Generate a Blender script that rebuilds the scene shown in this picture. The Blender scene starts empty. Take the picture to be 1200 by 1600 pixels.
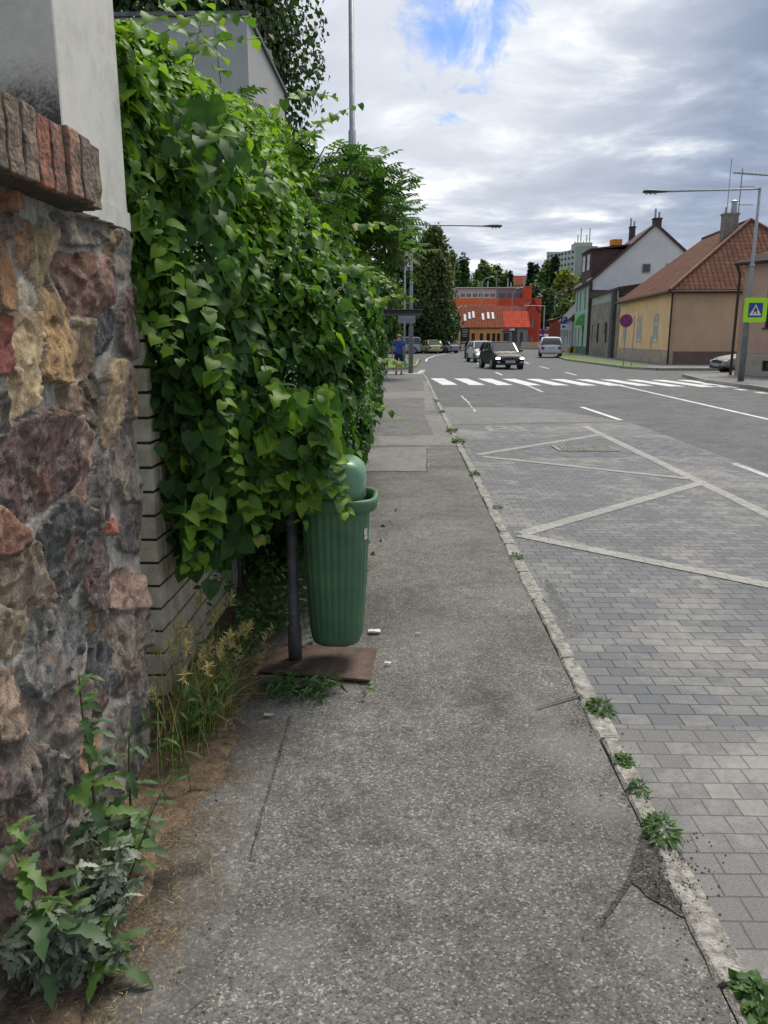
import bpy, bmesh, math, random
import numpy as np
from mathutils import Vector, Matrix, noise as mnoise
from mathutils.geometry import tessellate_polygon
S = bpy.context.scene
COL = S.collection
random.seed(7)
R = math.radians

# ------------------------------------------------------------------ camera
EYE = 1.55; PITCH = R(12.68); YAW = R(1.49); FP = 1200.0
cd = bpy.data.cameras.new('camera'); cam = bpy.data.objects.new('camera', cd); COL.objects.link(cam)
cam.location = (0, 0, EYE); cam.rotation_euler = (R(90) - PITCH, 0, YAW)
cd.sensor_fit = 'VERTICAL'; cd.sensor_height = 24; cd.lens = 24 * FP / 1600
cd.clip_start = 0.05; cd.clip_end = 3000
S.camera = cam
S.render.resolution_x = 768; S.render.resolution_y = 1024

# ------------------------------------------------------------------ world: sky with broken cloud
SUN_AZ = R(28); SUN_EL = R(58)
W = bpy.data.worlds.new('World'); S.world = W; W.use_nodes = True
nt = W.node_tree; nt.nodes.clear()
def N(nt, t, **kw):
    n = nt.nodes.new(t)
    for k, v in kw.items():
        if k.startswith('_'): setattr(n, k[1:], v)
        else: n.inputs[k.replace('_', ' ')].default_value = v
    return n
def L(nt, a, b): nt.links.new(a, b)
def ramp(nt, src, stops, interp='LINEAR'):
    r = nt.nodes.new('ShaderNodeValToRGB'); r.color_ramp.interpolation = interp
    e = r.color_ramp.elements
    while len(e) > 1: e.remove(e[-1])
    for i, (p, c) in enumerate(stops):
        if i == 0: q = e[0]; q.position = p
        else: q = e.new(p)
        c = (c, c, c) if not hasattr(c, '__len__') else c
        q.color = (*c[:3], 1)
    if src is not None: L(nt, src, r.inputs[0])
    return r
def mathn(nt, op, a, b=None, c=None, clamp=False):
    m = nt.nodes.new('ShaderNodeMath'); m.operation = op; m.use_clamp = clamp
    for i, v in enumerate((a, b, c)):
        if v is None: continue
        if isinstance(v, (int, float)): m.inputs[i].default_value = v
        else: L(nt, v, m.inputs[i])
    return m.outputs[0]
def mixc(nt, f, a, b, mode='MIX'):
    m = nt.nodes.new('ShaderNodeMix'); m.data_type = 'RGBA'; m.blend_type = mode
    for s, v in ((m.inputs[0], f), (m.inputs[6], a), (m.inputs[7], b)):
        if isinstance(v, (int, float)): s.default_value = v
        elif isinstance(v, tuple): s.default_value = (*v[:3], 1)
        else: L(nt, v, s)
    return m.outputs[2]
tc = N(nt, 'ShaderNodeTexCoord')
sky = N(nt, 'ShaderNodeTexSky', _sky_type='NISHITA', _sun_disc=False, _sun_elevation=SUN_EL, _sun_rotation=SUN_AZ)
sky.air_density = 1.0; sky.dust_density = 0.6; sky.ozone_density = 2.0
sep = N(nt, 'ShaderNodeSeparateXYZ'); L(nt, tc.outputs['Generated'], sep.inputs[0])
zc = mathn(nt, 'MAXIMUM', sep.outputs[2], 0.02); zz = mathn(nt, 'ADD', zc, 0.06)
u = mathn(nt, 'DIVIDE', sep.outputs[0], zz); v = mathn(nt, 'DIVIDE', sep.outputs[1], zz)
cmb = N(nt, 'ShaderNodeCombineXYZ'); L(nt, u, cmb.inputs[0]); L(nt, v, cmb.inputs[1])
# cloud relief: two layers of noise over the cloud deck
n1 = N(nt, 'ShaderNodeTexNoise', Scale=1.35, Detail=12.0, Roughness=0.60, Distortion=0.35); L(nt, cmb.outputs[0], n1.inputs['Vector'])
mp2 = N(nt, 'ShaderNodeMapping'); mp2.inputs['Location'].default_value = (3.7, 1.3, 2.0); mp2.inputs['Scale'].default_value = (0.55, 0.8, 1); L(nt, cmb.outputs[0], mp2.inputs[0])
n2 = N(nt, 'ShaderNodeTexNoise', Scale=1.0, Detail=10.0, Roughness=0.56, Distortion=0.2); L(nt, mp2.outputs[0], n2.inputs['Vector'])
mixn = mathn(nt, 'ADD', mathn(nt, 'MULTIPLY', n1.outputs[0], 0.55), mathn(nt, 'MULTIPLY', n2.outputs[0], 0.45))
ccol = ramp(nt, mixn, [(0.36, (8.6, 8.5, 8.3)), (0.41, (6.9, 6.95, 7.0)), (0.445, (5.0, 5.25, 5.65)), (0.48, (3.3, 3.75, 4.5)), (0.52, (2.35, 2.75, 3.6)), (0.59, (1.75, 2.15, 3.0))])
# fraying bright edges
# a hole in the cloud deck with blue sky, in one direction of the sky
hd = Vector((0.0, 1.0, 0.0)); 
def dirpx(px, py):
    x = px - 600; v_ = 800 - py
    f = FP*math.cos(PITCH) + v_*math.sin(PITCH); uu = -FP*math.sin(PITCH) + v_*math.cos(PITCH)
    c, s = math.cos(YAW), math.sin(YAW)
    return Vector((x*c - f*s, x*s + f*c, uu))
hv = dirpx(688, 48).normalized()
vs = N(nt, 'ShaderNodeVectorMath', _operation='DISTANCE'); vs.inputs[1].default_value = tuple(hv)
nd = N(nt, 'ShaderNodeTexNoise', Scale=11.0, Detail=8.0, Roughness=0.66, Distortion=.5); L(nt, tc.outputs['Generated'], nd.inputs['Vector'])
L(nt, tc.outputs['Generated'], vs.inputs[0])
dd = mathn(nt, 'ADD', vs.outputs['Value'], mathn(nt, 'MULTIPLY', mathn(nt, 'SUBTRACT', nd.outputs[0], 0.5), 0.34))
hole = ramp(nt, dd, [(0.0, 0.9), (0.025, .7), (0.062, 0.0)])
# bright veil around the hole
glowd = ramp(nt, vs.outputs['Value'], [(0.10, 0.55), (0.34, 0.0)])
cl = mixc(nt, glowd.outputs[0], ccol.outputs[0], (6.6, 6.75, 6.9))
# paler towards the horizon
hz = ramp(nt, sep.outputs[2], [(0.0, 0.6), (0.08, 0.22), (0.18, 0.0)])
cl2 = mixc(nt, hz.outputs[0], cl, (5.2, 5.55, 6.1))
skyb = mixc(nt, 1.0, sky.outputs[0], (.50, .70, 1.0), 'MULTIPLY')
fin = mixc(nt, hole.outputs[0], cl2, skyb)
bg = N(nt, 'ShaderNodeBackground', Strength=0.11); L(nt, fin, bg.inputs[0])
wo = N(nt, 'ShaderNodeOutputWorld'); L(nt, bg.outputs[0], wo.inputs[0])
ld = bpy.data.lights.new('sun', 'SUN'); ld.energy = 2.3; ld.angle = R(24); ld.color = (1.0, 0.93, 0.81)
sun = bpy.data.objects.new('sun', ld); COL.objects.link(sun)
sv = Vector((math.sin(SUN_AZ)*math.cos(SUN_EL), math.cos(SUN_AZ)*math.cos(SUN_EL), math.sin(SUN_EL)))
sun.rotation_euler = sv.to_track_quat('Z', 'Y').to_euler()
S.view_settings.view_transform = 'Standard'; S.view_settings.look = 'None'
S.view_settings.exposure = 0.55; S.view_settings.gamma = 1.0

# ------------------------------------------------------------------ survey helpers: a sighting from the eye point meets a known plane
def G(px, py, z=0.0):
    r = dirpx(px, py); t = (z - EYE) / r.z; return (r.x*t, r.y*t)
def AY(px, py, Y):
    r = dirpx(px, py); t = Y / r.y; return (r.x*t, r.z*t + EYE)
def AX(px, py, X):
    r = dirpx(px, py); t = X / r.x; return (r.y*t, r.z*t + EYE)

# ------------------------------------------------------------------ object helpers
class MB:
    def __init__(s): s.v = []; s.f = []; s.m = []; s.uv = {}
    def add(s, vs, fs, mi=0):
        o = len(s.v); s.v += [tuple(p) for p in vs]
        for f in fs: s.f.append(tuple(i + o for i in f)); s.m.append(mi)
        return s
    def box(s, x0, x1, y0, y1, z0, z1, M=None, mi=0):
        vs = [Vector(p) for p in ((x0,y0,z0),(x1,y0,z0),(x1,y1,z0),(x0,y1,z0),(x0,y0,z1),(x1,y0,z1),(x1,y1,z1),(x0,y1,z1))]
        if M is not None: vs = [M @ p for p in vs]
        return s.add(vs, [(0,3,2,1),(4,5,6,7),(0,1,5,4),(1,2,6,5),(2,3,7,6),(3,0,4,7)], mi)
    def tube(s, pts, rad, n=10, cap=True, mi=0):
        pts = [Vector(p) for p in pts]
        if not hasattr(rad, '__len__'): rad = [rad]*len(pts)
        vs = []; up = None
        for i, p in enumerate(pts):
            d = (pts[min(i+1, len(pts)-1)] - pts[max(i-1, 0)]).normalized()
            if up is None: up = Vector((0,0,1)) if abs(d.z) < .9 else Vector((0,1,0))
            a = d.cross(up).normalized(); b = a.cross(d).normalized(); up = b
            for k in range(n):
                t = 2*math.pi*k/n; vs.append(p + (a*math.cos(t) + b*math.sin(t))*rad[i])
        fs = []
        for i in range(len(pts)-1):
            for k in range(n):
                fs.append((i*n+k, i*n+(k+1) % n, (i+1)*n+(k+1) % n, (i+1)*n+k))
        if cap: fs.append(tuple(range(n))[::-1]); fs.append(tuple(range((len(pts)-1)*n, len(pts)*n)))
        return s.add(vs, fs, mi)
    def loft(s, rings, closed=True, cap=True, mi=0):
        n = len(rings[0]); vs = [p for r in rings for p in r]; fs = []
        for i in range(len(rings)-1):
            for k in range(n if closed else n-1):
                fs.append((i*n+k, i*n+(k+1) % n, (i+1)*n+(k+1) % n, (i+1)*n+k))
        if cap: fs.append(tuple(range(n))[::-1]); fs.append(tuple(range((len(rings)-1)*n, len(rings)*n)))
        return s.add(vs, fs, mi)
    def slab(s, pts, t, uvs=None):        # a flat polygon given thickness downwards along its normal
        P = [Vector(p) for p in pts]; n = (P[1]-P[0]).cross(P[2]-P[0]).normalized()
        if n.z < 0: P = P[::-1]; n = -n
        k = len(P); Q = [p - n*t for p in P]; base = len(s.f)
        s.add(P + Q, [tuple(range(k)), tuple(range(k, 2*k))[::-1]] + [(i, k+i, k+(i+1) % k, (i+1) % k) for i in range(k)])
        # uv in metres: u along the level direction, v up the slope
        lev = Vector((0,0,1)).cross(n)
        lev = lev.normalized() if lev.length > 1e-4 else Vector((1,0,0)); upv = n.cross(lev)
        s.uv[base] = [(p.dot(lev), p.dot(upv)) for p in P]
        return s
    def sheet(s, poly, z=0.0):
        P = [Vector((p[0], p[1], p[2] if len(p) > 2 else z)) for p in poly]
        tris = tessellate_polygon([P]); fs = []
        for t in tris:
            a, b, c = (P[i] for i in t)
            fs.append(tuple(t) if (b-a).cross(c-a).z > 0 else tuple(t)[::-1])
        return s.add(P, fs)
    def build(s, name, mats, parent=None, smooth=False, loc=None, bevel=0):
        me = bpy.data.meshes.new(name); me.from_pydata([tuple(p) for p in s.v], [], s.f)
        mats = mats if isinstance(mats, (list, tuple)) else [mats]
        for m in mats: me.materials.append(m)
        if len(mats) > 1: me.polygons.foreach_set('material_index', s.m)
        if s.uv:
            ul = me.uv_layers.new(name='UVMap')
            for fi, uvs in s.uv.items():
                for li, q in zip(me.polygons[fi].loop_indices, uvs): ul.data[li].uv = q
        if smooth: me.polygons.foreach_set('use_smooth', [True]*len(s.f))
        me.update()
        o = bpy.data.objects.new(name, me); COL.objects.link(o)
        if parent is not None: o.parent = parent
        if loc is not None: o.location = loc
        if bevel:
            b = o.modifiers.new('bevel', 'BEVEL'); b.width = bevel; b.segments = 2; b.limit_method = 'ANGLE'
        return o
def npmesh(name, V, F, mats, parent=None, smooth=True, attrs=None, loc=None):
    """fast mesh from numpy arrays; F is (n,k)"""
    me = bpy.data.meshes.new(name); V = np.asarray(V, np.float32); F = np.asarray(F, np.int32)
    n, k = F.shape
    me.vertices.add(len(V)); me.vertices.foreach_set('co', V.ravel())
    me.loops.add(n*k); me.loops.foreach_set('vertex_index', F.ravel())
    me.polygons.add(n); me.polygons.foreach_set('loop_start', np.arange(0, n*k, k, dtype=np.int32))
    me.polygons.foreach_set('loop_total', np.full(n, k, np.int32))
    if smooth: me.polygons.foreach_set('use_smooth', np.ones(n, bool))
    for m in (mats if isinstance(mats, (list, tuple)) else [mats]): me.materials.append(m)
    me.update(calc_edges=True)
    for an, (typ, arr) in (attrs or {}).items():
        a = me.attributes.new(an, typ, 'POINT')
        a.data.foreach_set('color' if typ == 'FLOAT_COLOR' else 'value', np.asarray(arr, np.float32).ravel())
    o = bpy.data.objects.new(name, me); COL.objects.link(o)
    if parent is not None: o.parent = parent
    if loc is not None: o.location = loc
    return o
def tag(o, label=None, cat=None, group=None, kind=None):
    if label: o['label'] = label
    if cat: o['category'] = cat
    if group: o['group'] = group
    if kind: o['kind'] = kind
    return o
def thing(name, loc, label, cat, group=None, rz=0.0):
    o = bpy.data.objects.new(name, None); COL.objects.link(o); o.location = loc; o.rotation_euler = (0, 0, rz)
    o.empty_display_size = .2
    return tag(o, label, cat, group)
def copy_tree(o, parent=None):
    c = o.copy(); COL.objects.link(c)
    if parent is not None: c.parent = parent
    for ch in list(o.children): copy_tree(ch, c)
    return c

# ------------------------------------------------------------------ materials
def newmat(name):
    m = bpy.data.materials.new(name); m.use_nodes = True; nt = m.node_tree
    b = nt.nodes['Principled BSDF']; return m, nt, b
def mat(name, c, rough=.75, var=.18, sc=6.0, bump=.15, bsc=60.0, metal=0.0, c2=None, spec=.5, coat=0.0):
    m, nt, b = newmat(name)
    t = N(nt, 'ShaderNodeTexCoord')
    n = N(nt, 'ShaderNodeTexNoise', Scale=sc, Detail=6.0, Roughness=.62); L(nt, t.outputs['Object'], n.inputs['Vector'])
    c2 = c2 or tuple(x*(1-var*1.6) for x in c); ch = tuple(min(1, x*(1+var)) for x in c)
    r = ramp(nt, n.outputs[0], [(.32, c2), (.68, ch)])
    nbl = N(nt, 'ShaderNodeTexNoise', Scale=sc*.22, Detail=8.0, Roughness=.7, Distortion=.4); L(nt, t.outputs['Object'], nbl.inputs['Vector'])
    L(nt, mixc(nt, 1.0, r.outputs[0], ramp(nt, nbl.outputs[0], [(.3, 1-var*.9), (.6, 1+var*.25)]).outputs[0], 'MULTIPLY'), b.inputs['Base Color'])
    b.inputs['Roughness'].default_value = rough; b.inputs['Metallic'].default_value = metal
    b.inputs['Specular IOR Level'].default_value = spec; b.inputs['Coat Weight'].default_value = coat
    if bump:
        n2 = N(nt, 'ShaderNodeTexNoise', Scale=bsc, Detail=4.0); L(nt, t.outputs['Object'], n2.inputs['Vector'])
        bp = N(nt, 'ShaderNodeBump', Strength=bump, Distance=.01); L(nt, n2.outputs[0], bp.inputs['Height']); L(nt, bp.outputs[0], b.inputs['Normal'])
    return m
def glass(name='window glass', c=(.02,.025,.03), rough=.08):
    return mat(name, c, rough=rough, var=.1, bump=0, spec=.8)
def emis(name, c, s):
    m, nt, b = newmat(name); b.inputs['Emission Color'].default_value = (*c, 1); b.inputs['Emission Strength'].default_value = s
    b.inputs['Base Color'].default_value = (.6,.6,.6,1); return m
def leafmat(name, dark, light, young_lit, trans=.35, rough=.42, spec=.4):
    """dark/light = ordinary leaf-to-leaf range, young = fresh shoots and lit tops; chosen by the tone value given to the leaf"""
    m, nt, b = newmat(name)
    a = N(nt, 'ShaderNodeAttribute', _attribute_name='tone')
    r = ramp(nt, a.outputs['Fac'], [(0.0, dark), (.6, light), (.82, young_lit), (.97, young_lit), (1.0, (.34, .30, .06))])
    t = N(nt, 'ShaderNodeTexCoord'); n = N(nt, 'ShaderNodeTexNoise', Scale=30.0, Detail=3.0); L(nt, t.outputs['Object'], n.inputs['Vector'])
    c = mixc(nt, .35, r.outputs[0], ramp(nt, n.outputs[0], [(.3, tuple(x*.7 for x in dark)), (.7, light)]).outputs[0])
    L(nt, c, b.inputs['Base Color']); b.inputs['Roughness'].default_value = rough; b.inputs['Specular IOR Level'].default_value = spec
    tr = N(nt, 'ShaderNodeBsdfTranslucent'); L(nt, mixc(nt, 1.0, c, (1.5, 1.6, .7), 'MULTIPLY'), tr.inputs[0])
    mx = N(nt, 'ShaderNodeMixShader'); mx.inputs[0].default_value = trans
    L(nt, b.outputs[0], mx.inputs[1]); L(nt, tr.outputs[0], mx.inputs[2])
    L(nt, mx.outputs[0], nt.nodes['Material Output'].inputs[0]); return m

def asphalt(name, dark, mid, lite, scale=120, spots=.12, bump=.6, soil=False, cracks=0.0, big=.35):
    m, nt, b = newmat(name)
    t = N(nt, 'ShaderNodeTexCoord'); P = t.outputs['Object']
    wv = N(nt, 'ShaderNodeTexNoise', Scale=scale*.5, Detail=2.0); L(nt, P, wv.inputs['Vector'])
    wvm = N(nt, 'ShaderNodeVectorMath', _operation='MULTIPLY_ADD'); L(nt, wv.outputs['Color'], wvm.inputs[0]); wvm.inputs[1].default_value = (1.3/scale,)*3; L(nt, P, wvm.inputs[2]); PW = wvm.outputs[0]
    vo = N(nt, 'ShaderNodeTexVoronoi', Scale=float(scale)); L(nt, PW, vo.inputs['Vector'])
    sp = N(nt, 'ShaderNodeSeparateColor'); L(nt, vo.outputs['Color'], sp.inputs[0])
    grain = ramp(nt, sp.outputs[0], [(0, dark), (.45, mid), (1-spots, tuple(x*1.35 for x in mid)), (1-spots*.5, lite), (1, lite)])
    vo2 = N(nt, 'ShaderNodeTexVoronoi', Scale=scale*.45); L(nt, PW, vo2.inputs['Vector'])
    sp2 = N(nt, 'ShaderNodeSeparateColor'); L(nt, vo2.outputs['Color'], sp2.inputs[0])
    g2 = ramp(nt, sp2.outputs[1], [(0, tuple(x*.7 for x in dark)), (.2, mid), (.93, mid), (1, lite)])
    c = mixc(nt, .28, grain.outputs[0], g2.outputs[0])
    nb = N(nt, 'ShaderNodeTexNoise', Scale=1.3, Detail=8.0, Roughness=.68, Distortion=.4); L(nt, P, nb.inputs['Vector'])
    st = ramp(nt, nb.outputs[0], [(.3, 1-big), (.5, 1.0), (.72, 1+big*.9)])
    c = mixc(nt, 1.0, c, st.outputs[0], 'MULTIPLY')
    nm = N(nt, 'ShaderNodeTexNoise', Scale=9.0, Detail=7.0, Roughness=.75); L(nt, P, nm.inputs['Vector'])
    c = mixc(nt, 1.0, c, ramp(nt, nm.outputs[0], [(.32, .68), (.5, 1.0), (.7, 1.2)]).outputs[0], 'MULTIPLY')
    h = mathn(nt, 'ADD', mathn(nt, 'MULTIPLY', vo.outputs['Distance'], -1.2), mathn(nt, 'MULTIPLY', nm.outputs[0], 1.0))
    if cracks:
        ve = N(nt, 'ShaderNodeTexVoronoi', _feature='DISTANCE_TO_EDGE', Scale=.55)
        wn = N(nt, 'ShaderNodeTexNoise', Scale=5.0, Detail=6.0); L(nt, P, wn.inputs['Vector'])
        vm = N(nt, 'ShaderNodeVectorMath', _operation='ADD'); L(nt, P, vm.inputs[0])
        vsx = N(nt, 'ShaderNodeVectorMath', _operation='SCALE'); vsx.inputs['Scale'].default_value = .5; L(nt, wn.outputs['Color'], vsx.inputs[0]); L(nt, vsx.outputs[0], vm.inputs[1])
        L(nt, vm.outputs[0], ve.inputs['Vector'])
        ck = ramp(nt, ve.outputs['Distance'], [(0, cracks), (.012, 0.0)])
        c = mixc(nt, ck.outputs[0], c, tuple(x*.35 for x in dark))
    if soil:
        sx = N(nt, 'ShaderNodeSeparateXYZ'); L(nt, P, sx.inputs[0])
        ns = N(nt, 'ShaderNodeTexNoise', Scale=3.5, Detail=9.0, Roughness=.7); L(nt, P, ns.inputs['Vector'])
        # soil washed out from the wall foot over the left edge of the walk
        e = mathn(nt, 'ADD', sx.outputs[0], mathn(nt, 'MULTIPLY', mathn(nt, 'SUBTRACT', ns.outputs[0], .5), -.9))
        lim = N(nt, 'ShaderNodeMapRange'); L(nt, e, lim.inputs[0]); lim.inputs[1].default_value = -.51; lim.inputs[2].default_value = -.73
        near = N(nt, 'ShaderNodeMapRange'); L(nt, sx.outputs[1], near.inputs[0]); near.inputs[1].default_value = 5.0; near.inputs[2].default_value = 3.4; near.inputs[3].default_value = .25
        f = mathn(nt, 'MULTIPLY', lim.outputs[0], near.outputs[0])
        nf = N(nt, 'ShaderNodeTexNoise', Scale=90.0, Detail=4.0); L(nt, P, nf.inputs['Vector'])
        sc = ramp(nt, nf.outputs[0], [(.3, (.035,.027,.02)), (.52, (.11,.08,.055)), (.68, (.2,.15,.10)), (.8, (.38,.3,.2))])
        c = mixc(nt, f, c, sc.outputs[0])
        # old oil and soot stains with a place of their own
        for (ax, ay, rr, am) in ((-.72, 1.93, .10, .85), (-.63, 2.0, .06, .6), (-.79, 2.05, .05, .5), (.42, 2.2, .10, .3), (.5, 1.75, .09, .3), (.38, 3.1, .16, .3), (-.1, 2.3, .2, .16)):
            vd = N(nt, 'ShaderNodeVectorMath', _operation='DISTANCE'); L(nt, P, vd.inputs[0]); vd.inputs[1].default_value = (ax, ay, 0)
            q = mathn(nt, 'ADD', vd.outputs['Value'], mathn(nt, 'MULTIPLY', mathn(nt, 'SUBTRACT', nm.outputs[0], .5), rr*2.6))
            c = mixc(nt, ramp(nt, q, [(rr*.35, am), (rr, 0.0)]).outputs[0], c, (.022,.02,.018))
    if soil:
        for (ax, ay, rr, am) in ((.68, 2.75, .22, .42), (.60, 3.05, .12, .35), (.66, 2.35, .14, .4), (.70, 1.75, .12, .35), (-.30, 1.7, .14, .25), (.2, 3.9, .3, .2), (.7, 4.6, .2, .3), (.71, 6.0, .25, .25)):
            vd = N(nt, 'ShaderNodeVectorMath', _operation='DISTANCE'); L(nt, P, vd.inputs[0]); vd.inputs[1].default_value = (ax, ay, 0)
            q = mathn(nt, 'ADD', vd.outputs['Value'], mathn(nt, 'MULTIPLY', mathn(nt, 'SUBTRACT', nm.outputs[0], .5), rr*2.8))
            c = mixc(nt, ramp(nt, q, [(rr*.3, am), (rr, 0.0)]).outputs[0], c, (.27,.26,.245))
    L(nt, mixc(nt, 1.0, c, (.92, .92, .905), 'MULTIPLY'), b.inputs['Base Color']); b.inputs['Roughness'].default_value = .82; b.inputs['Specular IOR Level'].default_value = .35
    bp = N(nt, 'ShaderNodeBump', Strength=bump, Distance=.006); L(nt, h, bp.inputs['Height']); L(nt, bp.outputs[0], b.inputs['Normal'])
    return m

def paver(name, c1, c2, joint, dust, bw=.15, bh=.1, dustamt=.6, bumps=.8):
    m, nt, b = newmat(name)
    t = N(nt, 'ShaderNodeTexCoord'); P = t.outputs['Object']
    wn = N(nt, 'ShaderNodeTexNoise', Scale=2.5, Detail=3.0); L(nt, P, wn.inputs['Vector'])
    vm = N(nt, 'ShaderNodeVectorMath', _operation='MULTIPLY_ADD'); L(nt, wn.outputs['Color'], vm.inputs[0]); vm.inputs[1].default_value = (.018,.018,0); L(nt, P, vm.inputs[2])
    br = N(nt, 'ShaderNodeTexBrick'); L(nt, vm.outputs[0], br.inputs['Vector'])
    br.inputs['Scale'].default_value = 1.0; br.inputs['Brick Width'].default_value = bw; br.inputs['Row Height'].default_value = bh
    br.inputs['Mortar Size'].default_value = .0035; br.inputs['Mortar Smooth'].default_value = .35; br.offset = .37
    br.inputs['Color1'].default_value = (*c1, 1); br.inputs['Color2'].default_value = (*c2, 1); br.inputs['Mortar'].default_value = (*joint, 1)
    b2 = N(nt, 'ShaderNodeTexBrick'); L(nt, vm.outputs[0], b2.inputs['Vector']); b2.offset = .37
    for k_, v_ in (('Scale', 1.0), ('Brick Width', bw), ('Row Height', bh), ('Mortar Size', .0001), ('Color1', (0,0,0,1)), ('Color2', (1,1,1,1))): b2.inputs[k_].default_value = v_
    sb = N(nt, 'ShaderNodeSeparateColor'); L(nt, b2.outputs['Color'], sb.inputs[0]); brnd = sb.outputs[0]
    nf = N(nt, 'ShaderNodeTexNoise', Scale=140.0, Detail=3.0, Roughness=.7); L(nt, P, nf.inputs['Vector'])
    c = mixc(nt, 1.0, br.outputs['Color'], ramp(nt, nf.outputs[0], [(.3, .72), (.5, 1.0), (.72, 1.35)]).outputs[0], 'MULTIPLY')
    nd = N(nt, 'ShaderNodeTexNoise', Scale=.85, Detail=9.0, Roughness=.7, Distortion=.6); L(nt, P, nd.inputs['Vector'])
    # pale dust sits on some stones: by patch and by stone
    q = mathn(nt, 'ADD', nd.outputs[0], mathn(nt, 'MULTIPLY', mathn(nt, 'SUBTRACT', brnd, .5), .11))
    n4 = N(nt, 'ShaderNodeTexNoise', Scale=22.0, Detail=6.0, Roughness=.75); L(nt, P, n4.inputs['Vector'])
    q = mathn(nt, 'ADD', q, mathn(nt, 'MULTIPLY', mathn(nt, 'SUBTRACT', n4.outputs[0], .5), .35))
    f = mathn(nt, 'MULTIPLY', ramp(nt, q, [(.47, 0.0), (.68, dustamt)]).outputs[0], mathn(nt, 'SUBTRACT', 1.0, mathn(nt, 'MULTIPLY', br.outputs['Fac'], .75)))
    c = mixc(nt, f, c, dust)
    L(nt, c, b.inputs['Base Color']); b.inputs['Roughness'].default_value = .72; b.inputs['Specular IOR Level'].default_value = .4
    h = mathn(nt, 'ADD', mathn(nt, 'MULTIPLY', br.outputs['Fac'], -1.0), mathn(nt, 'MULTIPLY', nf.outputs[0], .35))
    bp = N(nt, 'ShaderNodeBump', Strength=bumps, Distance=.008); L(nt, h, bp.inputs['Height']); L(nt, bp.outputs[0], b.inputs['Normal'])
    return m
def paint(name, c, under, wear=.5):
    m, nt, b = newmat(name)
    t = N(nt, 'ShaderNodeTexCoord'); P = t.outputs['Object']
    n = N(nt, 'ShaderNodeTexNoise', Scale=28.0, Detail=8.0, Roughness=.8); L(nt, P, n.inputs['Vector'])
    n2 = N(nt, 'ShaderNodeTexNoise', Scale=2.2, Detail=4.0); L(nt, P, n2.inputs['Vector'])
    q = mathn(nt, 'ADD', mathn(nt, 'MULTIPLY', n.outputs[0], .7), mathn(nt, 'MULTIPLY', n2.outputs[0], .3))
    f = ramp(nt, q, [(wear-.06, 0.0), (wear+.05, 1.0)])
    L(nt, mixc(nt, f.outputs[0], under, c), b.inputs['Base Color']); b.inputs['Roughness'].default_value = .7; return m
def roofmat(name, c1, c2, tw=.3, th=.34, joint=(.03,.012,.008), bump=1.0):
    m, nt, b = newmat(name)
    t = N(nt, 'ShaderNodeTexCoord'); P = t.outputs['UV']
    br = N(nt, 'ShaderNodeTexBrick'); L(nt, P, br.inputs['Vector']); br.offset = 0.0
    br.inputs['Scale'].default_value = 1.0; br.inputs['Brick Width'].default_value = tw; br.inputs['Row Height'].default_value = th
    br.inputs['Mortar Size'].default_value = .035; br.inputs['Mortar Smooth'].default_value = 1.0
    br.inputs['Color1'].default_value = (*c1, 1); br.inputs['Color2'].default_value = (*c2, 1); br.inputs['Mortar'].default_value = (*joint, 1)
    n = N(nt, 'ShaderNodeTexNoise', Scale=1.2, Detail=7.0, Roughness=.7); L(nt, P, n.inputs['Vector'])
    c = mixc(nt, 1.0, br.outputs['Color'], ramp(nt, n.outputs[0], [(.3, .72), (.7, 1.2)]).outputs[0], 'MULTIPLY')
    L(nt, c, b.inputs['Base Color']); b.inputs['Roughness'].default_value = .85; b.inputs['Specular IOR Level'].default_value = .15
    bp = N(nt, 'ShaderNodeBump', Strength=bump, Distance=.04); L(nt, mathn(nt, 'MULTIPLY', br.outputs['Fac'], -1.0), bp.inputs['Height']); L(nt, bp.outputs[0], b.inputs['Normal'])
    return m

M = {}
M['asph_walk'] = asphalt('walk asphalt', (.045,.043,.041), (.15,.145,.138), (.42,.40,.36), 175, .12, .36, soil=True, big=.42)
M['asph_far'] = asphalt('far walk asphalt', (.09,.088,.088), (.15,.148,.146), (.3,.29,.28), 80, .10, .5, big=.3)
M['asph_patch'] = asphalt('patch asphalt', (.16,.158,.155), (.21,.207,.2), (.34,.33,.31), 120, .06, .25, big=.22)
M['asph_seam'] = asphalt('smooth seam asphalt', (.10,.098,.096), (.15,.147,.143), (.34,.33,.30), 120, .08, .35, big=.4, soil=True)
M['asph_road'] = asphalt('road asphalt', (.085,.088,.092), (.115,.118,.122), (.2,.2,.2), 70, .08, .35, cracks=.55, big=.3)
M['asph_road_lite'] = asphalt('paler road asphalt', (.15,.152,.155), (.19,.192,.194), (.28,.28,.28), 70, .06, .25, big=.2)
M['gravel'] = asphalt('broken gravel', (.028,.026,.024), (.12,.11,.098), (.3,.28,.25), 150, .14, 1.2, big=.5)
M['paver_dark'] = paver('blue grey pavers', (.118,.124,.135), (.155,.16,.168), (.05,.05,.05), (.33,.31,.275), .135, .098, dustamt=.68)
M['paver_pale'] = paver('pale grey pavers', (.15,.149,.147), (.18,.178,.174), (.095,.094,.092), (.40,.38,.35), .112, .1, .65, .6)
M['paver_line'] = paver('cream pavers', (.28,.272,.255), (.34,.332,.31), (.14,.135,.128), (.40,.385,.36), .15, .1, .5, .5)
M['kerb'] = mat('kerb stone', (.40,.385,.345), .88, .3, 32, 1.0, 130, c2=(.14,.13,.115))
M['concrete'] = mat('concrete', (.36,.35,.33), .85, .2, 5, .4, 60)
M['pave_far'] = mat('far pavement', (.2,.195,.19), .85, .25, 3, .3, 40)
M['white_paint'] = paint('white road paint', (.68,.68,.66), (.13,.13,.135), .435)
M['worn_paint'] = paint('worn road paint', (.5,.5,.48), (.17,.17,.175), .47)
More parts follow.
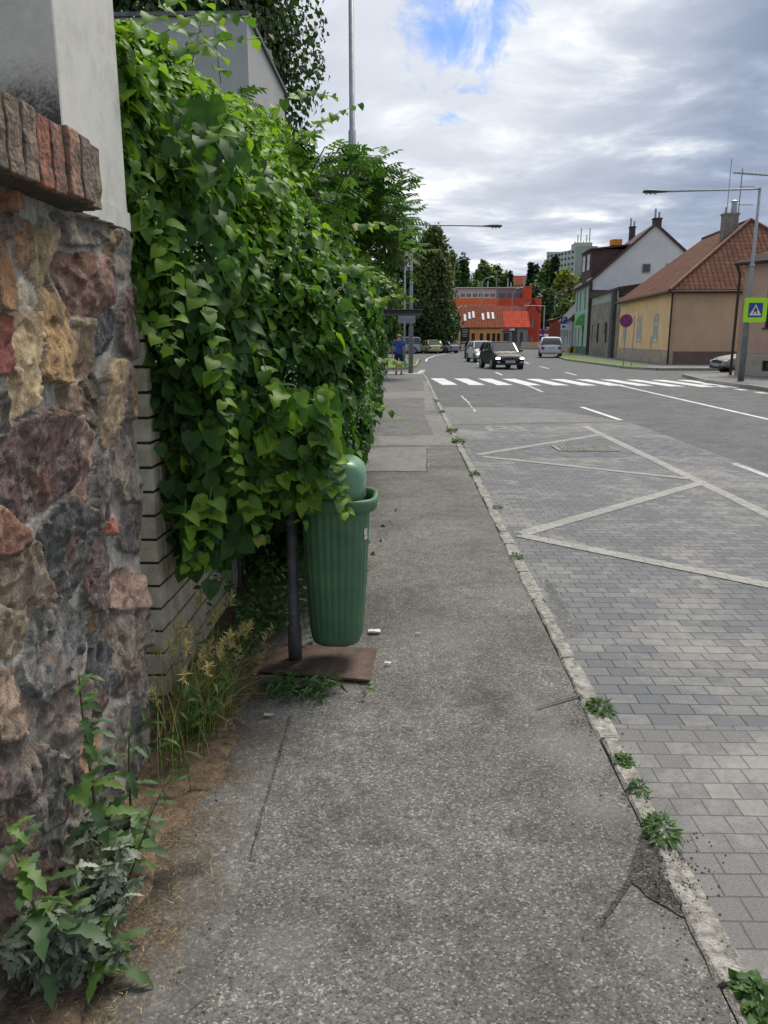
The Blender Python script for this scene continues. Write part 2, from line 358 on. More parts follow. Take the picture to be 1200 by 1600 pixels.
M['faint_paint'] = paint('faint yellow road paint', (.30,.28,.23), (.17,.175,.18), .525)
M['soil'] = mat('dry soil', (.20,.14,.088), .95, .3, 26, 1.0, 120, c2=(.07,.05,.034))
M['grass_ground'] = mat('grass ground', (.08,.15,.03), .95, .3, 3, .8, 40, c2=(.05,.07,.02))
M['verge'] = mat('verge grass', (.13,.20,.035), .95, .3, 5, .9, 60, c2=(.07,.13,.03))
M['render_white'] = mat('white rendered plaster', (.66,.64,.59), .9, .10, 3.5, .5, 160)
M['render_grey'] = mat('grey rendered plaster', (.42,.41,.385), .9, .14, 5, .6, 160)
M['plaster_bldg'] = mat('grey building render', (.40,.395,.40), .9, .06, 1.5, .2, 60)
M['metal_grey'] = mat('galvanised steel', (.33,.35,.37), .5, .12, 12, .1, 80, metal=.55)
M['metal_dark'] = mat('dark painted steel', (.13,.133,.138), .6, .25, 12, .2, 80, metal=.2, c2=(.075,.075,.078))
M['pole_base'] = mat('grey painted pole foot', (.17,.175,.18), .7, .2, 9, .3, 60)
M['rust'] = mat('rusty steel', (.13,.085,.062), .85, .25, 14, .7, 90, c2=(.065,.047,.038))
M['bin'] = mat('green plastic', (.08,.18,.088), .46, .2, 7, .12, 160, spec=.45, c2=(.06,.14,.07))
M['binlid'] = mat('sun bleached green plastic', (.16,.30,.19), .36, .22, 4, .08, 120, c2=(.10,.22,.13))
M['dark_gap'] = mat('dark void', (.012,.012,.012), .9, 0, 3, 0)
M['paper'] = mat('white paper', (.7,.7,.68), .8, .06, 8, 0)
M['orange'] = mat('orange print', (.75,.25,.05), .6, .05, 8, 0)
M['blk'] = mat('black plastic', (.02,.02,.022), .5, .1, 8, 0)
M['bark'] = mat('bark', (.10,.078,.055), .9, .35, 9, 1.0, 30, c2=(.04,.032,.025))
M['stem_green'] = mat('green stem', (.10,.16,.04), .6, .25, 9, 0, c2=(.09,.07,.035))
M['stem_red'] = mat('reddish stem', (.11,.05,.035), .6, .3, 9, 0, c2=(.05,.04,.02))
M['glass'] = glass()
M['tyre'] = mat('tyre rubber', (.018,.018,.019), .8, .1, 9, 0)
M['rim'] = mat('alloy', (.42,.43,.45), .35, .08, 9, 0, metal=.7)
M['steel_white'] = mat('white frame', (.7,.7,.68), .6, .08, 6, 0)
M['wood_dark'] = mat('dark wood', (.05,.028,.02), .7, .2, 9, .2, 40)

# ------------------------------------------------------------------ terrain and roads
def sm(t): t = max(0.0, min(1.0, t)); return t*t*(3-2*t)
def hgt(x, y):
    return -.10 + 12*sm((y-150)/170.0) + 17*sm((y-300)/230.0) + 4*sm((abs(x+5)-70)/150.0)*sm((y-80)/80)
mb = MB(); nx, ny = 66, 90
xs = [-700 + 1400*i/(nx-1) for i in range(nx)]
ys = [-40 + 1040*(j/(ny-1)) for j in range(ny)]
mb.add([(x, y, hgt(x, y)) for y in ys for x in xs], [(j*nx+i, j*nx+i+1, (j+1)*nx+i+1, (j+1)*nx+i) for j in range(ny-1) for i in range(nx-1)])
tag(mb.build('ground', M['grass_ground'], smooth=True), kind='structure')
ZR = -.06
road = [(.84,-6),(.85,16),(.93,33),(.85,36.9),(-.6,37.6),(-30,38.5),(-30,41.6),(-.5,41.8),(.4,42.6),(.9,48),(1.3,60),(1.2,62.5),(-30,63),(-30,92),(3.2,93),(5.2,100),(7.6,112),(9,122),(12,140),(18,156),(36,162),(30,140),(22.5,112),(17.6,90),(14.4,76),(12.45,61),(12.35,44),(13.3,41.2),(40,40),(40,36.8),(13.6,36.4),(12.1,34.4),(11.4,29.6),(11.4,24.7),(11.45,-6)]
tag(MB().sheet(road, ZR).build('road', M['asph_road']), kind='structure')
# uphill street far behind
mb = MB(); pts = []
for i in range(30):
    y = 150 + i*9; x = 27.5 + (y-150)*.17
    pts += [(x-3.6, y, hgt(x, y)+.25), (x+3.6, y, hgt(x, y)+.25)]
mb.add(pts, [(2*i, 2*i+1, 2*i+3, 2*i+2) for i in range(29)])
tag(mb.build('hill_road', M['pave_far'], smooth=True), kind='structure')
# sidewalk on the left
sw = [(-1.9,-6),(.78,-6),(.78,16),(.86,33),(.78,36.7),(-.3,37.35),(-30,38.2),(-30,37.2),(-2.2,36.6),(-2.2,8),(-1.9,8)]
tag(MB().sheet(sw, 0.0).build('sidewalk', M['asph_walk']), kind='structure')
def patch(name, pts, z, m): return tag(MB().sheet(pts, z).build(name, m), kind='structure')
def gp(l, z=0): return [G(x, y, z) for x, y in l]
def rough(poly, amp=.012, step=.12, seed=0):
    out = []; rr = random.Random(seed)
    for i, p in enumerate(poly):
        q = poly[(i+1) % len(poly)]; Ln = math.hypot(q[0]-p[0], q[1]-p[1]); n = max(1, int(Ln/step))
        for k in range(n):
            t = k/n; out.append((p[0]+(q[0]-p[0])*t + rr.uniform(-amp, amp), p[1]+(q[1]-p[1])*t + rr.uniform(-amp, amp)))
    return out
# far, smoother stretch of walk with its repair patches
patch('sidewalk_far', rough([(-1.1,11.0),(.77,11.0),(.77,16),(.85,33),(.77,36.6),(-.3,37.2),(-1.2,37.0)], .01, .4, 3), .002, M['asph_far'])
patch('asphalt_patch', rough(gp([(568,700),(669,698),(668,737),(560,737)]), .03, .2, 4), .004, M['asph_patch'])
patch('asphalt_patch', rough(gp([(580,682),(708,680),(712,697),(575,698)]), .02, .2, 5), .006, M['asph_patch'])
patch('asphalt_patch', rough(gp([(664,648),(690,648),(703,680),(678,681)]), .02, .2, 6), .004, M['asph_patch'])
patch('asphalt_patch', rough(gp([(592,612),(676,611),(680,622),(592,623)]), .02, .3, 7), .004, M['asph_patch'])
patch('asphalt_patch', rough(gp([(661,596),(668,596),(681,642),(664,642)]), .02, .4, 8), .006, M['asph_patch'])
patch('asphalt_patch', rough([(-.15,35.6),(.75,35.4),(.78,36.6),(-.3,37.2),(-1.2,37.0),(-1.1,36.2)], .02, .4, 8), .008, M['concrete'])
# smooth strip by the wall foot and the sunken corner at the kerb
patch('asphalt_seam', rough(gp([(378,1118),(448,1098),(456,1124),(418,1235),(372,1400),(318,1560),(250,1640),(150,1640),(238,1470),(300,1330),(352,1215)]), .008, .05, 9), .002, M['asph_seam'])
patch('asphalt_crack', rough(gp([(452,1118),(456,1120),(407,1290),(392,1345),(390,1345),(402,1290)]), .003, .03, 19), .004, M['gravel'])
patch('gravel_hole', rough(gp([(1004,1302),(1030,1300),(1066,1330),(1082,1400),(1112,1440),(1060,1432),(1010,1400),(985,1378),(990,1340)]), .006, .03, 10), .004, M['gravel'])
patch('asphalt_crack', rough(gp([(1001,1306),(1008,1306),(992,1376),(945,1440),(937,1450),(938,1440),(978,1378)]), .003, .02, 11), .005, M['gravel'])
# a few thin lines between old pours
for a, b_, s_ in (((592,612),(676,611),1), ((588,681),(708,680),2), ((575,697),(712,696),3), ((560,738),(668,737),4), ((668,737),(668,700),5), ((918,1085),(838,1108),6)):
    p, q = G(*a), G(*b_); d = Vector((q[0]-p[0], q[1]-p[1])).normalized(); n_ = Vector((-d.y, d.x))*.012
    patch('asphalt_crack', rough([p, q, (q[0]+n_.x, q[1]+n_.y), (p[0]+n_.x, p[1]+n_.y)], .004, .15, s_), .0095, M['gravel'])

# paved bus bay
patch('paved_bay', [(.84,3.03),(4.48,3.03),(4.48,15.4),(1.3,14.8),(.84,14.8)], ZR+.002, M['paver_dark'])
patch('paved_bay_near', [(.84,-6),(4.48,-6),(4.48,3.03),(.84,3.03)], ZR+.002, M['paver_pale'])
patch('road_patch', rough([(.85,14.9),(4.4,15.5),(3.4,18.4),(2.0,18.9),(.87,18.9)], .03, .4, 20), ZR+.002, M['asph_road_lite'])
patch('road_patch', rough([(.85,18.9),(2.4,18.9),(2.3,23),(.88,23)], .03, .5, 21), ZR+.003, M['asph_road'])
patch('road_patch', rough(gp([(850,906),(858,906),(905,985),(902,995),(884,993),(862,950)], ZR), .006, .04, 22), ZR+.0035, M['asph_seam'])
patch('road_patch', rough([(1.0,10.6),(4.4,10.9),(4.4,13.0),(1.0,12.6)], .015, .3, 23), ZR+.0035, mat('worn dark paving', (.15,.155,.165), .8, .25, 9, .7, 60, c2=(.07,.073,.08)))
def strip(name, pts, w, z, m, rr=0.004, seed=1):
    P = [Vector((p[0], p[1])) for p in pts]; Lf = []; Rt = []
    for i, p in enumerate(P):
        d = (P[min(i+1, len(P)-1)] - P[max(i-1, 0)]).normalized(); n_ = Vector((-d.y, d.x))*w/2
        Lf.append((p.x+n_.x, p.y+n_.y)); Rt.append((p.x-n_.x, p.y-n_.y))
    return patch(name, rough(Lf + Rt[::-1], rr, .25, seed), z, m)
strip('bay_line', [(3.42,-6),(3.42,14.7)], .14, ZR+.0055, M['paver_line'], seed=2)
strip('bay_line', [(1.0,6.32),(3.38,8.72)], .14, ZR+.0065, M['paver_line'], seed=3)
strip('bay_line', [(.98,6.28),(3.36,4.15)], .14, ZR+.0075, M['paver_line'], seed=4)
strip('bay_line', [(1.05,10.9),(3.38,13.3)], .13, ZR+.0065, M['paver_line'], seed=5)
strip('bay_line', [(1.1,10.7),(3.36,9.0)], .12, ZR+.0075, M['paver_line'], seed=6)
strip('bay_line', [(4.38,5.5),(4.38,10.2)], .10, ZR+.0045, M['worn_paint'], seed=7)
def text_mesh(s, size, name, m, parent=None, M4=None, extrude=0.0):
    cu = bpy.data.curves.new(name, 'FONT'); cu.body = s; cu.size = size; cu.align_x = 'CENTER'; cu.align_y = 'CENTER'; cu.extrude = extrude
    o = bpy.data.objects.new(name, cu); dg = bpy.context.evaluated_depsgraph_get()
    COL.objects.link(o); bpy.context.view_layer.update()
    me = bpy.data.meshes.new_from_object(o.evaluated_get(bpy.context.evaluated_depsgraph_get()))
    bpy.data.objects.remove(o); me.materials.clear(); me.materials.append(m); me.name = name
    if M4 is not None: me.transform(M4)
    r = bpy.data.objects.new(name, me); COL.objects.link(r)
    if parent is not None: r.parent = parent
    return r
tag(text_mesh('BUS', 1.0, 'road_lettering', M['faint_paint'], M4=Matrix.Translation((2.35, 14.1, ZR+.0045)) @ Matrix.Diagonal((1.05, 1.25, 1, 1))), kind='structure')
# zebra crossing
for i in range(11):
    x0 = 1.1 + i*.985; y0, y1 = 28.1 - i*.05, 32.9 - i*.12
    if i > 7: y0 -= .3*(i-7)
    patch('crossing_stripe', rough([(x0+.28, y0), (x0+.84, y0), (x0+.55, y1), (x0, y1)], .012, .5, 30+i), ZR+.003, M['white_paint'])
strip('lane_line', [(7.45,10),(7.5,16),(7.62,24),(7.72,30)], .12, ZR+.0025, M['white_paint'])
for k, (a, b_) in enumerate([((4.42,15.8),(4.32,18.9)), ((4.32,24.3),(4.42,28.0)), ((4.5,36),(4.55,39)), ((4.7,44.5),(4.8,48)), ((5.0,53),(5.2,56.5)), ((5.5,62),(5.9,66)), ((6.6,72),(7.3,77)), ((8.3,83),(9.3,88)), ((7.9,36),(8.0,39)), ((8.1,44),(8.2,47.5)), ((8.4,53),(8.7,57)), ((9.2,63),(9.9,67))]):
    strip('lane_line', [a, b_], .12, ZR+.0025, M['white_paint'] if k != 1 else M['worn_paint'], seed=60+k)
strip('edge_line', [(1.6,58),(1.9,66),(3.0,78),(4.6,90),(6.6,102)], .14, ZR+.0025, M['white_paint'])
for k in range(6):
    strip('edge_line', [(11.0, 29.0-k*1.5), (11.0, 28.35-k*1.5)], .25, ZR+.0025, M['white_paint'], seed=80+k)
for k in range(3):
    strip('edge_line', [(.75+.1*k, 38.2+k*1.4), (.8+.1*k, 38.9+k*1.4)], .3, ZR+.0025, M['white_paint'], seed=90+k)
# crack in road near the crossing
strip('road_crack', gp([(720,618),(733,630),(742,643)], ZR), .05, ZR+.004, M['worn_paint'], .03)

gr_ = thing('drain_grate', (2.72, 11.55, ZR+.004), 'worn pale metal drain grate set in the dark band of the bus bay', 'drain grate')
mb = MB(); mb.box(-.42, .42, -.26, .26, 0, .004); mb.build('pit', M['dark_gap'], gr_)
mb = MB(); mb.box(-.45, .45, -.29, -.26, 0, .014); mb.box(-.45, .45, .26, .29, 0, .014); mb.box(-.45, -.42, -.26, .26, 0, .014); mb.box(.42, .45, -.26, .26, 0, .014); mb.build('frame', M['concrete'], gr_)
mb = MB(); [mb.box(-.41+.06*k, -.375+.06*k, -.259, .259, .005, .012) for k in range(14)]; mb.build('slats', M['kerb'], gr_)
# kerbs
def kerb(pts, w=.08, z1=.012, z0=-.2, seg=.42, name='kerb', m=None, seed=1, lip=.006):
    rr = random.Random(seed); mb = MB(); P = [Vector((p[0], p[1])) for p in pts]
    for a, b_ in zip(P[:-1], P[1:]):
        d = b_-a; Ln = d.length; d.normalize(); n_ = Vector((-d.y, d.x)); u0 = 0
        while u0 < Ln - .02:
            sl = min(seg*rr.uniform(.7, 1.35), Ln-u0)
            if Ln-u0-sl < .12: sl = Ln-u0
            A = a + d*(u0+.004); B = a + d*(u0+sl-.004)
            k = max(2, int(sl/.09)); o = rr.uniform(-lip, lip)*1.0; zt = z1 + rr.uniform(-lip, lip)*.7
            rings = []
            for i in range(k+1):
                c = A.lerp(B, i/k); e1 = o + rr.uniform(-lip, lip)*.8; e2 = o + rr.uniform(-lip, lip)*.6; b2 = .007 if 0 < i < k else .014
                rings.append([(c.x+n_.x*(w/2+e1), c.y+n_.y*(w/2+e1), z0), (c.x+n_.x*(w/2+e1), c.y+n_.y*(w/2+e1), zt-b2), (c.x+n_.x*(w/2+e1-b2), c.y+n_.y*(w/2+e1-b2), zt),
                              (c.x-n_.x*(w/2+e2-b2), c.y-n_.y*(w/2+e2-b2), zt), (c.x-n_.x*(w/2+e2), c.y-n_.y*(w/2+e2), zt-b2*1.4), (c.x-n_.x*(w/2+e2), c.y-n_.y*(w/2+e2), z0)])
            mb.loft(rings); u0 += sl
    return tag(mb.build(name, m or M['kerb']), kind='structure')
kerb([(.822,-2),(.822,5.2),(.83,9),(.83,16),(.91,33),(.84,36.3)], .085)
kerb([(.84,36.3),(.5,36.95),(-.6,37.35),(-12,37.9)], .12, seg=.8, seed=2)
kerb([(-14,42.1),(-.6,42.3),(.25,42.9),(.75,48),(1.05,59.5)], .13, z1=.07, seg=1, seed=3)
kerb([(11.5,10),(11.5,24.7),(11.45,29.6),(12.15,34.2),(13.2,35.7),(16,36.4)], .14, z1=.07, seg=1, seed=4)
kerb([(19,41.6),(13.4,41.7),(12.6,43.2),(12.5,44.5),(12.6,61),(14.5,75.7),(17.7,89.6),(22.6,111.6)], .14, z1=.07, seg=1.2, seed=5)
# far pavements and verges
patch('pavement', [(11.5,10),(11.5,24.7),(11.5,29.6),(12.2,34.2),(13.3,35.6),(22,36.3),(22,10)], .05, M['pave_far'])
patch('pavement', [(12.6,43.2),(13.4,41.7),(40,41.0),(40,60),(20,92),(26,114),(22.6,111.6),(17.7,89.6),(14.5,75.7),(12.6,61)], .05, M['pave_far'])
vr1 = [(12.68,44.6),(13.5,44.0),(14.3,46),(14.6,58),(15.2,66),(14.1,70),(12.75,60.8)]
patch('verge', vr1, .058, M['verge'])
vr2 = [(14.7,76),(16.2,77),(18.6,90),(17.9,89.6)]
patch('verge', [(-14,42.3),(-.6,42.45),(.15,43.0),(.65,48),(.95,59),(-14,60)], .05, M['verge'])
patch('verge', [(13.2,66.5),(14.6,66),(17.0,80),(15.6,80.5)], .062, M['verge'])

# ------------------------------------------------------------------ foliage tools
rng = np.random.default_rng(11)
def unit(a): return a/np.maximum(np.linalg.norm(a, axis=-1, keepdims=True), 1e-9)
def tmpl(ts, ws, fold=.2, droop=.25, heart=.0, wave=0.0):
    V = []; F = []
    for i, (t, w) in enumerate(zip(ts, ws)):
        z = -droop*t*t
        yb = -heart*(1-min(1, t/.3)) if heart else 0
        V += [(-w, t+yb, z+fold*w+wave*math.sin(9*t)), (0, t, z), (w, t+yb, z+fold*w-wave*math.sin(8*t+1))]
    for i in range(len(ts)-1):
        a = 3*i; F += [(a, a+1, a+4, a+3), (a+1, a+2, a+5, a+4)]
    return np.array(V, float), np.array(F)
T_HEART = tmpl([0,.09,.28,.52,.76,.90,1.0], [.20,.41,.49,.43,.24,.08,.005], .22, .34, .14, .035)
T_HEARTLO = tmpl([0,.25,.60,.85,1.0], [.20,.48,.38,.14,.01], .25, .32, .10)
T_OVAL = tmpl([0,.35,.7,1.0], [.05,.26,.22,.01], .3, .3)
T_DIA = tmpl([0,.45,1.0], [.04,.34,.01], .3, .25)
T_LANCE = tmpl([0,.3,.65,1.0], [.03,.13,.10,.005], .4, .35)
def scatter(name, P, Nn, Tip, size, T, m, parent=None, tone=None, wsc=None):
    V0, F0 = T; n = len(P); k = len(V0)
    Z = unit(Nn); Y = unit(Tip - (Tip*Z).sum(1, keepdims=True)*Z); X = np.cross(Y, Z)
    size = np.broadcast_to(np.asarray(size, float), (n,))[:, None, None]
    V = P[:, None, :] + size*(V0[None, :, 0:1]*X[:, None, :]*(1 if wsc is None else wsc[:, None, None]) + V0[None, :, 1:2]*Y[:, None, :] + V0[None, :, 2:3]*Z[:, None, :])
    F = (F0[None] + (np.arange(n)*k)[:, None, None]).reshape(-1, F0.shape[1])
    if tone is None: tone = rng.random(n)
    tone = np.where(rng.random(n) < .003, 1.0, np.minimum(tone, .96))
    return npmesh(name, V.reshape(-1, 3), F, m, parent, True, {'tone': ('FLOAT', np.repeat(tone, k))})
def vnoise(P, f, seed=0.0):
    """cheap smooth 3-d value noise as a sum of sines, in -1..1"""
    x, y, z = P[:, 0]*f+seed, P[:, 1]*f+seed*1.7, P[:, 2]*f-seed*.6
    return (np.sin(x*1.7+1.3*np.sin(y*1.1+z)) + np.sin(y*1.9+1.1*np.sin(z*1.3+x*.7)) + np.sin(z*1.6+1.7*np.sin(x*.9-y)))/3
def blades(name, B, H, lean, width, m, parent=None, seg=4, tone=None, curl=.6):
    """grass blades: base points B (n,3), height H, lean vectors (n,2)"""
    n = len(B); t = np.linspace(0, 1, seg+1)
    side = unit(np.stack([-lean[:, 1], lean[:, 0], np.zeros(n)], 1) + rng.normal(0, .4, (n, 3))*[1,1,0])
    pts = B[:, None, :] + np.stack([lean[:, 0:1]*t**1.8, lean[:, 1:2]*t**1.8, H[:, None]*(t - curl*.35*t**3*np.minimum(1.5, np.linalg.norm(lean, axis=1)/np.maximum(H, 1e-6))[:, None])], 2)
    w = (width if np.ndim(width) else np.full(n, width))[:, None]*(1-t**1.6*.92)[None]
    V = np.stack([pts - side[:, None, :]*w[:, :, None]/2, pts + side[:, None, :]*w[:, :, None]/2], 2).reshape(-1, 3)
    k = 2*(seg+1); F0 = np.array([(2*i, 2*i+1, 2*i+3, 2*i+2) for i in range(seg)])
    F = (F0[None] + (np.arange(n)*k)[:, None, None]).reshape(-1, 4)
    if tone is None: tone = rng.random(n)
    return npmesh(name, V, F, m, parent, True, {'tone': ('FLOAT', np.repeat(tone, k))})
ML = {}
ML['vine'] = leafmat('vine leaf', (.026,.070,.022), (.078,.185,.030), (.28,.46,.045), .42, .5, .3)
ML['elder'] = leafmat('shrub leaf', (.022,.06,.016), (.05,.115,.022), (.12,.24,.035), .38, .55, .2)
ML['darktree'] = leafmat('dark tree leaf', (.022,.055,.016), (.045,.095,.022), (.075,.14,.028), .25, .5)
ML['olive'] = leafmat('linden leaf', (.04,.065,.016), (.09,.125,.026), (.20,.20,.045), .25, .5)
ML['midtree'] = leafmat('mid green leaf', (.05,.10,.025), (.09,.17,.035), (.16,.26,.05), .3, .5)
ML['yellowtree'] = leafmat('yellow green leaf', (.09,.13,.02), (.17,.22,.03), (.28,.33,.05), .35, .5)
ML['conifer'] = leafmat('conifer needle', (.012,.028,.014), (.022,.045,.02), (.035,.065,.025), .1, .6)
ML['brown'] = leafmat('brownish leaf', (.07,.065,.025), (.12,.11,.035), (.17,.14,.05), .25, .5)
ML['grass'] = leafmat('grass blade', (.05,.11,.02), (.11,.22,.035), (.22,.3,.06), .3, .6)
ML['dry'] = leafmat('dry grass', (.22,.22,.08), (.46,.39,.18), (.66,.56,.30), .3, .7)
ML['weed'] = leafmat('weed leaf', (.035,.085,.022), (.07,.15,.035), (.12,.24,.05), .3, .55)
ML['lettuce'] = leafmat('wild lettuce leaf', (.045,.10,.045), (.08,.165,.06), (.15,.27,.055), .3, .5)
ML['mug'] = leafmat('silvery mugwort leaf', (.09,.13,.08), (.22,.26,.2), (.55,.58,.52), .15, .8, .2)

# ------------------------------------------------------------------ stone wall by the camera
WX = -.93
wall_t = thing('stone_wall', (WX-.2, 1.0, 0), 'rubble stone wall of brown and slate stones beside the walk', 'wall')
seeds = [(18,310,22,20,0,(.30,.13,.06)),(43,387,12,33,0,(.27,.15,.08)),(74,390,17,55,12,(.36,.27,.16)),(20,355,14,22,0,(.16,.13,.11)),(117,355,38,24,0,(.13,.125,.12)),(129,442,32,46,-8,(.17,.09,.075)),(161,375,6,24,8,(.2,.14,.08)),(184,390,19,38,0,(.25,.24,.22)),(45,462,17,28,0,(.52,.46,.38)),(90,520,24,76,0,(.38,.24,.10)),(42,560,24,90,3,(.46,.36,.22)),(122,540,17,46,3,(.2,.15,.10)),(153,520,16,32,5,(.045,.05,.065)),(202,498,25,52,5,(.13,.085,.08)),(5,432,13,48,0,(.3,.16,.07)),(2,530,12,45,0,(.24,.06,.05)),(7,650,14,42,0,(.08,.07,.065)),(176,628,21,62,0,(.36,.27,.17)),(211,620,20,46,0,(.24,.16,.10)),(143,635,18,48,-8,(.10,.08,.06)),(109,628,14,22,-15,(.18,.12,.08)),(64,722,66,66,-22,(.12,.075,.075)),(130,722,17,66,0,(.27,.17,.15)),(158,762,20,54,-5,(.10,.095,.105)),(208,722,27,58,-5,(.19,.175,.16)),(10,830,26,32,-25,(.22,.11,.08)),(102,858,38,84,18,(.058,.066,.075)),(229,826,29,40,10,(.085,.08,.095)),(178,828,10,14,0,(.35,.09,.05)),(153,892,19,62,4,(.10,.075,.085)),(215,925,40,28,0,(.38,.26,.23)),(38,905,38,58,-15,(.2,.155,.12)),(15,985,30,42,0,(.25,.2,.15)),(147,970,11,24,-10,(.18,.11,.07)),(88,1020,46,74,10,(.13,.14,.16)),(213,990,42,48,0,(.17,.15,.13)),(162,1025,17,76,2,(.085,.09,.105)),(189,1062,15,22,0,(.1,.1,.105)),(232,1060,18,64,0,(.14,.145,.155)),(20,1105,34,55,0,(.27,.2,.165)),(25,1205,38,54,-10,(.12,.10,.10)),(108,1120,34,62,8,(.2,.17,.165)),(150,1095,9,34,0,(.05,.045,.045)),(193,1150,22,48,5,(.12,.12,.12)),(143,1175,15,38,8,(.36,.22,.13)),(22,1315,34,62,0,(.10,.07,.055)),(166,1240,22,42,10,(.17,.17,.175)),(214,1190,15,50,0,(.13,.125,.12)),(95,1230,36,55,0,(.11,.11,.115)),(70,1380,34,62,10,(.13,.11,.10)),(130,1350,26,54,0,(.15,.14,.13)),(20,1470,34,70,0,(.09,.08,.075))]
def px_of(y, z, X=WX):
    dx, dy, dz = X, y, z-EYE; c, s = math.cos(YAW), math.sin(YAW)
    x = dx*c + dy*s; f = -dx*s + dy*c; q = f*math.cos(PITCH) - dz*math.sin(PITCH); uu = f*math.sin(PITCH) + dz*math.cos(PITCH)
    return 600 + FP*x/q, 800 - FP*uu/q
wy = np.arange(-1.2, 2.70, .0065); wz = np.arange(-.12, 2.0, .0065)
YY, ZZ = np.meshgrid(wy, wz); ny_, nz_ = len(wy), len(wz)
best = np.full(YY.shape, 9.0); sec = np.full(YY.shape, 9.0); colr = np.zeros(YY.shape+(3,)); idm = np.zeros(YY.shape)
Pw = np.stack([YY.ravel(), ZZ.ravel(), YY.ravel()*0], 1)
wy_ = YY + (.018*vnoise(Pw, 9, 1) + .008*vnoise(Pw, 31, 3)).reshape(YY.shape); wz_ = ZZ + (.018*vnoise(Pw, 8, 5) + .008*vnoise(Pw, 29, 7)).reshape(YY.shape)
ells = []
for (px, py, a, b_, an, c) in seeds:
    y0, z0 = AX(px, py, WX); e = .01
    p0 = px_of(y0, z0); pa = px_of(y0+e, z0); pb = px_of(y0, z0+e)
    J = np.array([[(pa[0]-p0[0])/e, (pb[0]-p0[0])/e], [(pa[1]-p0[1])/e, (pb[1]-p0[1])/e]])
    th = R(an); Rm = np.array([[math.cos(th), math.sin(th)], [-math.sin(th), math.cos(th)]])
    A = np.diag([1/a, 1/b_]) @ Rm @ J; ells.append((y0, z0, A, c))
rs = random.Random(5); pal = [(.17,.09,.075),(.1,.095,.1),(.3,.2,.1),(.13,.125,.12),(.24,.16,.1),(.36,.26,.2),(.07,.075,.085)]
for i in range(150):
    y0 = rs.uniform(-1.3, 1.45); z0 = rs.uniform(0, 1.95)
    if px_of(max(y0, .6), z0)[0] > -15 and y0 > .9: continue
    a, b_ = rs.uniform(.07,.13), rs.uniform(.07,.14)
    if any(((y0-e[0])**2 + (z0-e[1])**2) < .025 for e in ells[len(seeds):]): continue
    ells.append((y0, z0, np.diag([1/a, 1/b_]), rs.choice(pal)))
for i, (y0, z0, A, c) in enumerate(ells):
    dy, dz = wy_-y0, wz_-z0; a = np.abs(A[0,0]*dy + A[0,1]*dz); b_ = np.abs(A[1,0]*dy + A[1,1]*dz)
    pw_ = 2.6 + 2.2*((i*37) % 10)/10; sh_ = .35*(((i*53) % 11)/11-.5); a = np.abs(a + sh_*b_); d = (a**pw_ + b_**pw_)**(1/pw_)/1.07
    m1 = d < best; sec = np.where(m1, best, np.minimum(sec, d)); best = np.where(m1, d, best)
    colr[m1] = c; idm[m1] = i
inside = np.clip((1.06-best)/.07, 0, 1)*np.clip((sec-best-.03)/.07, 0, 1)
inside = inside*inside*(3-2*inside)
rh = np.array([((k*7919) % 97)/97 for k in range(len(ells))])[idm.astype(int)]
n1_ = vnoise(Pw, 24, 2).reshape(YY.shape); n2_ = vnoise(Pw*[1,.4,1], 70, 4).reshape(YY.shape); n3_ = vnoise(Pw, 180, 9).reshape(YY.shape)
tilt = ((wy_*37 + rh*50) % 1)*0
fac_ = (np.abs(vnoise(Pw, 11, 31)) + .6*np.abs(vnoise(Pw*[1,.5,1], 27, 33))).reshape(YY.shape)
def chip(sc, seed):
    r_ = np.random.default_rng(seed); gy, gz = YY/sc, ZZ/sc; iy, iz = np.floor(gy).astype(int), np.floor(gz).astype(int); bd = np.full(YY.shape, 9.0); out = np.zeros(YY.shape)
    K = 700; J = r_.random((K, K, 2)); Hh = r_.normal(0, 1, (K, K)); Gg = r_.normal(0, 1, (K, K, 2))
    for dy_ in (-1, 0, 1):
        for dz_ in (-1, 0, 1):
            a_, c_ = (iy+dy_) % K, (iz+dz_) % K; cy_, cz_ = iy+dy_+J[a_, c_, 0], iz+dz_+J[a_, c_, 1]
            d_ = (gy-cy_)**2 + (gz-cz_)**2; m_ = d_ < bd; bd = np.where(m_, d_, bd)
            out = np.where(m_, Hh[a_, c_]*.35 + Gg[a_, c_, 0]*(gy-cy_) + Gg[a_, c_, 1]*(gz-cz_), out)
    return out
relief = inside*(.008 + .014*rh - .010*fac_ + .0070*chip(.055, 3) + .0026*chip(.021, 5) + .0012*n3_) + (1-inside)*(.004*n1_ + .002*n3_)
# each stone face leans its own way
ang = rh*6.28*5; cy = np.array([e[0] for e in ells])[idm.astype(int)]; cz = np.array([e[1] for e in ells])[idm.astype(int)]
relief += inside*((YY-cy)*np.cos(ang) + (ZZ-cz)*np.sin(ang))*.14
relief += .012*vnoise(Pw, 2.2, 8).reshape(YY.shape)
Xw = WX - .012 + relief
Yw = YY + (ZZ/1.9-.35)*.17*np.clip((YY-2.0)/.7, 0, 1)
endp = np.clip((YY - 2.63)/.07, 0, 1); Xw -= endp**2*.05          # wall end rounds off
Yw += .02*vnoise(Pw, 7, 12).reshape(YY.shape)*endp + endp*(.05*(1-ZZ))*0
mort = np.array([.50,.465,.41]); lum = colr.mean(2, keepdims=True); colr = (lum + (colr-lum)*.80)*1.6*np.array([1.08, 1.0, .87]) + .022
blue = vnoise(Pw, 16, 21).reshape(YY.shape)[..., None]
cc = np.clip(colr*(1+.35*blue+.25*n2_[..., None]), .01, 1)
cc = inside[..., None]*cc + (1-inside[..., None])*mort*(1+.12*n1_[..., None])
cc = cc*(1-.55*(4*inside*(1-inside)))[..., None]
V = np.stack([Xw.ravel(), Yw.ravel(), ZZ.ravel()], 1)
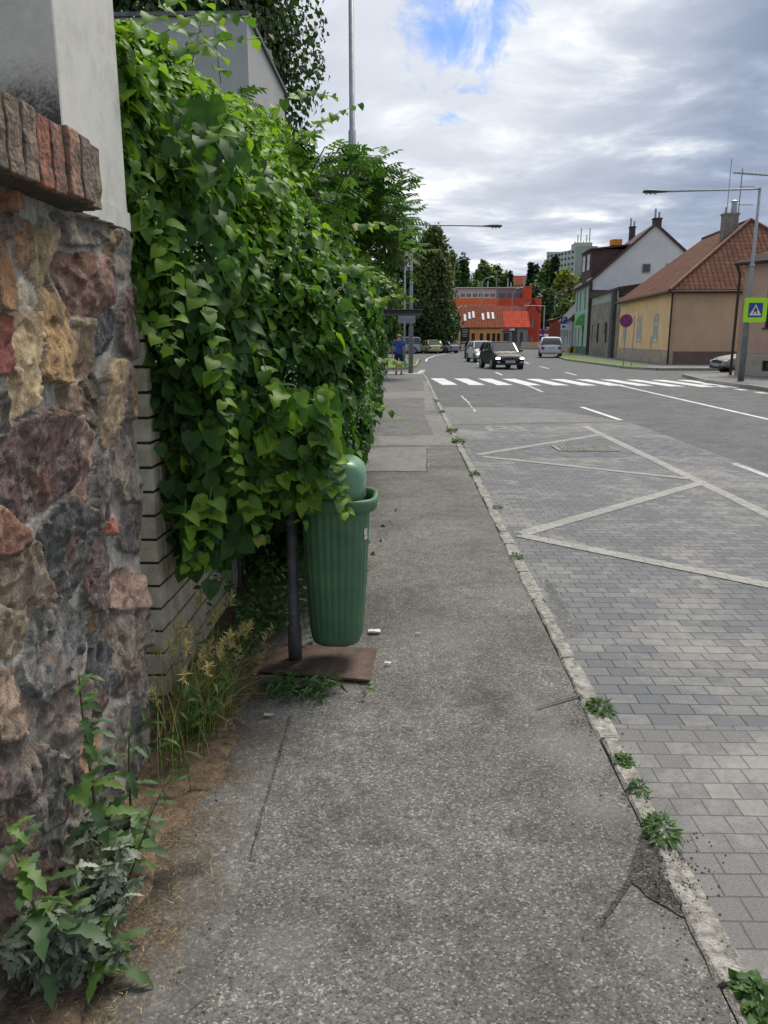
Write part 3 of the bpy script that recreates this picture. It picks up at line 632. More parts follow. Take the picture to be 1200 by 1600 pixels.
ix = (np.arange(nz_-1)[:, None]*ny_ + np.arange(ny_-1)[None]).ravel()
F = np.stack([ix, ix+1, ix+1+ny_, ix+ny_], 1)
m, nt, b = newmat('rubble stone')
at_ = N(nt, 'ShaderNodeAttribute', _attribute_name='col'); al = N(nt, 'ShaderNodeAttribute', _attribute_name='stone')
t = N(nt, 'ShaderNodeTexCoord'); P = t.outputs['Object']
mp = N(nt, 'ShaderNodeMapping'); mp.inputs['Scale'].default_value = (1, 1.1, .75); L(nt, P, mp.inputs[0])
n = N(nt, 'ShaderNodeTexNoise', Scale=26.0, Detail=9.0, Roughness=.72, Distortion=.8); L(nt, mp.outputs[0], n.inputs['Vector'])
n2 = N(nt, 'ShaderNodeTexNoise', Scale=9.0, Detail=8.0, Roughness=.7, Distortion=1.2); L(nt, mp.outputs[0], n2.inputs['Vector'])
c = mixc(nt, 1.0, at_.outputs['Color'], ramp(nt, n.outputs[0], [(.28, .45), (.5, 1.0), (.66, 1.5), (.8, 1.9)]).outputs[0], 'MULTIPLY')
fl = mathn(nt, 'MULTIPLY', ramp(nt, n2.outputs[0], [(.52, 0.0), (.56, .6), (.66, .85)]).outputs[0], mathn(nt, 'MULTIPLY', al.outputs['Fac'], ramp(nt, n.outputs[0], [(.46, 0.0), (.52, .75)]).outputs[0]))
c = mixc(nt, fl, c, (.52,.45,.36))
n7 = N(nt, 'ShaderNodeTexNoise', Scale=14.0, Detail=10.0, Roughness=.75, Distortion=.6); mp7 = N(nt, 'ShaderNodeMapping'); mp7.inputs['Location'].default_value = (1, 9, 4); L(nt, P, mp7.inputs[0]); L(nt, mp7.outputs[0], n7.inputs['Vector'])
c = mixc(nt, mathn(nt, 'MULTIPLY', ramp(nt, n7.outputs[0], [(.58, 0.0), (.64, .5), (.72, .65)]).outputs[0], al.outputs['Fac']), c, (.04,.034,.03))
n5 = N(nt, 'ShaderNodeTexNoise', Scale=6.0, Detail=7.0, Roughness=.65); mp5 = N(nt, 'ShaderNodeMapping'); mp5.inputs['Location'].default_value = (7, 3, 1); L(nt, P, mp5.inputs[0]); L(nt, mp5.outputs[0], n5.inputs['Vector'])
c = mixc(nt, mathn(nt, 'MULTIPLY', ramp(nt, n5.outputs[0], [(.55, 0.0), (.66, .5)]).outputs[0], al.outputs['Fac']), c, (.28,.11,.045))
gr = N(nt, 'ShaderNodeTexNoise', Scale=220.0, Detail=3.0, Roughness=.8); L(nt, P, gr.inputs['Vector'])
c = mixc(nt, 1.0, c, ramp(nt, gr.outputs[0], [(.3, .7), (.5, 1.0), (.72, 1.4)]).outputs[0], 'MULTIPLY')
L(nt, c, b.inputs['Base Color']); b.inputs['Roughness'].default_value = .75; b.inputs['Specular IOR Level'].default_value = .35
bp = N(nt, 'ShaderNodeBump', Strength=1.0, Distance=.02); L(nt, mathn(nt, 'ADD', n.outputs[0], mathn(nt, 'MULTIPLY', gr.outputs[0], .45)), bp.inputs['Height']); L(nt, bp.outputs[0], b.inputs['Normal'])
M['stone'] = m
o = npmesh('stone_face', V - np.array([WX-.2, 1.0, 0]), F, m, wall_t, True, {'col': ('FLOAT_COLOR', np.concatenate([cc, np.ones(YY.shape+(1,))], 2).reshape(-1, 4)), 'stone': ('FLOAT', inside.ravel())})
mb = MB(); mb.box(-.30, .10, -2.2, 1.70, -.1, 1.86); mb.build('wall_core', mat('rough mortar', (.24,.22,.19), .95, .25, 20, 1, 60), wall_t)
# coping of bricks on edge
cop = thing('brick_coping', (WX, 1.0, 1.9), 'weathered soldier course of old bricks capping the stone wall', 'coping')
rs = random.Random(3); yb = -1.0; i = 0
brc = [(.19,.13,.09),(.24,.17,.12),(.33,.12,.07),(.26,.12,.085),(.29,.16,.11),(.19,.14,.095),(.17,.125,.09)]
def brickm(k, c): return mat('old brick %s' % k, tuple(x*1.15 for x in c), .9, .3, 34, 1.0, 70, c2=(.07,.06,.052))
bms = [brickm(k, c) for k, c in zip(('grey','buff','red','maroon','russet','brown','dun'), brc)]
bms2 = [bms[0], bms[1], bms[2], bms[3], bms[4], bms[5], bms[6]]
nb = int((2.27+1.0)/.074); 
for k in range(nb):
    w = .066; y1 = 2.27 - k*.0745; mb = MB(); q = rs.uniform(-.006, .006)
    rings = []
    for s_ in range(7):
        z = 1.905 + .162*s_/6 + rs.uniform(-.002, .002) + (q*.5)
        e = rs.uniform(-.003, .003)
        rings.append([(WX+.085+q+e, y1-w+rs.uniform(-.002,.002), z), (WX+.085+q+e, y1+rs.uniform(-.002,.002), z), (WX-.25, y1, z), (WX-.25, y1-w, z)])
    mb.loft(rings)
    cm = bms2[[5, 6, 4, 3, 2, 1, 0][k]] if k < 7 else rs.choice(bms)
    mb.build('brick', cm, cop, bevel=.004).location = (-WX, -1.0, -1.9)
mb = MB(); mb.box(WX-.24, WX+.062, -1.0, 2.262, 1.9, 2.056); o = mb.build('mortar_bed', mat('coping mortar', (.085,.075,.062), .95, .3, 25, 1, 60), cop); o.location = (-WX, -1.0, -1.9)
# white rendered pillar
m, nt, b = newmat('stained white render')
t = N(nt, 'ShaderNodeTexCoord'); P = t.outputs['Object']; sx = N(nt, 'ShaderNodeSeparateXYZ'); L(nt, P, sx.inputs[0])
n = N(nt, 'ShaderNodeTexNoise', Scale=7.0, Detail=9.0, Roughness=.75); L(nt, P, n.inputs['Vector'])
nf = N(nt, 'ShaderNodeTexNoise', Scale=110.0, Detail=5.0, Roughness=.8); L(nt, P, nf.inputs['Vector'])
base = ramp(nt, n.outputs[0], [(.3, (.50,.485,.44)), (.5, (.66,.645,.59)), (.7, (.72,.705,.65))])
geo = N(nt, 'ShaderNodeNewGeometry'); sn = N(nt, 'ShaderNodeSeparateXYZ'); L(nt, geo.outputs['Normal'], sn.inputs[0])
L(nt, ramp(nt, n.outputs[0], [(.3, (.50,.485,.44)), (.5, (.66,.645,.59))]).outputs[0], b.inputs['Base Color'])
# black mould creeping up from the coping on the near face
hh = mathn(nt, 'ADD', mathn(nt, 'SUBTRACT', sx.outputs[2], 1.98), mathn(nt, 'MULTIPLY', mathn(nt, 'SUBTRACT', n.outputs[0], .5), -.28))
hh = mathn(nt, 'ADD', hh, mathn(nt, 'MULTIPLY', mathn(nt, 'SUBTRACT', nf.outputs[0], .5), -.22))
mo = ramp(nt, hh, [(.15, .93), (.21, .5), (.30, 0.0)])
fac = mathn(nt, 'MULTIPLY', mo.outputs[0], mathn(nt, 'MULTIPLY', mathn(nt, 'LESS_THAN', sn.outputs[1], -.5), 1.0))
grey = mixc(nt, mathn(nt, 'MULTIPLY', mathn(nt, 'LESS_THAN', sn.outputs[1], -.5), .8), base.outputs[0], ramp(nt, n.outputs[0], [(.3, (.42,.40,.355)), (.6, (.56,.535,.485))]).outputs[0])  # face towards the eye coloured greyer to stand for its shade
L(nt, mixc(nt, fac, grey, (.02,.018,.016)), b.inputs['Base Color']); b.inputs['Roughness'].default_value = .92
bp = N(nt, 'ShaderNodeBump', Strength=.45, Distance=.004); L(nt, nf.outputs[0], bp.inputs['Height']); L(nt, bp.outputs[0], b.inputs['Normal'])
pil = thing('rendered_pillar', (WX-.2, 2.45, 1.9), 'white rendered pillar with black mould standing on the stone wall end', 'pillar')
mb = MB(); rs = random.Random(8)
# street face goes lower than the near one and has a ragged lower edge
yl = [2.225 + (2.70-2.225)*k/12 for k in range(13)]
rings = []
def ring(z, lo): return [(WX+.005, yl[0], z), (WX+.005, yl[-1], z), (WX-.6, yl[-1], z), (WX-.6, yl[0], z)]
mb.box(WX-.62, WX+.004, 2.225, 2.70, 1.93, 3.8)
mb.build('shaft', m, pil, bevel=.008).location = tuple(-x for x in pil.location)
mb = MB()
for k in range(12):
    z0 = 1.905 + .002*math.sin(k*2.1); mb.box(WX-.02, WX+.010, yl[k]+.001, yl[k+1]+.0012, z0, 1.96)
mb.build('render_edge', m, pil).location = tuple(-x for x in pil.location)

# pale brick pier
pier = thing('brick_pier', (-1.05, 3.5, 0), 'pale cream brick pier behind the stone wall, half hidden by the vine', 'pier')
rs = random.Random(6); mb = MB(); mj = MB(); PX = -1.01; Y0, Y1 = 3.13, 4.22
ch = .10
for r_ in range(18):
    z0 = r_*ch - .05
    # street face bricks
    y = Y0 + (0 if r_ % 2 else -.0); first = True; off = .25 if r_ % 2 else .12
    while y < Y1 - .02:
        l_ = min(off if first else .25, Y1-y); first = False
        mb.box(PX-.10, PX+rs.uniform(-.002, .002), y+.001, y+l_-.009, z0, z0+.088); y += l_
    x = PX - .002
    # near face bricks
    for l_ in ((.12,.25,.25) if r_ % 2 else (.25,.25,.12)):
        mb.box(x-l_+.009-.1*0, x-.101*0-.001, Y0-.004+rs.uniform(-.001,.001), Y0+.095, z0, z0+.088) if False else None
        x -= l_
mb2 = MB()
for r_ in range(18):
    z0 = r_*ch - .05; x = PX-.003
    for l_ in ((.12,.25,.25) if r_ % 2 else (.25,.25,.12)):
        mb2.box(x-l_+.009, x, Y0-.1, Y0-.002+rs.uniform(-.0015,.0015)*0-.001*(r_ % 2), z0, z0+.088); x -= l_
mb2.v = [(p[0], p[1], p[2]) for p in mb2.v]
mcream = mat('cream brick', (.62,.55,.42), .85, .16, 11, .5, 80, c2=(.43,.375,.28))
loc = tuple(-x for x in pier.location)
mb.build('brick_course', mcream, pier, bevel=.003).location = loc
mb2.build('brick_course', mcream, pier, bevel=.003).location = loc
mb = MB(); mb.box(PX-.62, PX-.009, Y0-.092, Y1-.006, -.1, 1.83); mb.build('mortar_core', mat('dark joint mortar', (.045,.04,.034), .95, .2, 30, .5), pier).location = loc
mb = MB(); mb.box(PX-.60, PX+.012, Y1, Y1+.20, -.1, .36); mb.build('plinth', M['concrete'], pier).location = loc

# ------------------------------------------------------------------ the vine over the fence
fence = thing('garden_fence', (-1.45, 10, 0), 'dark garden fence under the climbing vine and shrubs, made solid to block light', 'fence')
mb = MB(); mb.box(-.08, .0, -5.5, 19, -.1, 1.75); mb.build('panel', mat('dark board', (.035,.034,.03), .9, .2, 9, .3), fence)  # solid panel hidden by leaves, added to stop light coming through
mb = MB(); mb.box(-.10, .02, -5.5, 19, 1.753, 1.80); mb.build('rail', M['metal_dark'], fence)
vine = thing('climbing_vine', (-1.3, 4.5, 0), 'bright green climbing vine with heart shaped leaves spilling over the pier and bin', 'vine')
def prof(s, Y):
    """cross section of the hedge: s 0..1 from lower edge to crest; returns X, Z"""
    k = np.clip((Y-2.74)/1.05, 0, 1); k = k*k*(3-2*k)
    g = np.clip((Y-3)/7, 0, 1)
    zt = 2.62 + .75*np.clip((Y-2.8)/5, 0, 1) + .25*g
    xs = np.array([-.80,-.50,-.37,-.31,-.34,-.52,-.80,-1.06,-1.38]); zs = np.array([-.02,.14,.32,.44,.55,.67,.82,.94,1.02])
    X = np.interp(s, np.linspace(0, 1, 9), xs); Z = np.interp(s, np.linspace(0, 1, 9), zs)*zt
    front = np.interp(s, np.linspace(0, 1, 9), [-1.12,-1.02,-.97,-.93,-.90,-.90,-.93,-1.02,-1.35])
    X = front*(1-k) + (X - .08*g)*k
    return X, Z
def vine_pts(n, y0, y1, depth, seed, pw=1.0):
    r = np.random.default_rng(seed)
    Y = y0 + (y1-y0)*r.random(n)**pw; s = r.random(n)
    X, Z = prof(s, Y); X2, Z2 = prof(np.clip(s+.02, 0, 1), Y); X3, Z3 = prof(s, Y+.1)
    ta = np.stack([X2-X, 0*Y, Z2-Z], 1); tb = np.stack([X3-X, .1+0*Y, Z3-Z], 1)
    Nn = unit(np.cross(tb, ta)); Nn = np.where((Nn[:, 0] < 0)[:, None], -Nn, Nn)
    P = np.stack([X, Y, Z], 1)
    b1 = vnoise(P, 2.3, 1)*.10 + vnoise(P, 5.5, 4)*.10 + vnoise(P, 13, 6)*.075
    dp = np.abs(r.normal(0, 1, n))*depth
    P = P + Nn*(b1 - dp + .03)[:, None]
    return P, Nn, s, dp
def leaves_on(name, n, y0, y1, depth, size, T, seed, m, pw=1.0, parent=None, zmin=None, young_lit=.0):
    P, Nn, s, dp = vine_pts(n, y0, y1, depth, seed, pw); r = np.random.default_rng(seed+50)
    keep = np.ones(n, bool)
    if zmin is not None: keep &= P[:, 2] > zmin(P[:, 1], P[:, 0])
    keep &= ~((P[:, 1] < 2.75) & (P[:, 0] > -.99))
    P, Nn, s, dp = P[keep], Nn[keep], s[keep], dp[keep]; n = len(P)
    nn = unit(Nn*.8 + np.array([.1, -.2, .55]) + r.normal(0, .62, (n, 3)))
    tip = unit(np.array([[.1, -.1, -.75]]) + Nn*.5 + r.normal(0, .62, (n, 3)))
    q = r.random(n)*.55 + .32*np.clip(vnoise(P, 3.1, 8), -1, 1) + .58*np.clip((s-.48)/.28, 0, 1) + young_lit + .02 - 1.4*dp  # crest leaves coloured lighter as if lit, deeper leaves darker as if shaded
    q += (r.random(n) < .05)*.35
    sz = size*np.clip(r.lognormal(-.14, .34, n), .35, 1.3)
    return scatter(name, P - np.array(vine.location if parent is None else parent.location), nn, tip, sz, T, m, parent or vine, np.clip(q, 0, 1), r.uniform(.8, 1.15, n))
def skirt(Y, X):   # the vine's lower edge: high over the pier and bin, down to the ground further on
    base = np.interp(Y, [2.6, 3.02, 3.14, 3.4, 3.9, 4.3, 4.7, 5.2], [1.85, 1.7, .74, .70, .62, .45, .1, 0])
    overbin = np.where((X > -.72) & (Y < 4.1), np.interp(X, [-.72, -.5, -.36, -.26], [.74, .80, .90, 1.02]), 0)
    return np.maximum(base, overbin) + .05*np.sin(Y*17) + .05*np.sin(Y*41+2)
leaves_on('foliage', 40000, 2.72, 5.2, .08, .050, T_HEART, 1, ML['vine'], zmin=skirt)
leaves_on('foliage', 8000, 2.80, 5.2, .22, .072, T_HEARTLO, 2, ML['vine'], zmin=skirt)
leaves_on('foliage', 36000, 5.0, 9.5, .09, .060, T_HEARTLO, 3, ML['vine'], young_lit=.03)
# leaves behind the pier side: fills the dark space between pier and bin
r = np.random.default_rng(77)
n = 5200; P = np.stack([r.uniform(-1.38, -.72, n), r.uniform(3.0, 5.0, n), r.uniform(.55, 2.45, n)], 1)
P = P[(P[:, 1] > 4.25) | (P[:, 0] > -.98) | (P[:, 2] > 1.9)]; n = len(P)
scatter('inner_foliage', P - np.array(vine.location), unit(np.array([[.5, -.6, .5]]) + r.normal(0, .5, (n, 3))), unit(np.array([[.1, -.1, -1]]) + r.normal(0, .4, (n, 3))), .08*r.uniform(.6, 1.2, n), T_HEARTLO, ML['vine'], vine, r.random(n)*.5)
# hanging shoots with their own leaves
mb = MB(); LP = []; LN = []; LT = []; LR = []; LS = []
r = np.random.default_rng(5)
def shoot(p0, d0, ln, grav=.5, lv=.075, step=.055, rr=.0022, young_lit=.75):
    p = np.array(p0, float); d = unit(np.array(d0, float)); pts = [p.copy()]; n = int(ln/step)
    for i in range(n):
        d = unit(d + np.array([0, 0, -grav*.12]) + r.normal(0, .10, 3)); p = p + d*step; pts.append(p.copy())
        sd = unit(np.cross(d, [0, 0, 1]) + 1e-3)
        for sg in (-1, 1):
            LP.append(p + sd*sg*.012); LT.append(unit(sd*sg*.9 + d*.4 + np.array([0, 0, -.55]) + r.normal(0, .15, 3)))
            LN.append(unit(np.array([.15, -.35, .8]) + r.normal(0, .25, 3))); LR.append(min(1, young_lit*r.uniform(.7, 1.2))); LS.append(lv*(1-.5*i/n)*r.uniform(.7, 1.1))
    sm_ = MB(); sm_.tube([tuple(Vector(p) - vine.location) for p in pts], [rr*(1-.6*i/n) for i in range(n+1)], 5); sm_.build('shoot', M['stem_green'], vine, smooth=True)
for (px, py, Y, d, ln, g) in [(250,330,2.9,(.3,-.3,-.6),.5,1),(300,420,2.95,(.4,-.3,-1),.45,1),(330,540,3.0,(.2,-.3,-1),.6,1.2),(410,560,3.2,(.3,-.2,-1),.6,1.2),(440,640,3.3,(.3,-.2,-1),.5,1.2),(480,640,3.3,(.5,-.3,-.8),.4,1),(520,700,3.25,(.3,-.1,-.8),.28,1),(500,730,3.2,(.4,0,-.6),.26,1.3),(420,720,3.2,(.1,-.2,-1),.35,1),(380,740,3.1,(0,-.2,-1),.32,1),(330,760,3.0,(0,-.2,-1),.34,1),(290,780,2.95,(0,-.1,-1),.3,1),(215,480,2.85,(.4,-.3,-.3),.3,.8),
        (300,100,3.3,(.2,0,1),.26,.1),(345,130,3.5,(-.1,0,1),.34,.2),(230,70,3.0,(.8,0,.4),.42,.8),(200,60,2.9,(.5,0,.5),.30,.8),(270,90,3.2,(.6,-.2,.5),.35,.8),(420,180,4.5,(.6,0,.7),.42,.9),(470,230,5.0,(.7,-.1,.6),.45,.9),(520,420,4.5,(1,-.3,.3),.45,.9),(560,480,5.5,(1,-.3,.3),.45,1),(560,560,6,(1,-.3,.2),.4,1),(530,620,4.6,(1,-.3,.2),.4,1),(545,360,5.0,(.9,-.3,.4),.5,1),(390,300,3.4,(.5,-.6,.2),.35,1),(330,220,3.2,(.5,-.5,.4),.35,1)]:
    x, z = AY(px, py, Y); shoot((x, Y, z), d, ln, g)
LP = np.array(LP) - np.array(vine.location)
scatter('shoot_leaves', LP, np.array(LN), np.array(LT), np.array(LS), T_HEART, ML['vine'], vine, np.array(LR))
r = np.random.default_rng(123); n = 900
P = np.stack([r.uniform(-.80, -.30, n), r.uniform(3.16, 3.42, n), r.uniform(.84, 1.35, n)], 1); P = P[(P[:, 2] > .90 + 1.1*np.maximum(0, P[:, 0]+.42) + .05*np.sin(P[:, 0]*31))]; n = len(P)
scatter('draped_foliage', P - np.array(vine.location), unit(np.array([[.3, -.7, .5]]) + r.normal(0, .5, (n, 3))), unit(np.array([[.2, -.1, -1]]) + r.normal(0, .5, (n, 3))), .072*np.clip(r.lognormal(-.1, .3, n), .4, 1.5), T_HEART, ML['vine'], vine, np.clip(.25+.6*r.random(n), 0, 1))
# woody stems inside
mb = MB()
for k in range(26):
    y0 = 2.95 + .16*k + random.uniform(-.1, .1); pts = []; x = -1.05 + random.uniform(-.2, .15); z = .02 if y0 > 4.2 else .45
    yy = y0
    while z < 2.3:
        pts.append((x+1.3, yy-4.5, z)); z += .12; x += random.uniform(-.03, .035); yy += random.uniform(-.05, .05)
    mb = MB(); mb.tube(pts, [.009*(1-.5*i/len(pts)) for i in range(len(pts))], 5); mb.build('stem', M['bark'], vine, smooth=True)
# pale flower buds in loose clusters
mb = MB()
def ball(mb, c, r_):
    vs = [Vector(c) + Vector(p)*r_ for p in ((1,0,0),(-1,0,0),(0,1,0),(0,-1,0),(0,0,1),(0,0,-1))]
    mb.add(vs, [(0,2,4),(2,1,4),(1,3,4),(3,0,4),(2,0,5),(1,2,5),(3,1,5),(0,3,5)])
Pv, Nv, s_, _ = vine_pts(70, 2.8, 5.2, .0, 99)
for p, nv in zip(Pv, Nv):
    if p[2] < 1.0: continue
    c0 = p + nv*.05
    for k in range(14):
        q = c0 + r.normal(0, .028, 3); ball(mb, Vector(q) - vine.location, .0045)
mb.build('flower_buds', mat('pale bud', (.42,.5,.28), .6, .1, 20, 0), vine)['kind'] = 'stuff'

# ash / elder shrub with feathery leaves rising over the vine
def pinnate(nl=4):
    V = []; F = []; o = 0
    V1, F1 = T_LANCE
    def put(bx, by, ang, sc):
        nonlocal o
        c, s = math.cos(ang), math.sin(ang)
        for p in V1: V.append((bx + sc*(p[0]*1.6*c - p[1]*s), by + sc*(p[0]*1.6*s + p[1]*c), sc*p[2] - .12*by*by)); 
        for f in F1: F.append(tuple(i+o for i in f))
        o += len(V1)
    for i in range(nl):
        y = .25 + .55*i/(nl-1)
        put(0, y, R(58), .34); put(0, y, R(-58), .34)
    put(0, .85, 0, .36)
    w = .008
    V += [(-w,0,0),(w,0,0),(w,.9,-.1),(-w,.9,-.1)]; F.append((o, o+1, o+2, o+3))
    return np.array(V), np.array(F)
T_PIN = pinnate()
shrub = thing('ash_shrub', (-1.2, 9.5, 0), 'tall feathery leaved shrub arching out over the sidewalk behind the vine', 'shrub')
mb = MB(); LP = []; LN = []; LT = []; LS = []
rs = np.random.default_rng(21)
for k in range(90):
    y0 = rs.uniform(6.2, 12.0); tgt = np.array([rs.uniform(-1.5, -.35) + (.45 if 8.6 < y0 < 11 else 0)*rs.random(), y0 + rs.normal(0, .6), 0])
    top = np.interp(y0, [6.2, 8.5, 10, 12], [3.35, 3.75, 3.9, 3.7]); tgt[2] = top*rs.uniform(.78, 1.02) - .75*max(0, tgt[0]+.75)
    b0 = np.array([-1.35 + rs.normal(0, .1), y0 + rs.normal(0, .3), .3]); mid = (b0+tgt)/2 + np.array([-.15, 0, .45])
    pts = []
    for t_ in np.linspace(0, 1, 9):
        pts.append((1-t_)**2*b0 + 2*t_*(1-t_)*mid + t_*t_*tgt)
    mb.tube([tuple(p - np.array(shrub.location)) for p in pts], [.018*(1-.8*i/9) for i in range(9)], 5)
    for p, q in zip(pts[3:-1], pts[4:]):
        for j in range(9):
            f = rs.random(); c = p*(1-f) + q*f; d = unit(q-p)
            out = unit(rs.normal(0, 1, 3) + d*.6 + np.array([.5, -.15, 0])); LP.append(c); LT.append(unit(out + np.array([0, 0, -.25]))); LN.append(unit(np.array([0,0,1.0]) + rs.normal(0, .35, 3))); LS.append(rs.uniform(.16, .28))
# outermost sprays towards the street
for k in range(60):
    c0 = np.array([rs.uniform(-.55, -.05), rs.uniform(8.8, 11.2), rs.uniform(2.6, 3.35)]); c0[2] -= .5*(c0[0]+.3)
    for j in range(10):
        c = c0 + rs.normal(0, .12, 3); LP.append(c); LT.append(unit(np.array([.7, -.1, -.1]) + rs.normal(0, .5, 3))); LN.append(unit(np.array([0,0,1.0]) + rs.normal(0, .35, 3))); LS.append(rs.uniform(.15, .26))
for k in range(12):
    a = np.array([-1.1, rs.uniform(8.8, 11.2), 2.2]); b_ = np.array([rs.uniform(-.35, .0), a[1]+rs.normal(0,.2), rs.uniform(2.8, 3.25)])
    mb.tube([tuple(a*(1-t_)+b_*t_+np.array([0,0,.3*math.sin(3.14*t_)]) - np.array(shrub.location)) for t_ in np.linspace(0,1,7)], [.011*(1-.8*i/7) for i in range(7)], 5)
mb.build('branches', M['bark'], shrub, smooth=True)
scatter('foliage', np.array(LP) - np.array(shrub.location), np.array(LN), np.array(LT), np.array(LS), T_PIN, ML['elder'], shrub)
# farther hedge: mixed growth to the end of the walk
hedge = thing('mixed_hedge', (-1.6, 18, 0), 'long leafy hedge hanging over the far left side of the sidewalk', 'hedge')
def hedge_leaves(n, y0, y1, size, T, seed, m, hfun, xfun, name='foliage', parent=None):
    r = np.random.default_rng(seed); Y = r.uniform(y0, y1, n); s = r.random(n); H = hfun(Y); xm = xfun(Y)
    a = s*math.pi*.62
    X = -1.9 + (xm+1.9)*np.cos(a*.9)**.5*(1-.25*(1-np.minimum(1, s*4))); X = np.where(np.isnan(X), -1.9, X)
    Z = H*np.sin(np.minimum(a, math.pi/2)*.98)
    P = np.stack([X, Y, Z], 1); Nn = unit(np.stack([np.cos(a)+.2, 0*a-.25, np.sin(a)], 1))
    P += Nn*(vnoise(P, 1.2, seed)*.28 + vnoise(P, 3.1, seed)*.16 - np.abs(r.normal(0, .12, n)))[:, None]
    P[:, 2] = np.maximum(P[:, 2], .03)
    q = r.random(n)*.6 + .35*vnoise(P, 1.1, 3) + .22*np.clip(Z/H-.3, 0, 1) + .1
    return scatter(name, P - np.array(parent.location), unit(Nn + [0, -.2, .6] + r.normal(0, .45, (n, 3))), unit([[.2, -.1, -.8]] + r.normal(0, .5, (n, 3))), size*r.uniform(.6, 1.3, n), T, m, parent, np.clip(q, 0, 1))
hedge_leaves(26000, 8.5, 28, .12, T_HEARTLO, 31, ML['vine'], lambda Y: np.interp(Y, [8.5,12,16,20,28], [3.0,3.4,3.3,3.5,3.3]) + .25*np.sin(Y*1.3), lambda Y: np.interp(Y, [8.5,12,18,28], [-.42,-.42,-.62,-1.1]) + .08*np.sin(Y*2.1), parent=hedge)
mb = MB()
for k in range(14):
    y0 = 9+k*1.4; mb = MB(); mb.tube([(-.2, y0-18, 0), (-.15+random.uniform(-.1,.1), y0-18, 1.2), (-.1, y0-17.8, 2.6)], [.05,.04,.015], 6); mb.build('stem', M['bark'], hedge, smooth=True)
# low weeds along hedge foot (yellow-green grass)
r = np.random.default_rng(9); n = 5200
Y = r.uniform(4.6, 29, n)**1.0; X = -.72 - .22*r.random(n) + .16*np.sin(Y*1.7) - .012*Y*.9 + .25*(Y < 6)*-1*0
B = np.stack([X + np.interp(Y, [4.6, 9, 16], [.0, .12, .08]), Y, 0*Y], 1)
tag(blades('roadside_grass', B, r.uniform(.08, .32, n), r.normal(0, .09, (n, 2)) + [.05, -.02], .008, ML['grass'], seg=3), kind='stuff', label='green grass and weeds growing along the foot of the hedge')

# ------------------------------------------------------------------ litter bin
bn = thing('litter_bin', (-.42, 3.5, 0), 'green ribbed plastic litter bin on a grey post with rusty base plate', 'litter bin')
BL = bn.location
mb = MB(); q = [(-.68,3.36),(-.15,3.27),(-.13,3.64),(-.63,3.70)]
mb.loft([[(x-BL.x, y-BL.y, z) for x, y in q] for z in (.012, .024)]); mb.build('base_plate', M['rust'], bn, bevel=.003)
px_ = -.525 - BL.x
mb = MB(); mb.tube([(px_, 0, .024), (px_, 0, .19), (px_, 0, .205), (px_, 0, .95)], [.034, .034, .027, .026], 16); mb.build('post', M['metal_dark'], bn, smooth=False, bevel=0).data.polygons.foreach_set('use_smooth', [True]*50)
mb = MB(); mb.tube([(px_, 0, .245), (px_, 0, .255)], [.030, .030], 14); mb.build('clamp', M['metal_dark'], bn); mb = MB(); mb.tube([(px_, 0, .70), (px_, 0, .73)], [.031, .031], 14); mb.build('clamp', M['metal_dark'], bn)
def sq(cx, cy, hx, hy, z, n=64, p=3.2, rib=0.0, nr=24):
    out = []
    for k in range(n):
        t_ = 2*math.pi*(k+.5)/n; c_, s_ = math.cos(t_), math.sin(t_)
        rr = (abs(c_)**p + abs(s_)**p)**(-1/p)
        if rib: rr *= 1 - rib*(.5+.5*math.cos(nr*t_))**6
        out.append((cx + hx*rr*c_, cy + hy*rr*s_, z))
    return out
cx, cy = .105, 0.0
rings = []
for z, k, rb in [(.128,.45,0),(.13,.62,0),(.14,.70,0),(.16,.755,0),(.185,.785,.02),(.25,.82,.03),(.35,.862,.03),(.45,.90,.03),(.55,.93,.03),(.65,.955,.03),(.74,.975,.03),(.785,.985,.03),(.795,.99,0),(.80,.99,0)]:
    rings.append(sq(cx - .01*(1-k), cy, .160*k, .165*k, z, 144, 2.9, rb, 30))
mb = MB(); mb.loft(rings); mb.build('body', M['bin'], bn, smooth=True)
rings = [sq(cx+.008, cy, hx, hy, z, 64, 3.4) for z, hx, hy in [(.790,.166,.168),(.792,.180,.182),(.798,.186,.186),(.83,.190,.190),(.845,.188,.188),(.85,.182,.182),(.848,.168,.168),(.80,.160,.160),(.78,.158,.158)]]
mb = MB(); mb.loft(rings, cap=False); mb.build('rim', M['bin'], bn, smooth=True)
mb = MB(); mb.loft([sq(cx+.008, cy, .159, .159, z, 48, 3.4) for z in (.800, .8002)]); mb.build('opening', M['dark_gap'], bn)
# hood: rises at the post side, chamfered towards the street
mb = MB(); rings = []
for z, x0, x1, hy in [(.852,-.165,.132,.150),(.856,-.168,.138,.154),(.90,-.167,.141,.153),(.955,-.162,.140,.149),(.985,-.158,.131,.145),(1.003,-.150,.112,.137),(1.014,-.138,.095,.124),(1.020,-.12,.075,.10),(1.023,-.05,.03,.04)]:
    rings.append(sq(cx + (x0+x1)/2, cy, (x1-x0)/2, hy, z, 48, 4.0))
mb.loft(rings); mb.build('hood', M['binlid'], bn, smooth=True)
mb = MB(); mb.loft([sq(cx-.016, cy, .155, .157, z, 48, 3.0) for z in (.846, .856)], ); mb.build('hood_rim', M['bin'], bn)
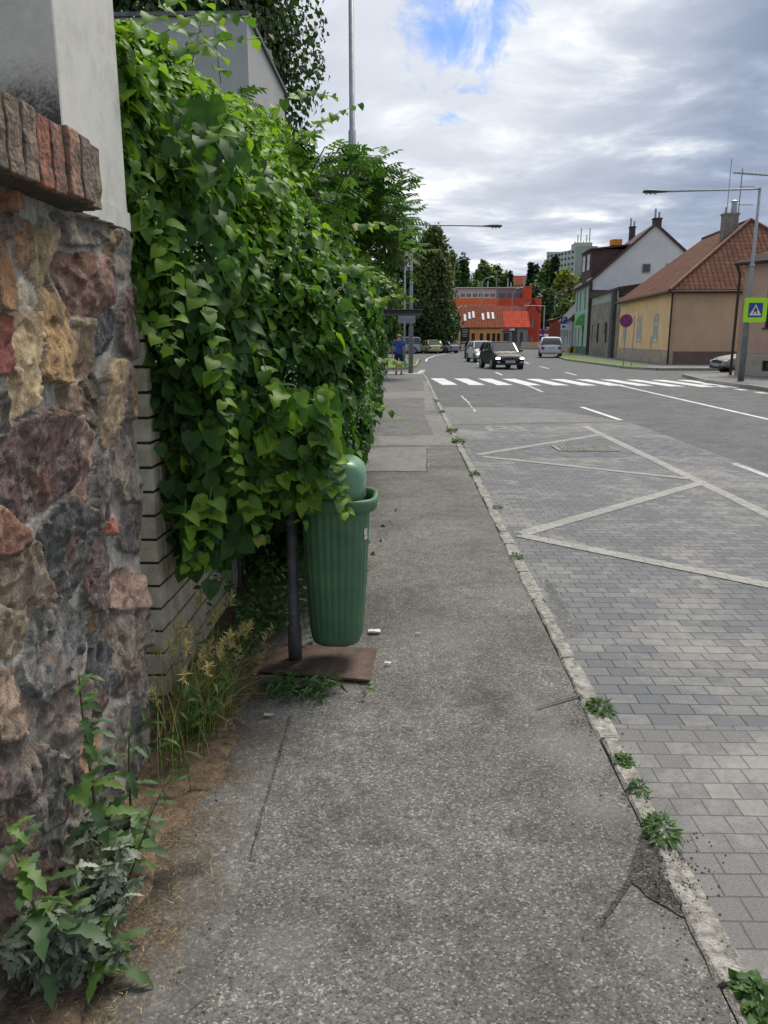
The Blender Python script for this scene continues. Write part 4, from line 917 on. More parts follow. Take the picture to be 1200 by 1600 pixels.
# sticker facing down the street corner
ang = R(-38)
def onbody(t_, z, k=.952, e=.0025):
    c_, s_ = math.cos(t_), math.sin(t_); rr = (abs(c_)**2.9 + abs(s_)**2.9)**(-1/2.9)
    return (cx + (.160*k*rr+e)*c_, cy + (.165*k*rr+e)*s_, z)
mb = MB(); A = [R(-37+4*i) for i in range(4)]
mb.add([onbody(a, z) for z in (.655, .705) for a in A], [(i, i+1, i+5, i+4) for i in range(3)]); stk = mb.build('sticker', M['paper'], bn)
mb = MB(); mb.add([onbody(a, z, e=.0035) for z in (.663, .698) for a in (A[2], A[3])], [(0,1,3,2)]); mb.build('print', M['orange'], stk)
mb = MB(); mb.add([onbody(a, z, e=.0035) for z in (.668, .676) for a in (A[0]+.02, A[1])], [(0,1,3,2)]); mb.build('print', mat('grey print', (.2,.22,.3), .6, 0, 5, 0), stk)

# ------------------------------------------------------------------ soil, litter, weeds
mb = MB(); nx2, ny2 = 26, 130; pts = []
for j in range(ny2):
    y = .6 + 4.6*j/(ny2-1)
    for i in range(nx2):
        t_ = i/(nx2-1); edge = -.66 - .10*mnoise.noise(Vector((y*2.1, 3, 0))) - .05*mnoise.noise(Vector((y*7, 1, 0))) - (.05 if y < 2.2 else 0)
        if y > 3.0: edge = min(edge, -.62)
        x = -1.05 + (edge+1.05)*t_; z = .045*(1-t_)**1.2 + .012*mnoise.noise(Vector((x*18, y*18, 0))) + .006*mnoise.noise(Vector((x*60, y*60, 2)))
        pts.append((x, y, max(z + .004, -.01) if t_ < .96 else -.004))
mb.add(pts, [(j*nx2+i, j*nx2+i+1, (j+1)*nx2+i+1, (j+1)*nx2+i) for j in range(ny2-1) for i in range(nx2-1)])
tag(mb.build('soil', M['soil'], smooth=True), kind='structure')
r = np.random.default_rng(41); n = 2600
X = -1.0 + .55*r.beta(1.2, 1.6, n); Y = r.uniform(1.2, 4.6, n); B = np.stack([X, Y, .012 + .03*np.clip((-.62-X)/.4, 0, 1) + r.random(n)*.008], 1)
ang = r.uniform(0, 6.28, n); ln = r.uniform(.006, .035, n)*np.where(r.random(n) < .06, 2.5, 1)
tag(blades('straw_litter', B, r.uniform(.0, .006, n), np.stack([np.cos(ang), np.sin(ang)], 1)*ln[:, None], .0022, ML['dry'], seg=1), kind='stuff', label='bits of dry straw scattered over the soil')
# loose stone chips near the kerb and wall foot
mb = MB(); rs = random.Random(12)
for k in range(420):
    if k < 260: x, y = rs.gauss(.78, .06), rs.uniform(1.3, 3.2)
    else: x, y = rs.uniform(-.95, -.5), rs.uniform(1.3, 3.6)
    if k < 150: x, y = G(rs.gauss(1060, 26), rs.gauss(1375, 38))
    s_ = rs.uniform(.002, .006); z = .010 if k < 260 else .02
    ball(mb, (x, y, z+.003), s_)
tag(mb.build('stone_chips', mat('stone chip', (.14,.13,.12), .9, .4, 40, 0, c2=(.04,.04,.04))), kind='stuff', label='loose dark stone chips on the broken walk edge')
# crumpled tissue, paper scraps
def scrap(px, py, sz, label, m=None, name='paper_scrap', seed=1):
    x, y = G(px, py); rs = random.Random(seed); mb = MB(); n = 7
    pts = [(x+sz*(i/(n-1)-.5)*1.4, y+sz*(j/(n-1)-.5)*.7, .016+sz*.22*abs(mnoise.noise(Vector((i*.8+seed, j*.9, 0))))+rs.random()*sz*.06) for j in range(n) for i in range(n)]
    mb.add(pts, [(j*n+i, j*n+i+1, (j+1)*n+i+1, (j+1)*n+i) for j in range(n-1) for i in range(n-1)])
    o = mb.build(name, m or M['paper'], smooth=False); o.modifiers.new('solid', 'SOLIDIFY').thickness = .001
    return tag(o, label, 'litter')
scrap(585, 990, .048, 'crumpled white tissue lying on the sidewalk right of the bin', name='crumpled_tissue')
scrap(606, 1040, .022, 'small white paper scrap on the sidewalk right of the rusty plate', seed=3)
scrap(653, 993, .02, 'small pinkish paper scrap on open sidewalk farther right of the bin', mat('pink paper', (.5,.33,.3), .8, .1, 9, 0), seed=4)
scrap(493, 1020, .025, 'yellowed dry leaf lying behind the bin post', mat('dry leaf', (.4,.33,.18), .8, .2, 9, 0), 'dry_leaf', 6)
scrap(420, 1122, .028, 'pale dry leaf lying on soil left of the rusty plate', mat('dry leaf pale', (.45,.4,.3), .8, .2, 9, 0), 'dry_leaf', 7)
def tuft(px, py, sz, label, z=.012, n=26, seed=1):
    x, y = G(px, py); r = np.random.default_rng(seed); a = r.uniform(0, 6.28, n); rad = sz*r.uniform(.15, .6, n)
    n *= 3; a = r.uniform(0, 6.28, n); rad = sz*r.uniform(.1, 1.0, n)**.7; P = np.stack([x + np.cos(a)*rad*.5, y + np.sin(a)*rad*.9, z + sz*.03 + r.random(n)*sz*.45*(1.1-rad/sz)], 1); P0 = np.array([x, y, z])
    o = scatter('weed_tuft', P-P0, unit(np.array([[0,-.2,1.0]]) + r.normal(0, .4, (n, 3))), unit(np.stack([np.cos(a), np.sin(a), .5+0*a], 1)), sz*r.uniform(.16, .34, n)*(1.5 if seed % 3 == 1 else 1), (T_OVAL, T_LANCE, T_HEARTLO)[seed % 3], ML['weed'])
    g_ = 16; Bg = np.stack([r.normal(0, sz*.3, g_), r.normal(0, sz*.5, g_), np.zeros(g_)], 1); blades('grass_blades', Bg, r.uniform(.3, .9, g_)*sz, r.normal(0, sz*.5, (g_, 2)), .003, ML['grass'], o, 3)
    o.location = tuple(P0); return tag(o, label, 'weed', 'weeds growing in the kerb joint')
wl = [(938,1112,.085,60,'dense green weed cushion in the kerb joint, largest of the kerb weeds'),(975,1195,.06,26,'small upright weed on the kerb just nearer than the dense cushion'),(1000,1240,.06,22,'small leafy weed on the kerb between the upright weed and the gravel hole'),(1035,1305,.085,46,'straggling weed at the far tip of the gravel hole by the kerb'),(1182,1572,.085,60,'bright green weed at the kerb in the bottom right corner of the photo'),
      (808,873,.075,26,'flat weed on the kerb level with the near zigzag apex'),(778,796,.075,22,'tiny weed on the kerb third along beyond the bin'),(742,743,.10,26,'weed on the kerb beside the corner of the far asphalt patch'),(717,692,.17,46,'spreading weed hanging over the kerb where the paved bay starts'),(706,675,.15,38,'leafy weed on the kerb opposite the faded road lettering'),(690,645,.12,24,'weed on the kerb beside the pale road patch'),(683,628,.12,24,'weed on the kerb farthest of the row before the crossing')]
for i, (px, py, sz, n, lb) in enumerate(wl): tuft(px, py, sz, lb, n=n, seed=100+i)
# dry grass clump at the pier foot
dg = thing('dry_grass_clump', (-.84, 2.95, 0), 'half dry straw coloured grass clump at the foot of the pale brick pier', 'grass clump')
r = np.random.default_rng(51); n = 400
B = np.stack([r.normal(.0, .055, n), r.normal(-.05, .17, n), .02+0*r.random(n)], 1)
blades('green_blades', B[:160], r.uniform(.12, .32, 160), r.normal(0, .10, (160, 2)) + [.06, -.05], .006, ML['grass'], dg, 5)
blades('dry_blades', B[160:], r.uniform(.12, .42, 240), r.normal(0, .12, (240, 2)) + [.07, -.06], .0045, ML['dry'], dg, 5)
# seed heads
B2 = B[:34]; H = r.uniform(.3, .52, 34); Ln = r.normal(0, .07, (34, 2)) + [.07, -.06]
blades('stalks', B2, H, Ln, .003, ML['dry'], dg, 5)
tips = B2 + np.concatenate([Ln, H[:, None]*.93], 1)
hp = []; 
for tpt, l2 in zip(tips, Ln):
    for k in range(26): hp.append((tpt + np.array([l2[0], l2[1], .3])*(-.12+.2*k/26), k))
hpP = np.array([a for a, _ in hp]); nh = len(hpP)
scatter('seed_heads', hpP, r.normal(0, 1, (nh, 3)), unit(np.array([[.2, -.1, 1]]) + r.normal(0, .35, (nh, 3))), .03, T_LANCE, ML['dry'], dg, r.uniform(.4, 1, nh), np.full(nh, .6))
tall = thing('dry_grass_stalk', (-.86, 2.52, 0), 'tall bleached dry stalk standing against the stone wall end', 'dry stalk')
blades('stalk', np.array([[0,0,.02],[.01,.02,.02],[-.01,-.03,.02],[.02,0,.02]]), np.array([.62,.5,.38,.3]), np.array([[.0,.02],[.03,.05],[-.02,.04],[.05,-.05]]), .006, ML['dry'], tall, 8, np.array([.8,.9,.7,.8]))
# green weeds round the bin plate and between pier and bin
def weedpatch(name, cx, cy, sx_, sy_, n, hmin, hmax, label, cat, seed, m='weed', T=T_OVAL, ls=.045):
    t_ = thing(name, (cx, cy, 0), label, cat); r = np.random.default_rng(seed); B = np.stack([r.normal(0, sx_, n), r.normal(0, sy_, n), np.full(n, .005)], 1)
    B[:, 0] = np.clip(B[:, 0], -.9-cx if cx < -.5 else -9, 9)
    H = r.uniform(hmin, hmax, n); Ln = r.normal(0, .5, (n, 2))*H[:, None]*.6
    blades('stems', B, H, Ln, .0028, ML[m], t_, 4)
    k = 7; f = np.tile(np.linspace(.25, .98, k), n)[:, None]; BB = np.repeat(B, k, 0); LL = np.repeat(Ln, k, 0); HH = np.repeat(H, k)[:, None]
    P = BB + np.concatenate([LL*f**1.8, HH*f*.96], 1); q = len(P)
    scatter('leaves', P, unit([[0,-.2,1.]] + r.normal(0, .4, (q, 3))), unit(r.normal(0, 1, (q, 3))*[1,1,.4]), ls*r.uniform(.5, 1.2, q), T, ML[m], t_)
    return t_
weedpatch('weed_patch', -.44, 3.17, .10, .05, 40, .03, .10, 'low green weeds in front of the rusty bin plate', 'weeds', 61, T=T_LANCE, ls=.05)
weedpatch('weed_patch', -.74, 3.8, .07, .35, 80, .12, .5, 'green weeds growing between the brick pier and the bin post', 'weeds', 62)
weedpatch('weed_patch', -.55, 4.5, .12, .35, 90, .1, .45, 'shaded weeds growing on the ground behind the bin', 'weeds', 63)
weedpatch('weed_patch', -.80, 2.72, .05, .18, 26, .10, .38, 'thin green weeds mixed in beside the dry grass clump', 'weeds', 64, T=T_LANCE, ls=.07)

# wild lettuce in the near left corner
def lobed(n=4):
    ts = [0]; ws = [.03]
    for i in range(n):
        ts += [.12+.8*i/n, .12+.8*(i+.45)/n]; ws += [.09, .20*math.sin(math.pi*(.25+.6*(i+.5)/n))]
    ts.append(1.0); ws.append(.01)
    return tmpl(ts, ws, .25, .55, 0, .03)
T_LOBE = lobed()
def tallweed(name, base, H, lean, nl, lsz, T, m, sm, label, cat, seed, tipdown=.4, rr=.006, start=.08):
    t_ = thing(name, (base[0], base[1], 0), label, cat); r = np.random.default_rng(seed); pts = []
    for i in range(13):
        f = i/12; pts.append((lean[0]*f**1.5 + .008*math.sin(5*f), lean[1]*f**1.5, .02 + H*f))
    mb = MB(); mb.tube(pts, [rr*(1-.7*i/12) for i in range(13)], 7); mb.build('stem', sm, t_, smooth=True)
    P = []; Tt = []; Nn = []; Sz = []
    for i in range(nl):
        f = start + (1-start)*(i+.5)/nl; k = min(11, int(f*12)); p = np.array(pts[k])*(1-(f*12-k)) + np.array(pts[k+1])*(f*12-k)
        a = i*2.4 + r.normal(0, .3); d = np.array([math.cos(a), math.sin(a), .55 - tipdown*(1-f)]); d[0] = abs(d[0])*.9 if p[0]+base[0] < -.86 and d[0] < 0 else d[0]
        P.append(p); Tt.append(unit(d)); Nn.append(unit(np.array([-d[0]*.4, -d[1]*.4-.2, 1]) + r.normal(0, .2, 3))); Sz.append(lsz*(1-.62*f)*r.uniform(.75, 1.15))
    scatter('leaves', np.array(P), np.array(Nn), np.array(Tt), np.array(Sz), T, m, t_)
    return t_
tallweed('wild_lettuce', (-.87, 1.90), .66, (.015,-.02), 30, .15, T_LOBE, ML['lettuce'], M['stem_red'], 'tall upright wild lettuce with lobed leaves in front of the stone wall', 'wild plant', 71)
tallweed('wild_lettuce', (-.82, 2.0), .42, (.03,.04), 16, .13, T_LOBE, ML['lettuce'], M['stem_red'], 'shorter dark stemmed weed just right of the tall wild lettuce', 'wild plant', 72)
tallweed('wild_lettuce', (-.78, 1.86), .30, (.12,.10), 12, .10, T_LOBE, ML['weed'], M['stem_red'], 'leaning weed with thin bare stems over the soil right of the lettuce', 'wild plant', 73, rr=.003, start=.3)
tallweed('wild_lettuce', (-.86, 1.55), .46, (-.03,-.03), 18, .17, T_LOBE, ML['lettuce'], M['stem_green'], 'broad leaved green weed at the left edge of the photo among mugwort', 'wild plant', 74)
def mugwort(name, base, H, n, spread, label, seed, nl=44):
    t_ = thing(name, (base[0], base[1], 0), label, 'wild plant', 'silvery mugwort plants in the near corner'); r = np.random.default_rng(seed)
    mb = MB(); P = []; Tt = []; Nn = []; Sz = []
    for s_ in range(n):
        a = r.uniform(0, 6.28); ln = np.array([math.cos(a), math.sin(a)])*spread*r.uniform(.2, 1); h = H*r.uniform(.55, 1)
        if base[0] + ln[0] < -.93: ln[0] *= -.6
        pts = [np.array([ln[0]*f**1.4, ln[1]*f**1.4, .01 + h*(f-.12*f*f)]) for f in np.linspace(0, 1, 9)]
        mb.tube([tuple(p) for p in pts], [.003*(1-.6*i/8) for i in range(9)], 5)
        for i in range(nl):
            f = r.uniform(.15, 1); p = np.array([ln[0]*f**1.4, ln[1]*f**1.4, .01 + h*(f-.12*f*f)]); aa = r.uniform(0, 6.28)
            P.append(p); Tt.append(unit(np.array([math.cos(aa), math.sin(aa), r.uniform(-.4, .5)]))); Nn.append(unit(np.array([0,-.2,.8]) + r.normal(0, .6, 3))); Sz.append(r.uniform(.025, .06))
    mb.build('stems', M['stem_green'], t_, smooth=True)
    scatter('leaves', np.array(P), np.array(Nn), np.array(Tt), np.array(Sz), T_LOBE, ML['mug'], t_, np.clip(r.beta(1.6, 2.2, len(P)), 0, 1))
    return t_
mugwort('mugwort', (-.80, 1.78), .30, 16, .13, 'silvery mugwort at the foot of the tall wild lettuce', 81)
mugwort('mugwort', (-.86, 1.56), .26, 18, .14, 'pale silvery mugwort filling the bottom left corner', 82)
mugwort('mugwort', (-.76, 1.62), .17, 12, .10, 'low grey green mugwort spreading onto the walk edge', 83)
mugwort('mugwort', (-.84, 2.02), .24, 10, .10, 'small mugwort against the stone wall behind the wild lettuce', 84)
tallweed('wild_lettuce', (-.74, 1.60), .16, (.04,-.02), 10, .12, T_LOBE, ML['weed'], M['stem_green'], 'low bright green toothed weed in front of the mugwort', 'wild plant', 75)

# ------------------------------------------------------------------ grey building behind the hedge
gb = thing('grey_house', (-4.5, 15, 0), 'plain grey rendered flat roofed building rising behind the vine', 'building')
GX = -2.45; GY = 13.1; GZ = 6.38
mb = MB(); mb.box(GX-9+4.5, GX+4.5, GY-15, GY+3.8-15, -.1, GZ); mb.build('wall', M['plaster_bldg'], gb)
mb = MB(); mb.box(GX-9.05+4.5, GX+.05+4.5, GY-.06-15, GY+.14-15, GZ+.002, GZ+.06); mb.box(GX-.14+4.5, GX+.05+4.5, GY+.142-15, GY+3.85-15, GZ+.002, GZ+.06); mb.build('roof_edge', M['metal_dark'], gb)
mb = MB(); mb.box(GX-7+4.5, GX-5.6+4.5, GY-.03-15, GY+.05-15, 3.4, 4.9); mb.build('window', M['glass'], gb)

# ------------------------------------------------------------------ trees
def tree(name, x, y, z0, H, rx, label, m, seed, n=3000, ls=.35, trunk_h=.2, shape='round', T=T_DIA, group=None, ry=None, lump=.34, nb=None):
    t_ = thing(name, (x, y, z0), label, 'tree', group); r = np.random.default_rng(seed); ry = ry or rx
    th = H*trunk_h; mb = MB(); tp = [(0,0,-.3), (.02*H*.3, 0, th*.6), (0, .01*H, th+.25*(H-th)), (0, 0, H*.85)]
    tr = max(.06, H*.018); mb.tube(tp, [tr*1.3, tr, tr*.7, tr*.15], 8)
    nb = nb or 26; cs = []
    for k in range(nb):
        f = (k+.5)/nb; a = k*2.4 + r.normal(0, .3)
        if shape == 'cone': rad = (1-f)**.85; zz = th + (H-th)*f
        elif shape == 'column': rad = min(1, (f*4+.25))*min(1, ((1-f)*2.6+.12))**.8; zz = th + (H-th)*f
        else: rad = math.sqrt(max(.05, 1-(2*f-1)**2))*.95; zz = th + (H-th)*(.08+.84*f)
        q = r.uniform(.45, .8)
        c = np.array([math.cos(a)*rx*rad*q, math.sin(a)*ry*rad*q, zz]); cs.append((c, max(.25, rad)))
        if shape != 'cone' and k % 2 == 0: mb.tube([(0, 0, max(th*.7, zz-.25*H*rad)), tuple(c*[.5,.5,1]-[0,0,.05*H]), tuple(c)], [tr*.5, tr*.3, tr*.1], 5)
    mb.build('trunk', M['bark'], t_, smooth=True)
    per = n//nb; P = []; Q = []
    for c, rad in cs:
        d = unit(r.normal(0, 1, (per, 3))); rr = r.random(per)**.45
        sc = np.array([rx*lump*(.55+.65*rad), ry*lump*(.55+.65*rad), (H-th)*(.10 if shape != 'round' else .15)*(1.0+.4*rad)])
        if shape == 'cone': sc = np.array([rx*(.18+.5*rad), ry*(.18+.5*rad), H*.05]); c = c*[.55,.55,1]
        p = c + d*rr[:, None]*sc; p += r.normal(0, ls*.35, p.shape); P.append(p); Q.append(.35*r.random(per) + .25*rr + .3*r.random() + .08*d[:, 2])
    P = np.concatenate(P); Q = np.concatenate(Q); n = len(P); ctr = np.array([0, 0, th+(H-th)*.5])
    nn = unit((P-ctr)*[1,1,.5] + r.normal(0, 1, (n, 3))*.55*np.linalg.norm(P-ctr, axis=1, keepdims=True) + [0, 0, .4*rx])
    scatter('crown', P, nn, unit(r.normal(0, 1, (n, 3)) + [0, 0, -.6]), ls*r.uniform(.6, 1.4, n), T, m, t_, np.clip(Q, 0, 1), np.full(n, 1.3))
    return t_
D = ML['darktree']; Mi = ML['midtree']; Ye = ML['yellowtree']; Co = ML['conifer']
tree('broadleaf_tree', -5.6, 21, 0, 14.6, 3.75, 'large dark green tree towering behind the grey building', D, 201, 60000, .15, .22, T=T_DIA, nb=80, lump=.26)
tree('linden_tree', 3.3, 96, 0, 13.7, 2.75, 'tall columnar linden with olive leaves behind the left street lamp', ML['olive'], 202, 16000, .36, .08, 'column', T=T_DIA, nb=48, lump=.42)
tree('dark_tree', -1.2, 98, 0, 11.5, 3.6, 'dark tree crown close left of the columnar linden', D, 203, 7000, .4, .08)
tree('dark_tree', 1.0, 94.6, 0, 7.0, 3.6, 'dark shrubby tree above the parked silver van', D, 204, 7000, .36, .03)
tree('dark_tree', 5.2, 99, 0, 6.0, 1.7, 'low dark green bushy tree at the right foot of the columnar linden', D, 205, 5000, .34, .02)
tree('dark_tree', 4.2, 94.8, 0, 5.6, 2.3, 'round dark bush standing behind the parked cars', D, 206, 6000, .32, .02)
tree('garden_tree', -4.6, 62, 0, 9.4, 3.1, 'mid green garden tree beyond the shelter roof', Mi, 207, 8000, .3, .08)
tree('garden_tree', -2.6, 72, 0, 7.6, 2.7, 'smaller light green tree right of the thin mast', Mi, 208, 6000, .32, .05)
tree('garden_tree', -5.2, 46, 0, 6.2, 2.6, 'leafy tree hanging over the hedge end by the grass island', D, 209, 6000, .26, .05)
tree('dark_tree', -2.9, 93.5, 0, 6.8, 3.4, 'dark broad tree at the back of the parking lot', D, 210, 6000, .36, .03)
def hz(x, y): return hgt(x, y)
def far(px, top, wpx, Y, label, m, seed, shape='round', n=2600, ls=.8, name='far_tree', grp=None):
    x, zt = AY(px, top, Y); z0 = hz(x, Y)-.5; H = max(5, zt-z0)
    tree(name, x, Y, z0, H, wpx*Y/1217/2, label, m, seed, n, ls, .05, shape, group=grp)
far(706,394,26,235,'green tree directly right of the columnar linden, tallest beyond the red block',Mi,301,n=4000)
far(724,400,26,240,'darker green tree beyond the grey top floor of the red block',D,302,n=4000)
far(758,411,44,245,'wide rounded green tree over the left half of the red block',Mi,303,n=6000)
far(776,416,24,250,'darker crown behind the wide rounded tree',D,304,n=3000)
far(791,426,22,252,'small yellow green tree in the gap of the skyline',Ye,305,n=3000)
far(797,428,12,225,'small dark conifer in front of the yellow green tree',Co,306,'cone',2500,.7,'far_conifer')
far(830,413,15,265,'slim dark conifer, taller of the skyline pair',Co,307,'cone',3500,.8,'far_conifer')
far(838,417,14,268,'slim dark conifer, right one of the skyline pair',Co,308,'cone',3500,.8,'far_conifer')
far(858,410,38,255,'pale green tree left of the grey tower block',Mi,309,n=5000)
far(868,402,20,235,'pointed dark conifer in front of the tower block',Co,310,'cone',4500,.8,'far_conifer')
far(886,425,44,215,'bright green tree below the tower block',ML['yellowtree'],311,n=6000)
far(895,440,40,190,'brownish tree above the white low house',ML['brown'],312,n=6000,ls=.6)
far(912,432,30,165,'yellow green tree behind the mint green house',Ye,313,n=5000,ls=.55)
far(838,445,44,230,'dark mass of tree over the right end of the red block',D,314,n=5000)
far(858,455,34,210,'dark green tree beside the uphill street',D,315,n=4500)
far(884,470,34,150,'green tree just behind the slate roof',Mi,316,n=5000,ls=.5)
far(906,462,26,140,'leafy tree between slate roof and mint house',Mi,317,n=4000,ls=.45)
far(690,470,44,150,'tree seen between linden and first curved lamp',D,318,n=4500,ls=.6)
far(742,440,40,232,'low green tree peeping over the grey top floor',Mi,319,n=4000)
# woodland on the far hill, one mass
r = np.random.default_rng(66); P = []
for k in range(520):
    x = r.uniform(-90, 150); y = r.uniform(275, 420); z = hgt(x, y)
    c = np.array([x, y, z+r.uniform(4, 9)]); d = unit(r.normal(0, 1, (60, 3)))*[4.2, 4.2, 4.6]*r.random((60, 1))**.4; P.append(c + d)
P = np.concatenate(P); n = len(P)
far_w = scatter('far_woodland', P, unit(r.normal(0, .6, (n, 3)) + [0, -.4, .6]), unit(r.normal(0, 1, (n, 3))), 2.0*r.uniform(.6, 1.3, n), T_DIA, Mi, None, np.clip(.5+.4*vnoise(P, .05, 3)+.2*r.normal(0, 1, n), 0, .9), np.full(n, 1.4))
tag(far_w, label='wooded hillside in the distance', kind='stuff')

# ------------------------------------------------------------------ houses
def wallx(mb, p0, p1, z0, z1, ops=(), th=.25, rev=.16):
    """wall face with real openings; runs p0->p1 with the outside on the right-hand side. zs may slope at top via z1 tuple"""
    P0 = Vector((p0[0], p0[1], 0)); d = Vector((p1[0]-p0[0], p1[1]-p0[1], 0)); Ln = d.length; d.normalize(); n_ = Vector((d.y, -d.x, 0))
    us = sorted({0.0, Ln} | {o[0] for o in ops} | {o[1] for o in ops}); zs = sorted({z0, z1} | {o[2] for o in ops} | {o[3] for o in ops})
    for a, b_ in zip(us[:-1], us[1:]):
        for c, e in zip(zs[:-1], zs[1:]):
            if any(o[0]-1e-6 <= a and b_ <= o[1]+1e-6 and o[2]-1e-6 <= c and e <= o[3]+1e-6 for o in ops): continue
            q = [P0+d*a, P0+d*b_]; mb.add([(q[0].x,q[0].y,c),(q[1].x,q[1].y,c),(q[1].x,q[1].y,e),(q[0].x,q[0].y,e)], [(0,1,2,3)])
    for (a, b_, c, e) in ops:
        A, B = P0+d*a, P0+d*b_; Ai, Bi = A-n_*rev, B-n_*rev
        for q in (((A,c),(B,c),(Bi,c),(Ai,c)), ((A,e),(Ai,e),(Bi,e),(B,e)), ((A,c),(Ai,c),(Ai,e),(A,e)), ((B,c),(B,e),(Bi,e),(Bi,c))):
            mb.add([(p.x, p.y, z) for p, z in q], [(0,1,2,3)])
    return d, n_
def window(par, p0, p1, op, frame, pane=None, rev=.14, fw=.07, bars=1, name='window', sill=None, board=None):
    P0 = Vector((p0[0], p0[1], 0)); d = Vector((p1[0]-p0[0], p1[1]-p0[1], 0)).normalized(); n_ = Vector((d.y, -d.x, 0)); a, b_, c, e = op
    X = Matrix(((d.x, -n_.x, 0, P0.x), (d.y, -n_.y, 0, P0.y), (0, 0, 1, 0), (0, 0, 0, 1)))   # u along wall, v inward
    mb = MB(); f0, f1 = rev-.05, rev-.004
    mb.box(a, b_, f0, f1, c, c+fw, X); mb.box(a, b_, f0, f1, e-fw, e, X); mb.box(a, a+fw, f0, f1, c+fw, e-fw, X); mb.box(b_-fw, b_, f0, f1, c+fw, e-fw, X)
    for k in range(bars):
        u = a + (b_-a)*(k+1)/(bars+1); mb.box(u-fw*.5, u+fw*.5, f0, f1, c+fw, e-fw, X)
    if e-c > 1.2: z = e-(e-c)*.3; mb.box(a+fw, b_-fw, f0+.005, f1-.002, z-fw*.4, z+fw*.4, X)
    w = mb.build(name, frame, par)
    mb = MB(); mb.box(a+.01, b_-.01, f1+.002, f1+.02, c+.01, e-.01, X); mb.build('pane', pane or M['glass'], w)
    if sill: mb = MB(); mb.box(a-.06, b_+.06, -.06, rev-.055, c-.05, c-.003, X); mb.build('sill', sill, w)
    return w
def poly_walls(mb, pts, z0, z1, skip=(), opsd={}):
    k = len(pts)
    for i in range(k):
        if i in skip: continue
        wallx(mb, pts[i], pts[(i+1) % k], z0, z1, opsd.get(i, ()))
cream = mat('sunlit yellow ochre render', (.90,.60,.32), .9, .08, 1.2, .1, 40); tan = mat('tan render', (.56,.385,.25), .9, .08, 1.0, .1, 40, c2=(.49,.335,.215))  # street wall colour raised to carry sunlight; tan walls stay darker
# --- yellow house: corners A (near street corner), B (far street corner)
A = (16.2, 48.4); B = (17.1, 63.4); dx, dy = B[0]-A[0], B[1]-A[1]; Ln = math.hypot(dx, dy); dx /= Ln; dy /= Ln; Wd = 11.0
C_ = (B[0]+dy*Wd, B[1]-dx*Wd); D_ = (A[0]+dy*Wd, A[1]-dx*Wd)
yh = thing('yellow_house', (20, 56, 0), 'yellow ochre house with brown tiled hipped roof and brick chimney', 'house')
def off(o, p=yh):
    o.location = tuple(-x for x in p.location); return o
def rel(mb, p):   # rebase mesh coordinates on its thing
    mb.v = [tuple(Vector(v_) - p.location) for v_ in mb.v]; return mb
ops = [(3.2, 4.15, 1.45, 3.0), (7.7, 8.65, 1.45, 3.0), (12.4, 13.3, 1.45, 3.0)]     # measured from corner A
mb = MB(); opsR = [(Ln-b_, Ln-a, c, e) for a, b_, c, e in ops]
wallx(mb, B, A, .9, 4.42, opsR); o = mb.build('street_wall', cream, yh); off(o)
mb = MB(); wallx(mb, A, D_, .82, 4.42, []); wallx(mb, D_, C_, -.1, 4.42); wallx(mb, C_, B, -.1, 4.42); off(mb.build('wall', tan, yh))
def plinthbox(p, q, z0, z1, out=.05):
    P0 = Vector((p[0], p[1], 0)); d = Vector((q[0]-p[0], q[1]-p[1], 0)); l = d.length; d.normalize(); n_ = Vector((d.y, -d.x, 0))
    X = Matrix(((d.x, n_.x, 0, P0.x), (d.y, n_.y, 0, P0.y), (0, 0, 1, 0), (0, 0, 0, 1))); return X, l
X, l = plinthbox(B, A, 0, 1); mb = MB(); mb.box(0, l+.05, -.2, .05, -.1, .9, X); off(mb.build('plinth', mat('cream plinth', (.46,.38,.27), .9, .15, 2, .2), yh))
X, l = plinthbox(A, D_, 0, 1); mb = MB(); mb.box(.001, l, -.2, .048, -.1, .82, X); off(mb.build('plinth', mat('brown plinth', (.19,.13,.10), .9, .15, 2, .2), yh))
for op in opsR:
    w = window(yh, B, A, op, M['steel_white'], mat('white blind pane', (.42,.45,.46), .4, .08, 3, 0), rev=.06, fw=.1, sill=M['steel_white']); off(w)
    X, l = plinthbox(B, A, 0, 1); a, b_, c, e = op; mb = MB()
    mb.box(a-.14, a-.003, .0, .03, c-.1, e+.14, X); mb.box(b_+.003, b_+.14, .0, .03, c-.1, e+.14, X); mb.box(a-.002, b_+.002, .0, .03, e+.003, e+.14, X); mb.build('surround', mat('pale surround', (.55,.48,.36), .9, .1, 3, 0), w)
X, l = plinthbox(B, A, 0, 1)
mb = MB(); mb.box(l-4.9, l-4.4, .001, .012, .95, 1.75, X); mb.box(l-7.6, l-7.35, .001, .012, 1.25, 1.75, X); off(mb.build('repair_patch', mat('pinkish repair', (.60,.42,.33), .9, .1, 3, 0), yh))
tile = roofmat('brown clay tiles', (.20,.088,.055), (.145,.062,.04), .30, .36, (.07,.03,.02))
tile2 = tile
Ne = Vector((dy, -dx, 0)); De = Vector((dx, dy, 0)); ez = 4.42; rz_ = 8.95; ov = .35
def V3(p, z): return Vector((p[0], p[1], z))
eA = V3(A, ez) - Ne*ov - De*ov; eB = V3(B, ez) - Ne*ov + De*.2; eC = V3(C_, ez) + Ne*ov + De*.2; eD = V3(D_, ez) + Ne*ov - De*ov
R1 = V3(A, rz_) + Ne*Wd/2 + De*4.2; R2 = V3(B, rz_) + Ne*Wd/2 - De*1.2
mb = MB(); mb.slab([eA, R1, R2, eB], .14); mb.slab([eA, eD, R1], .14); mb.slab([eD, eC, R2, R1], .14); mb.slab([eB, R2, eC], .14)
rf = mb.build('roof', tile, yh); off(rf)
mb = MB()
for p, q in ((eA, R1), (R1, R2), (eD, R1)): mb.tube([p+Vector((0,0,.0)), q+Vector((0,0,.03))], .11, 8)
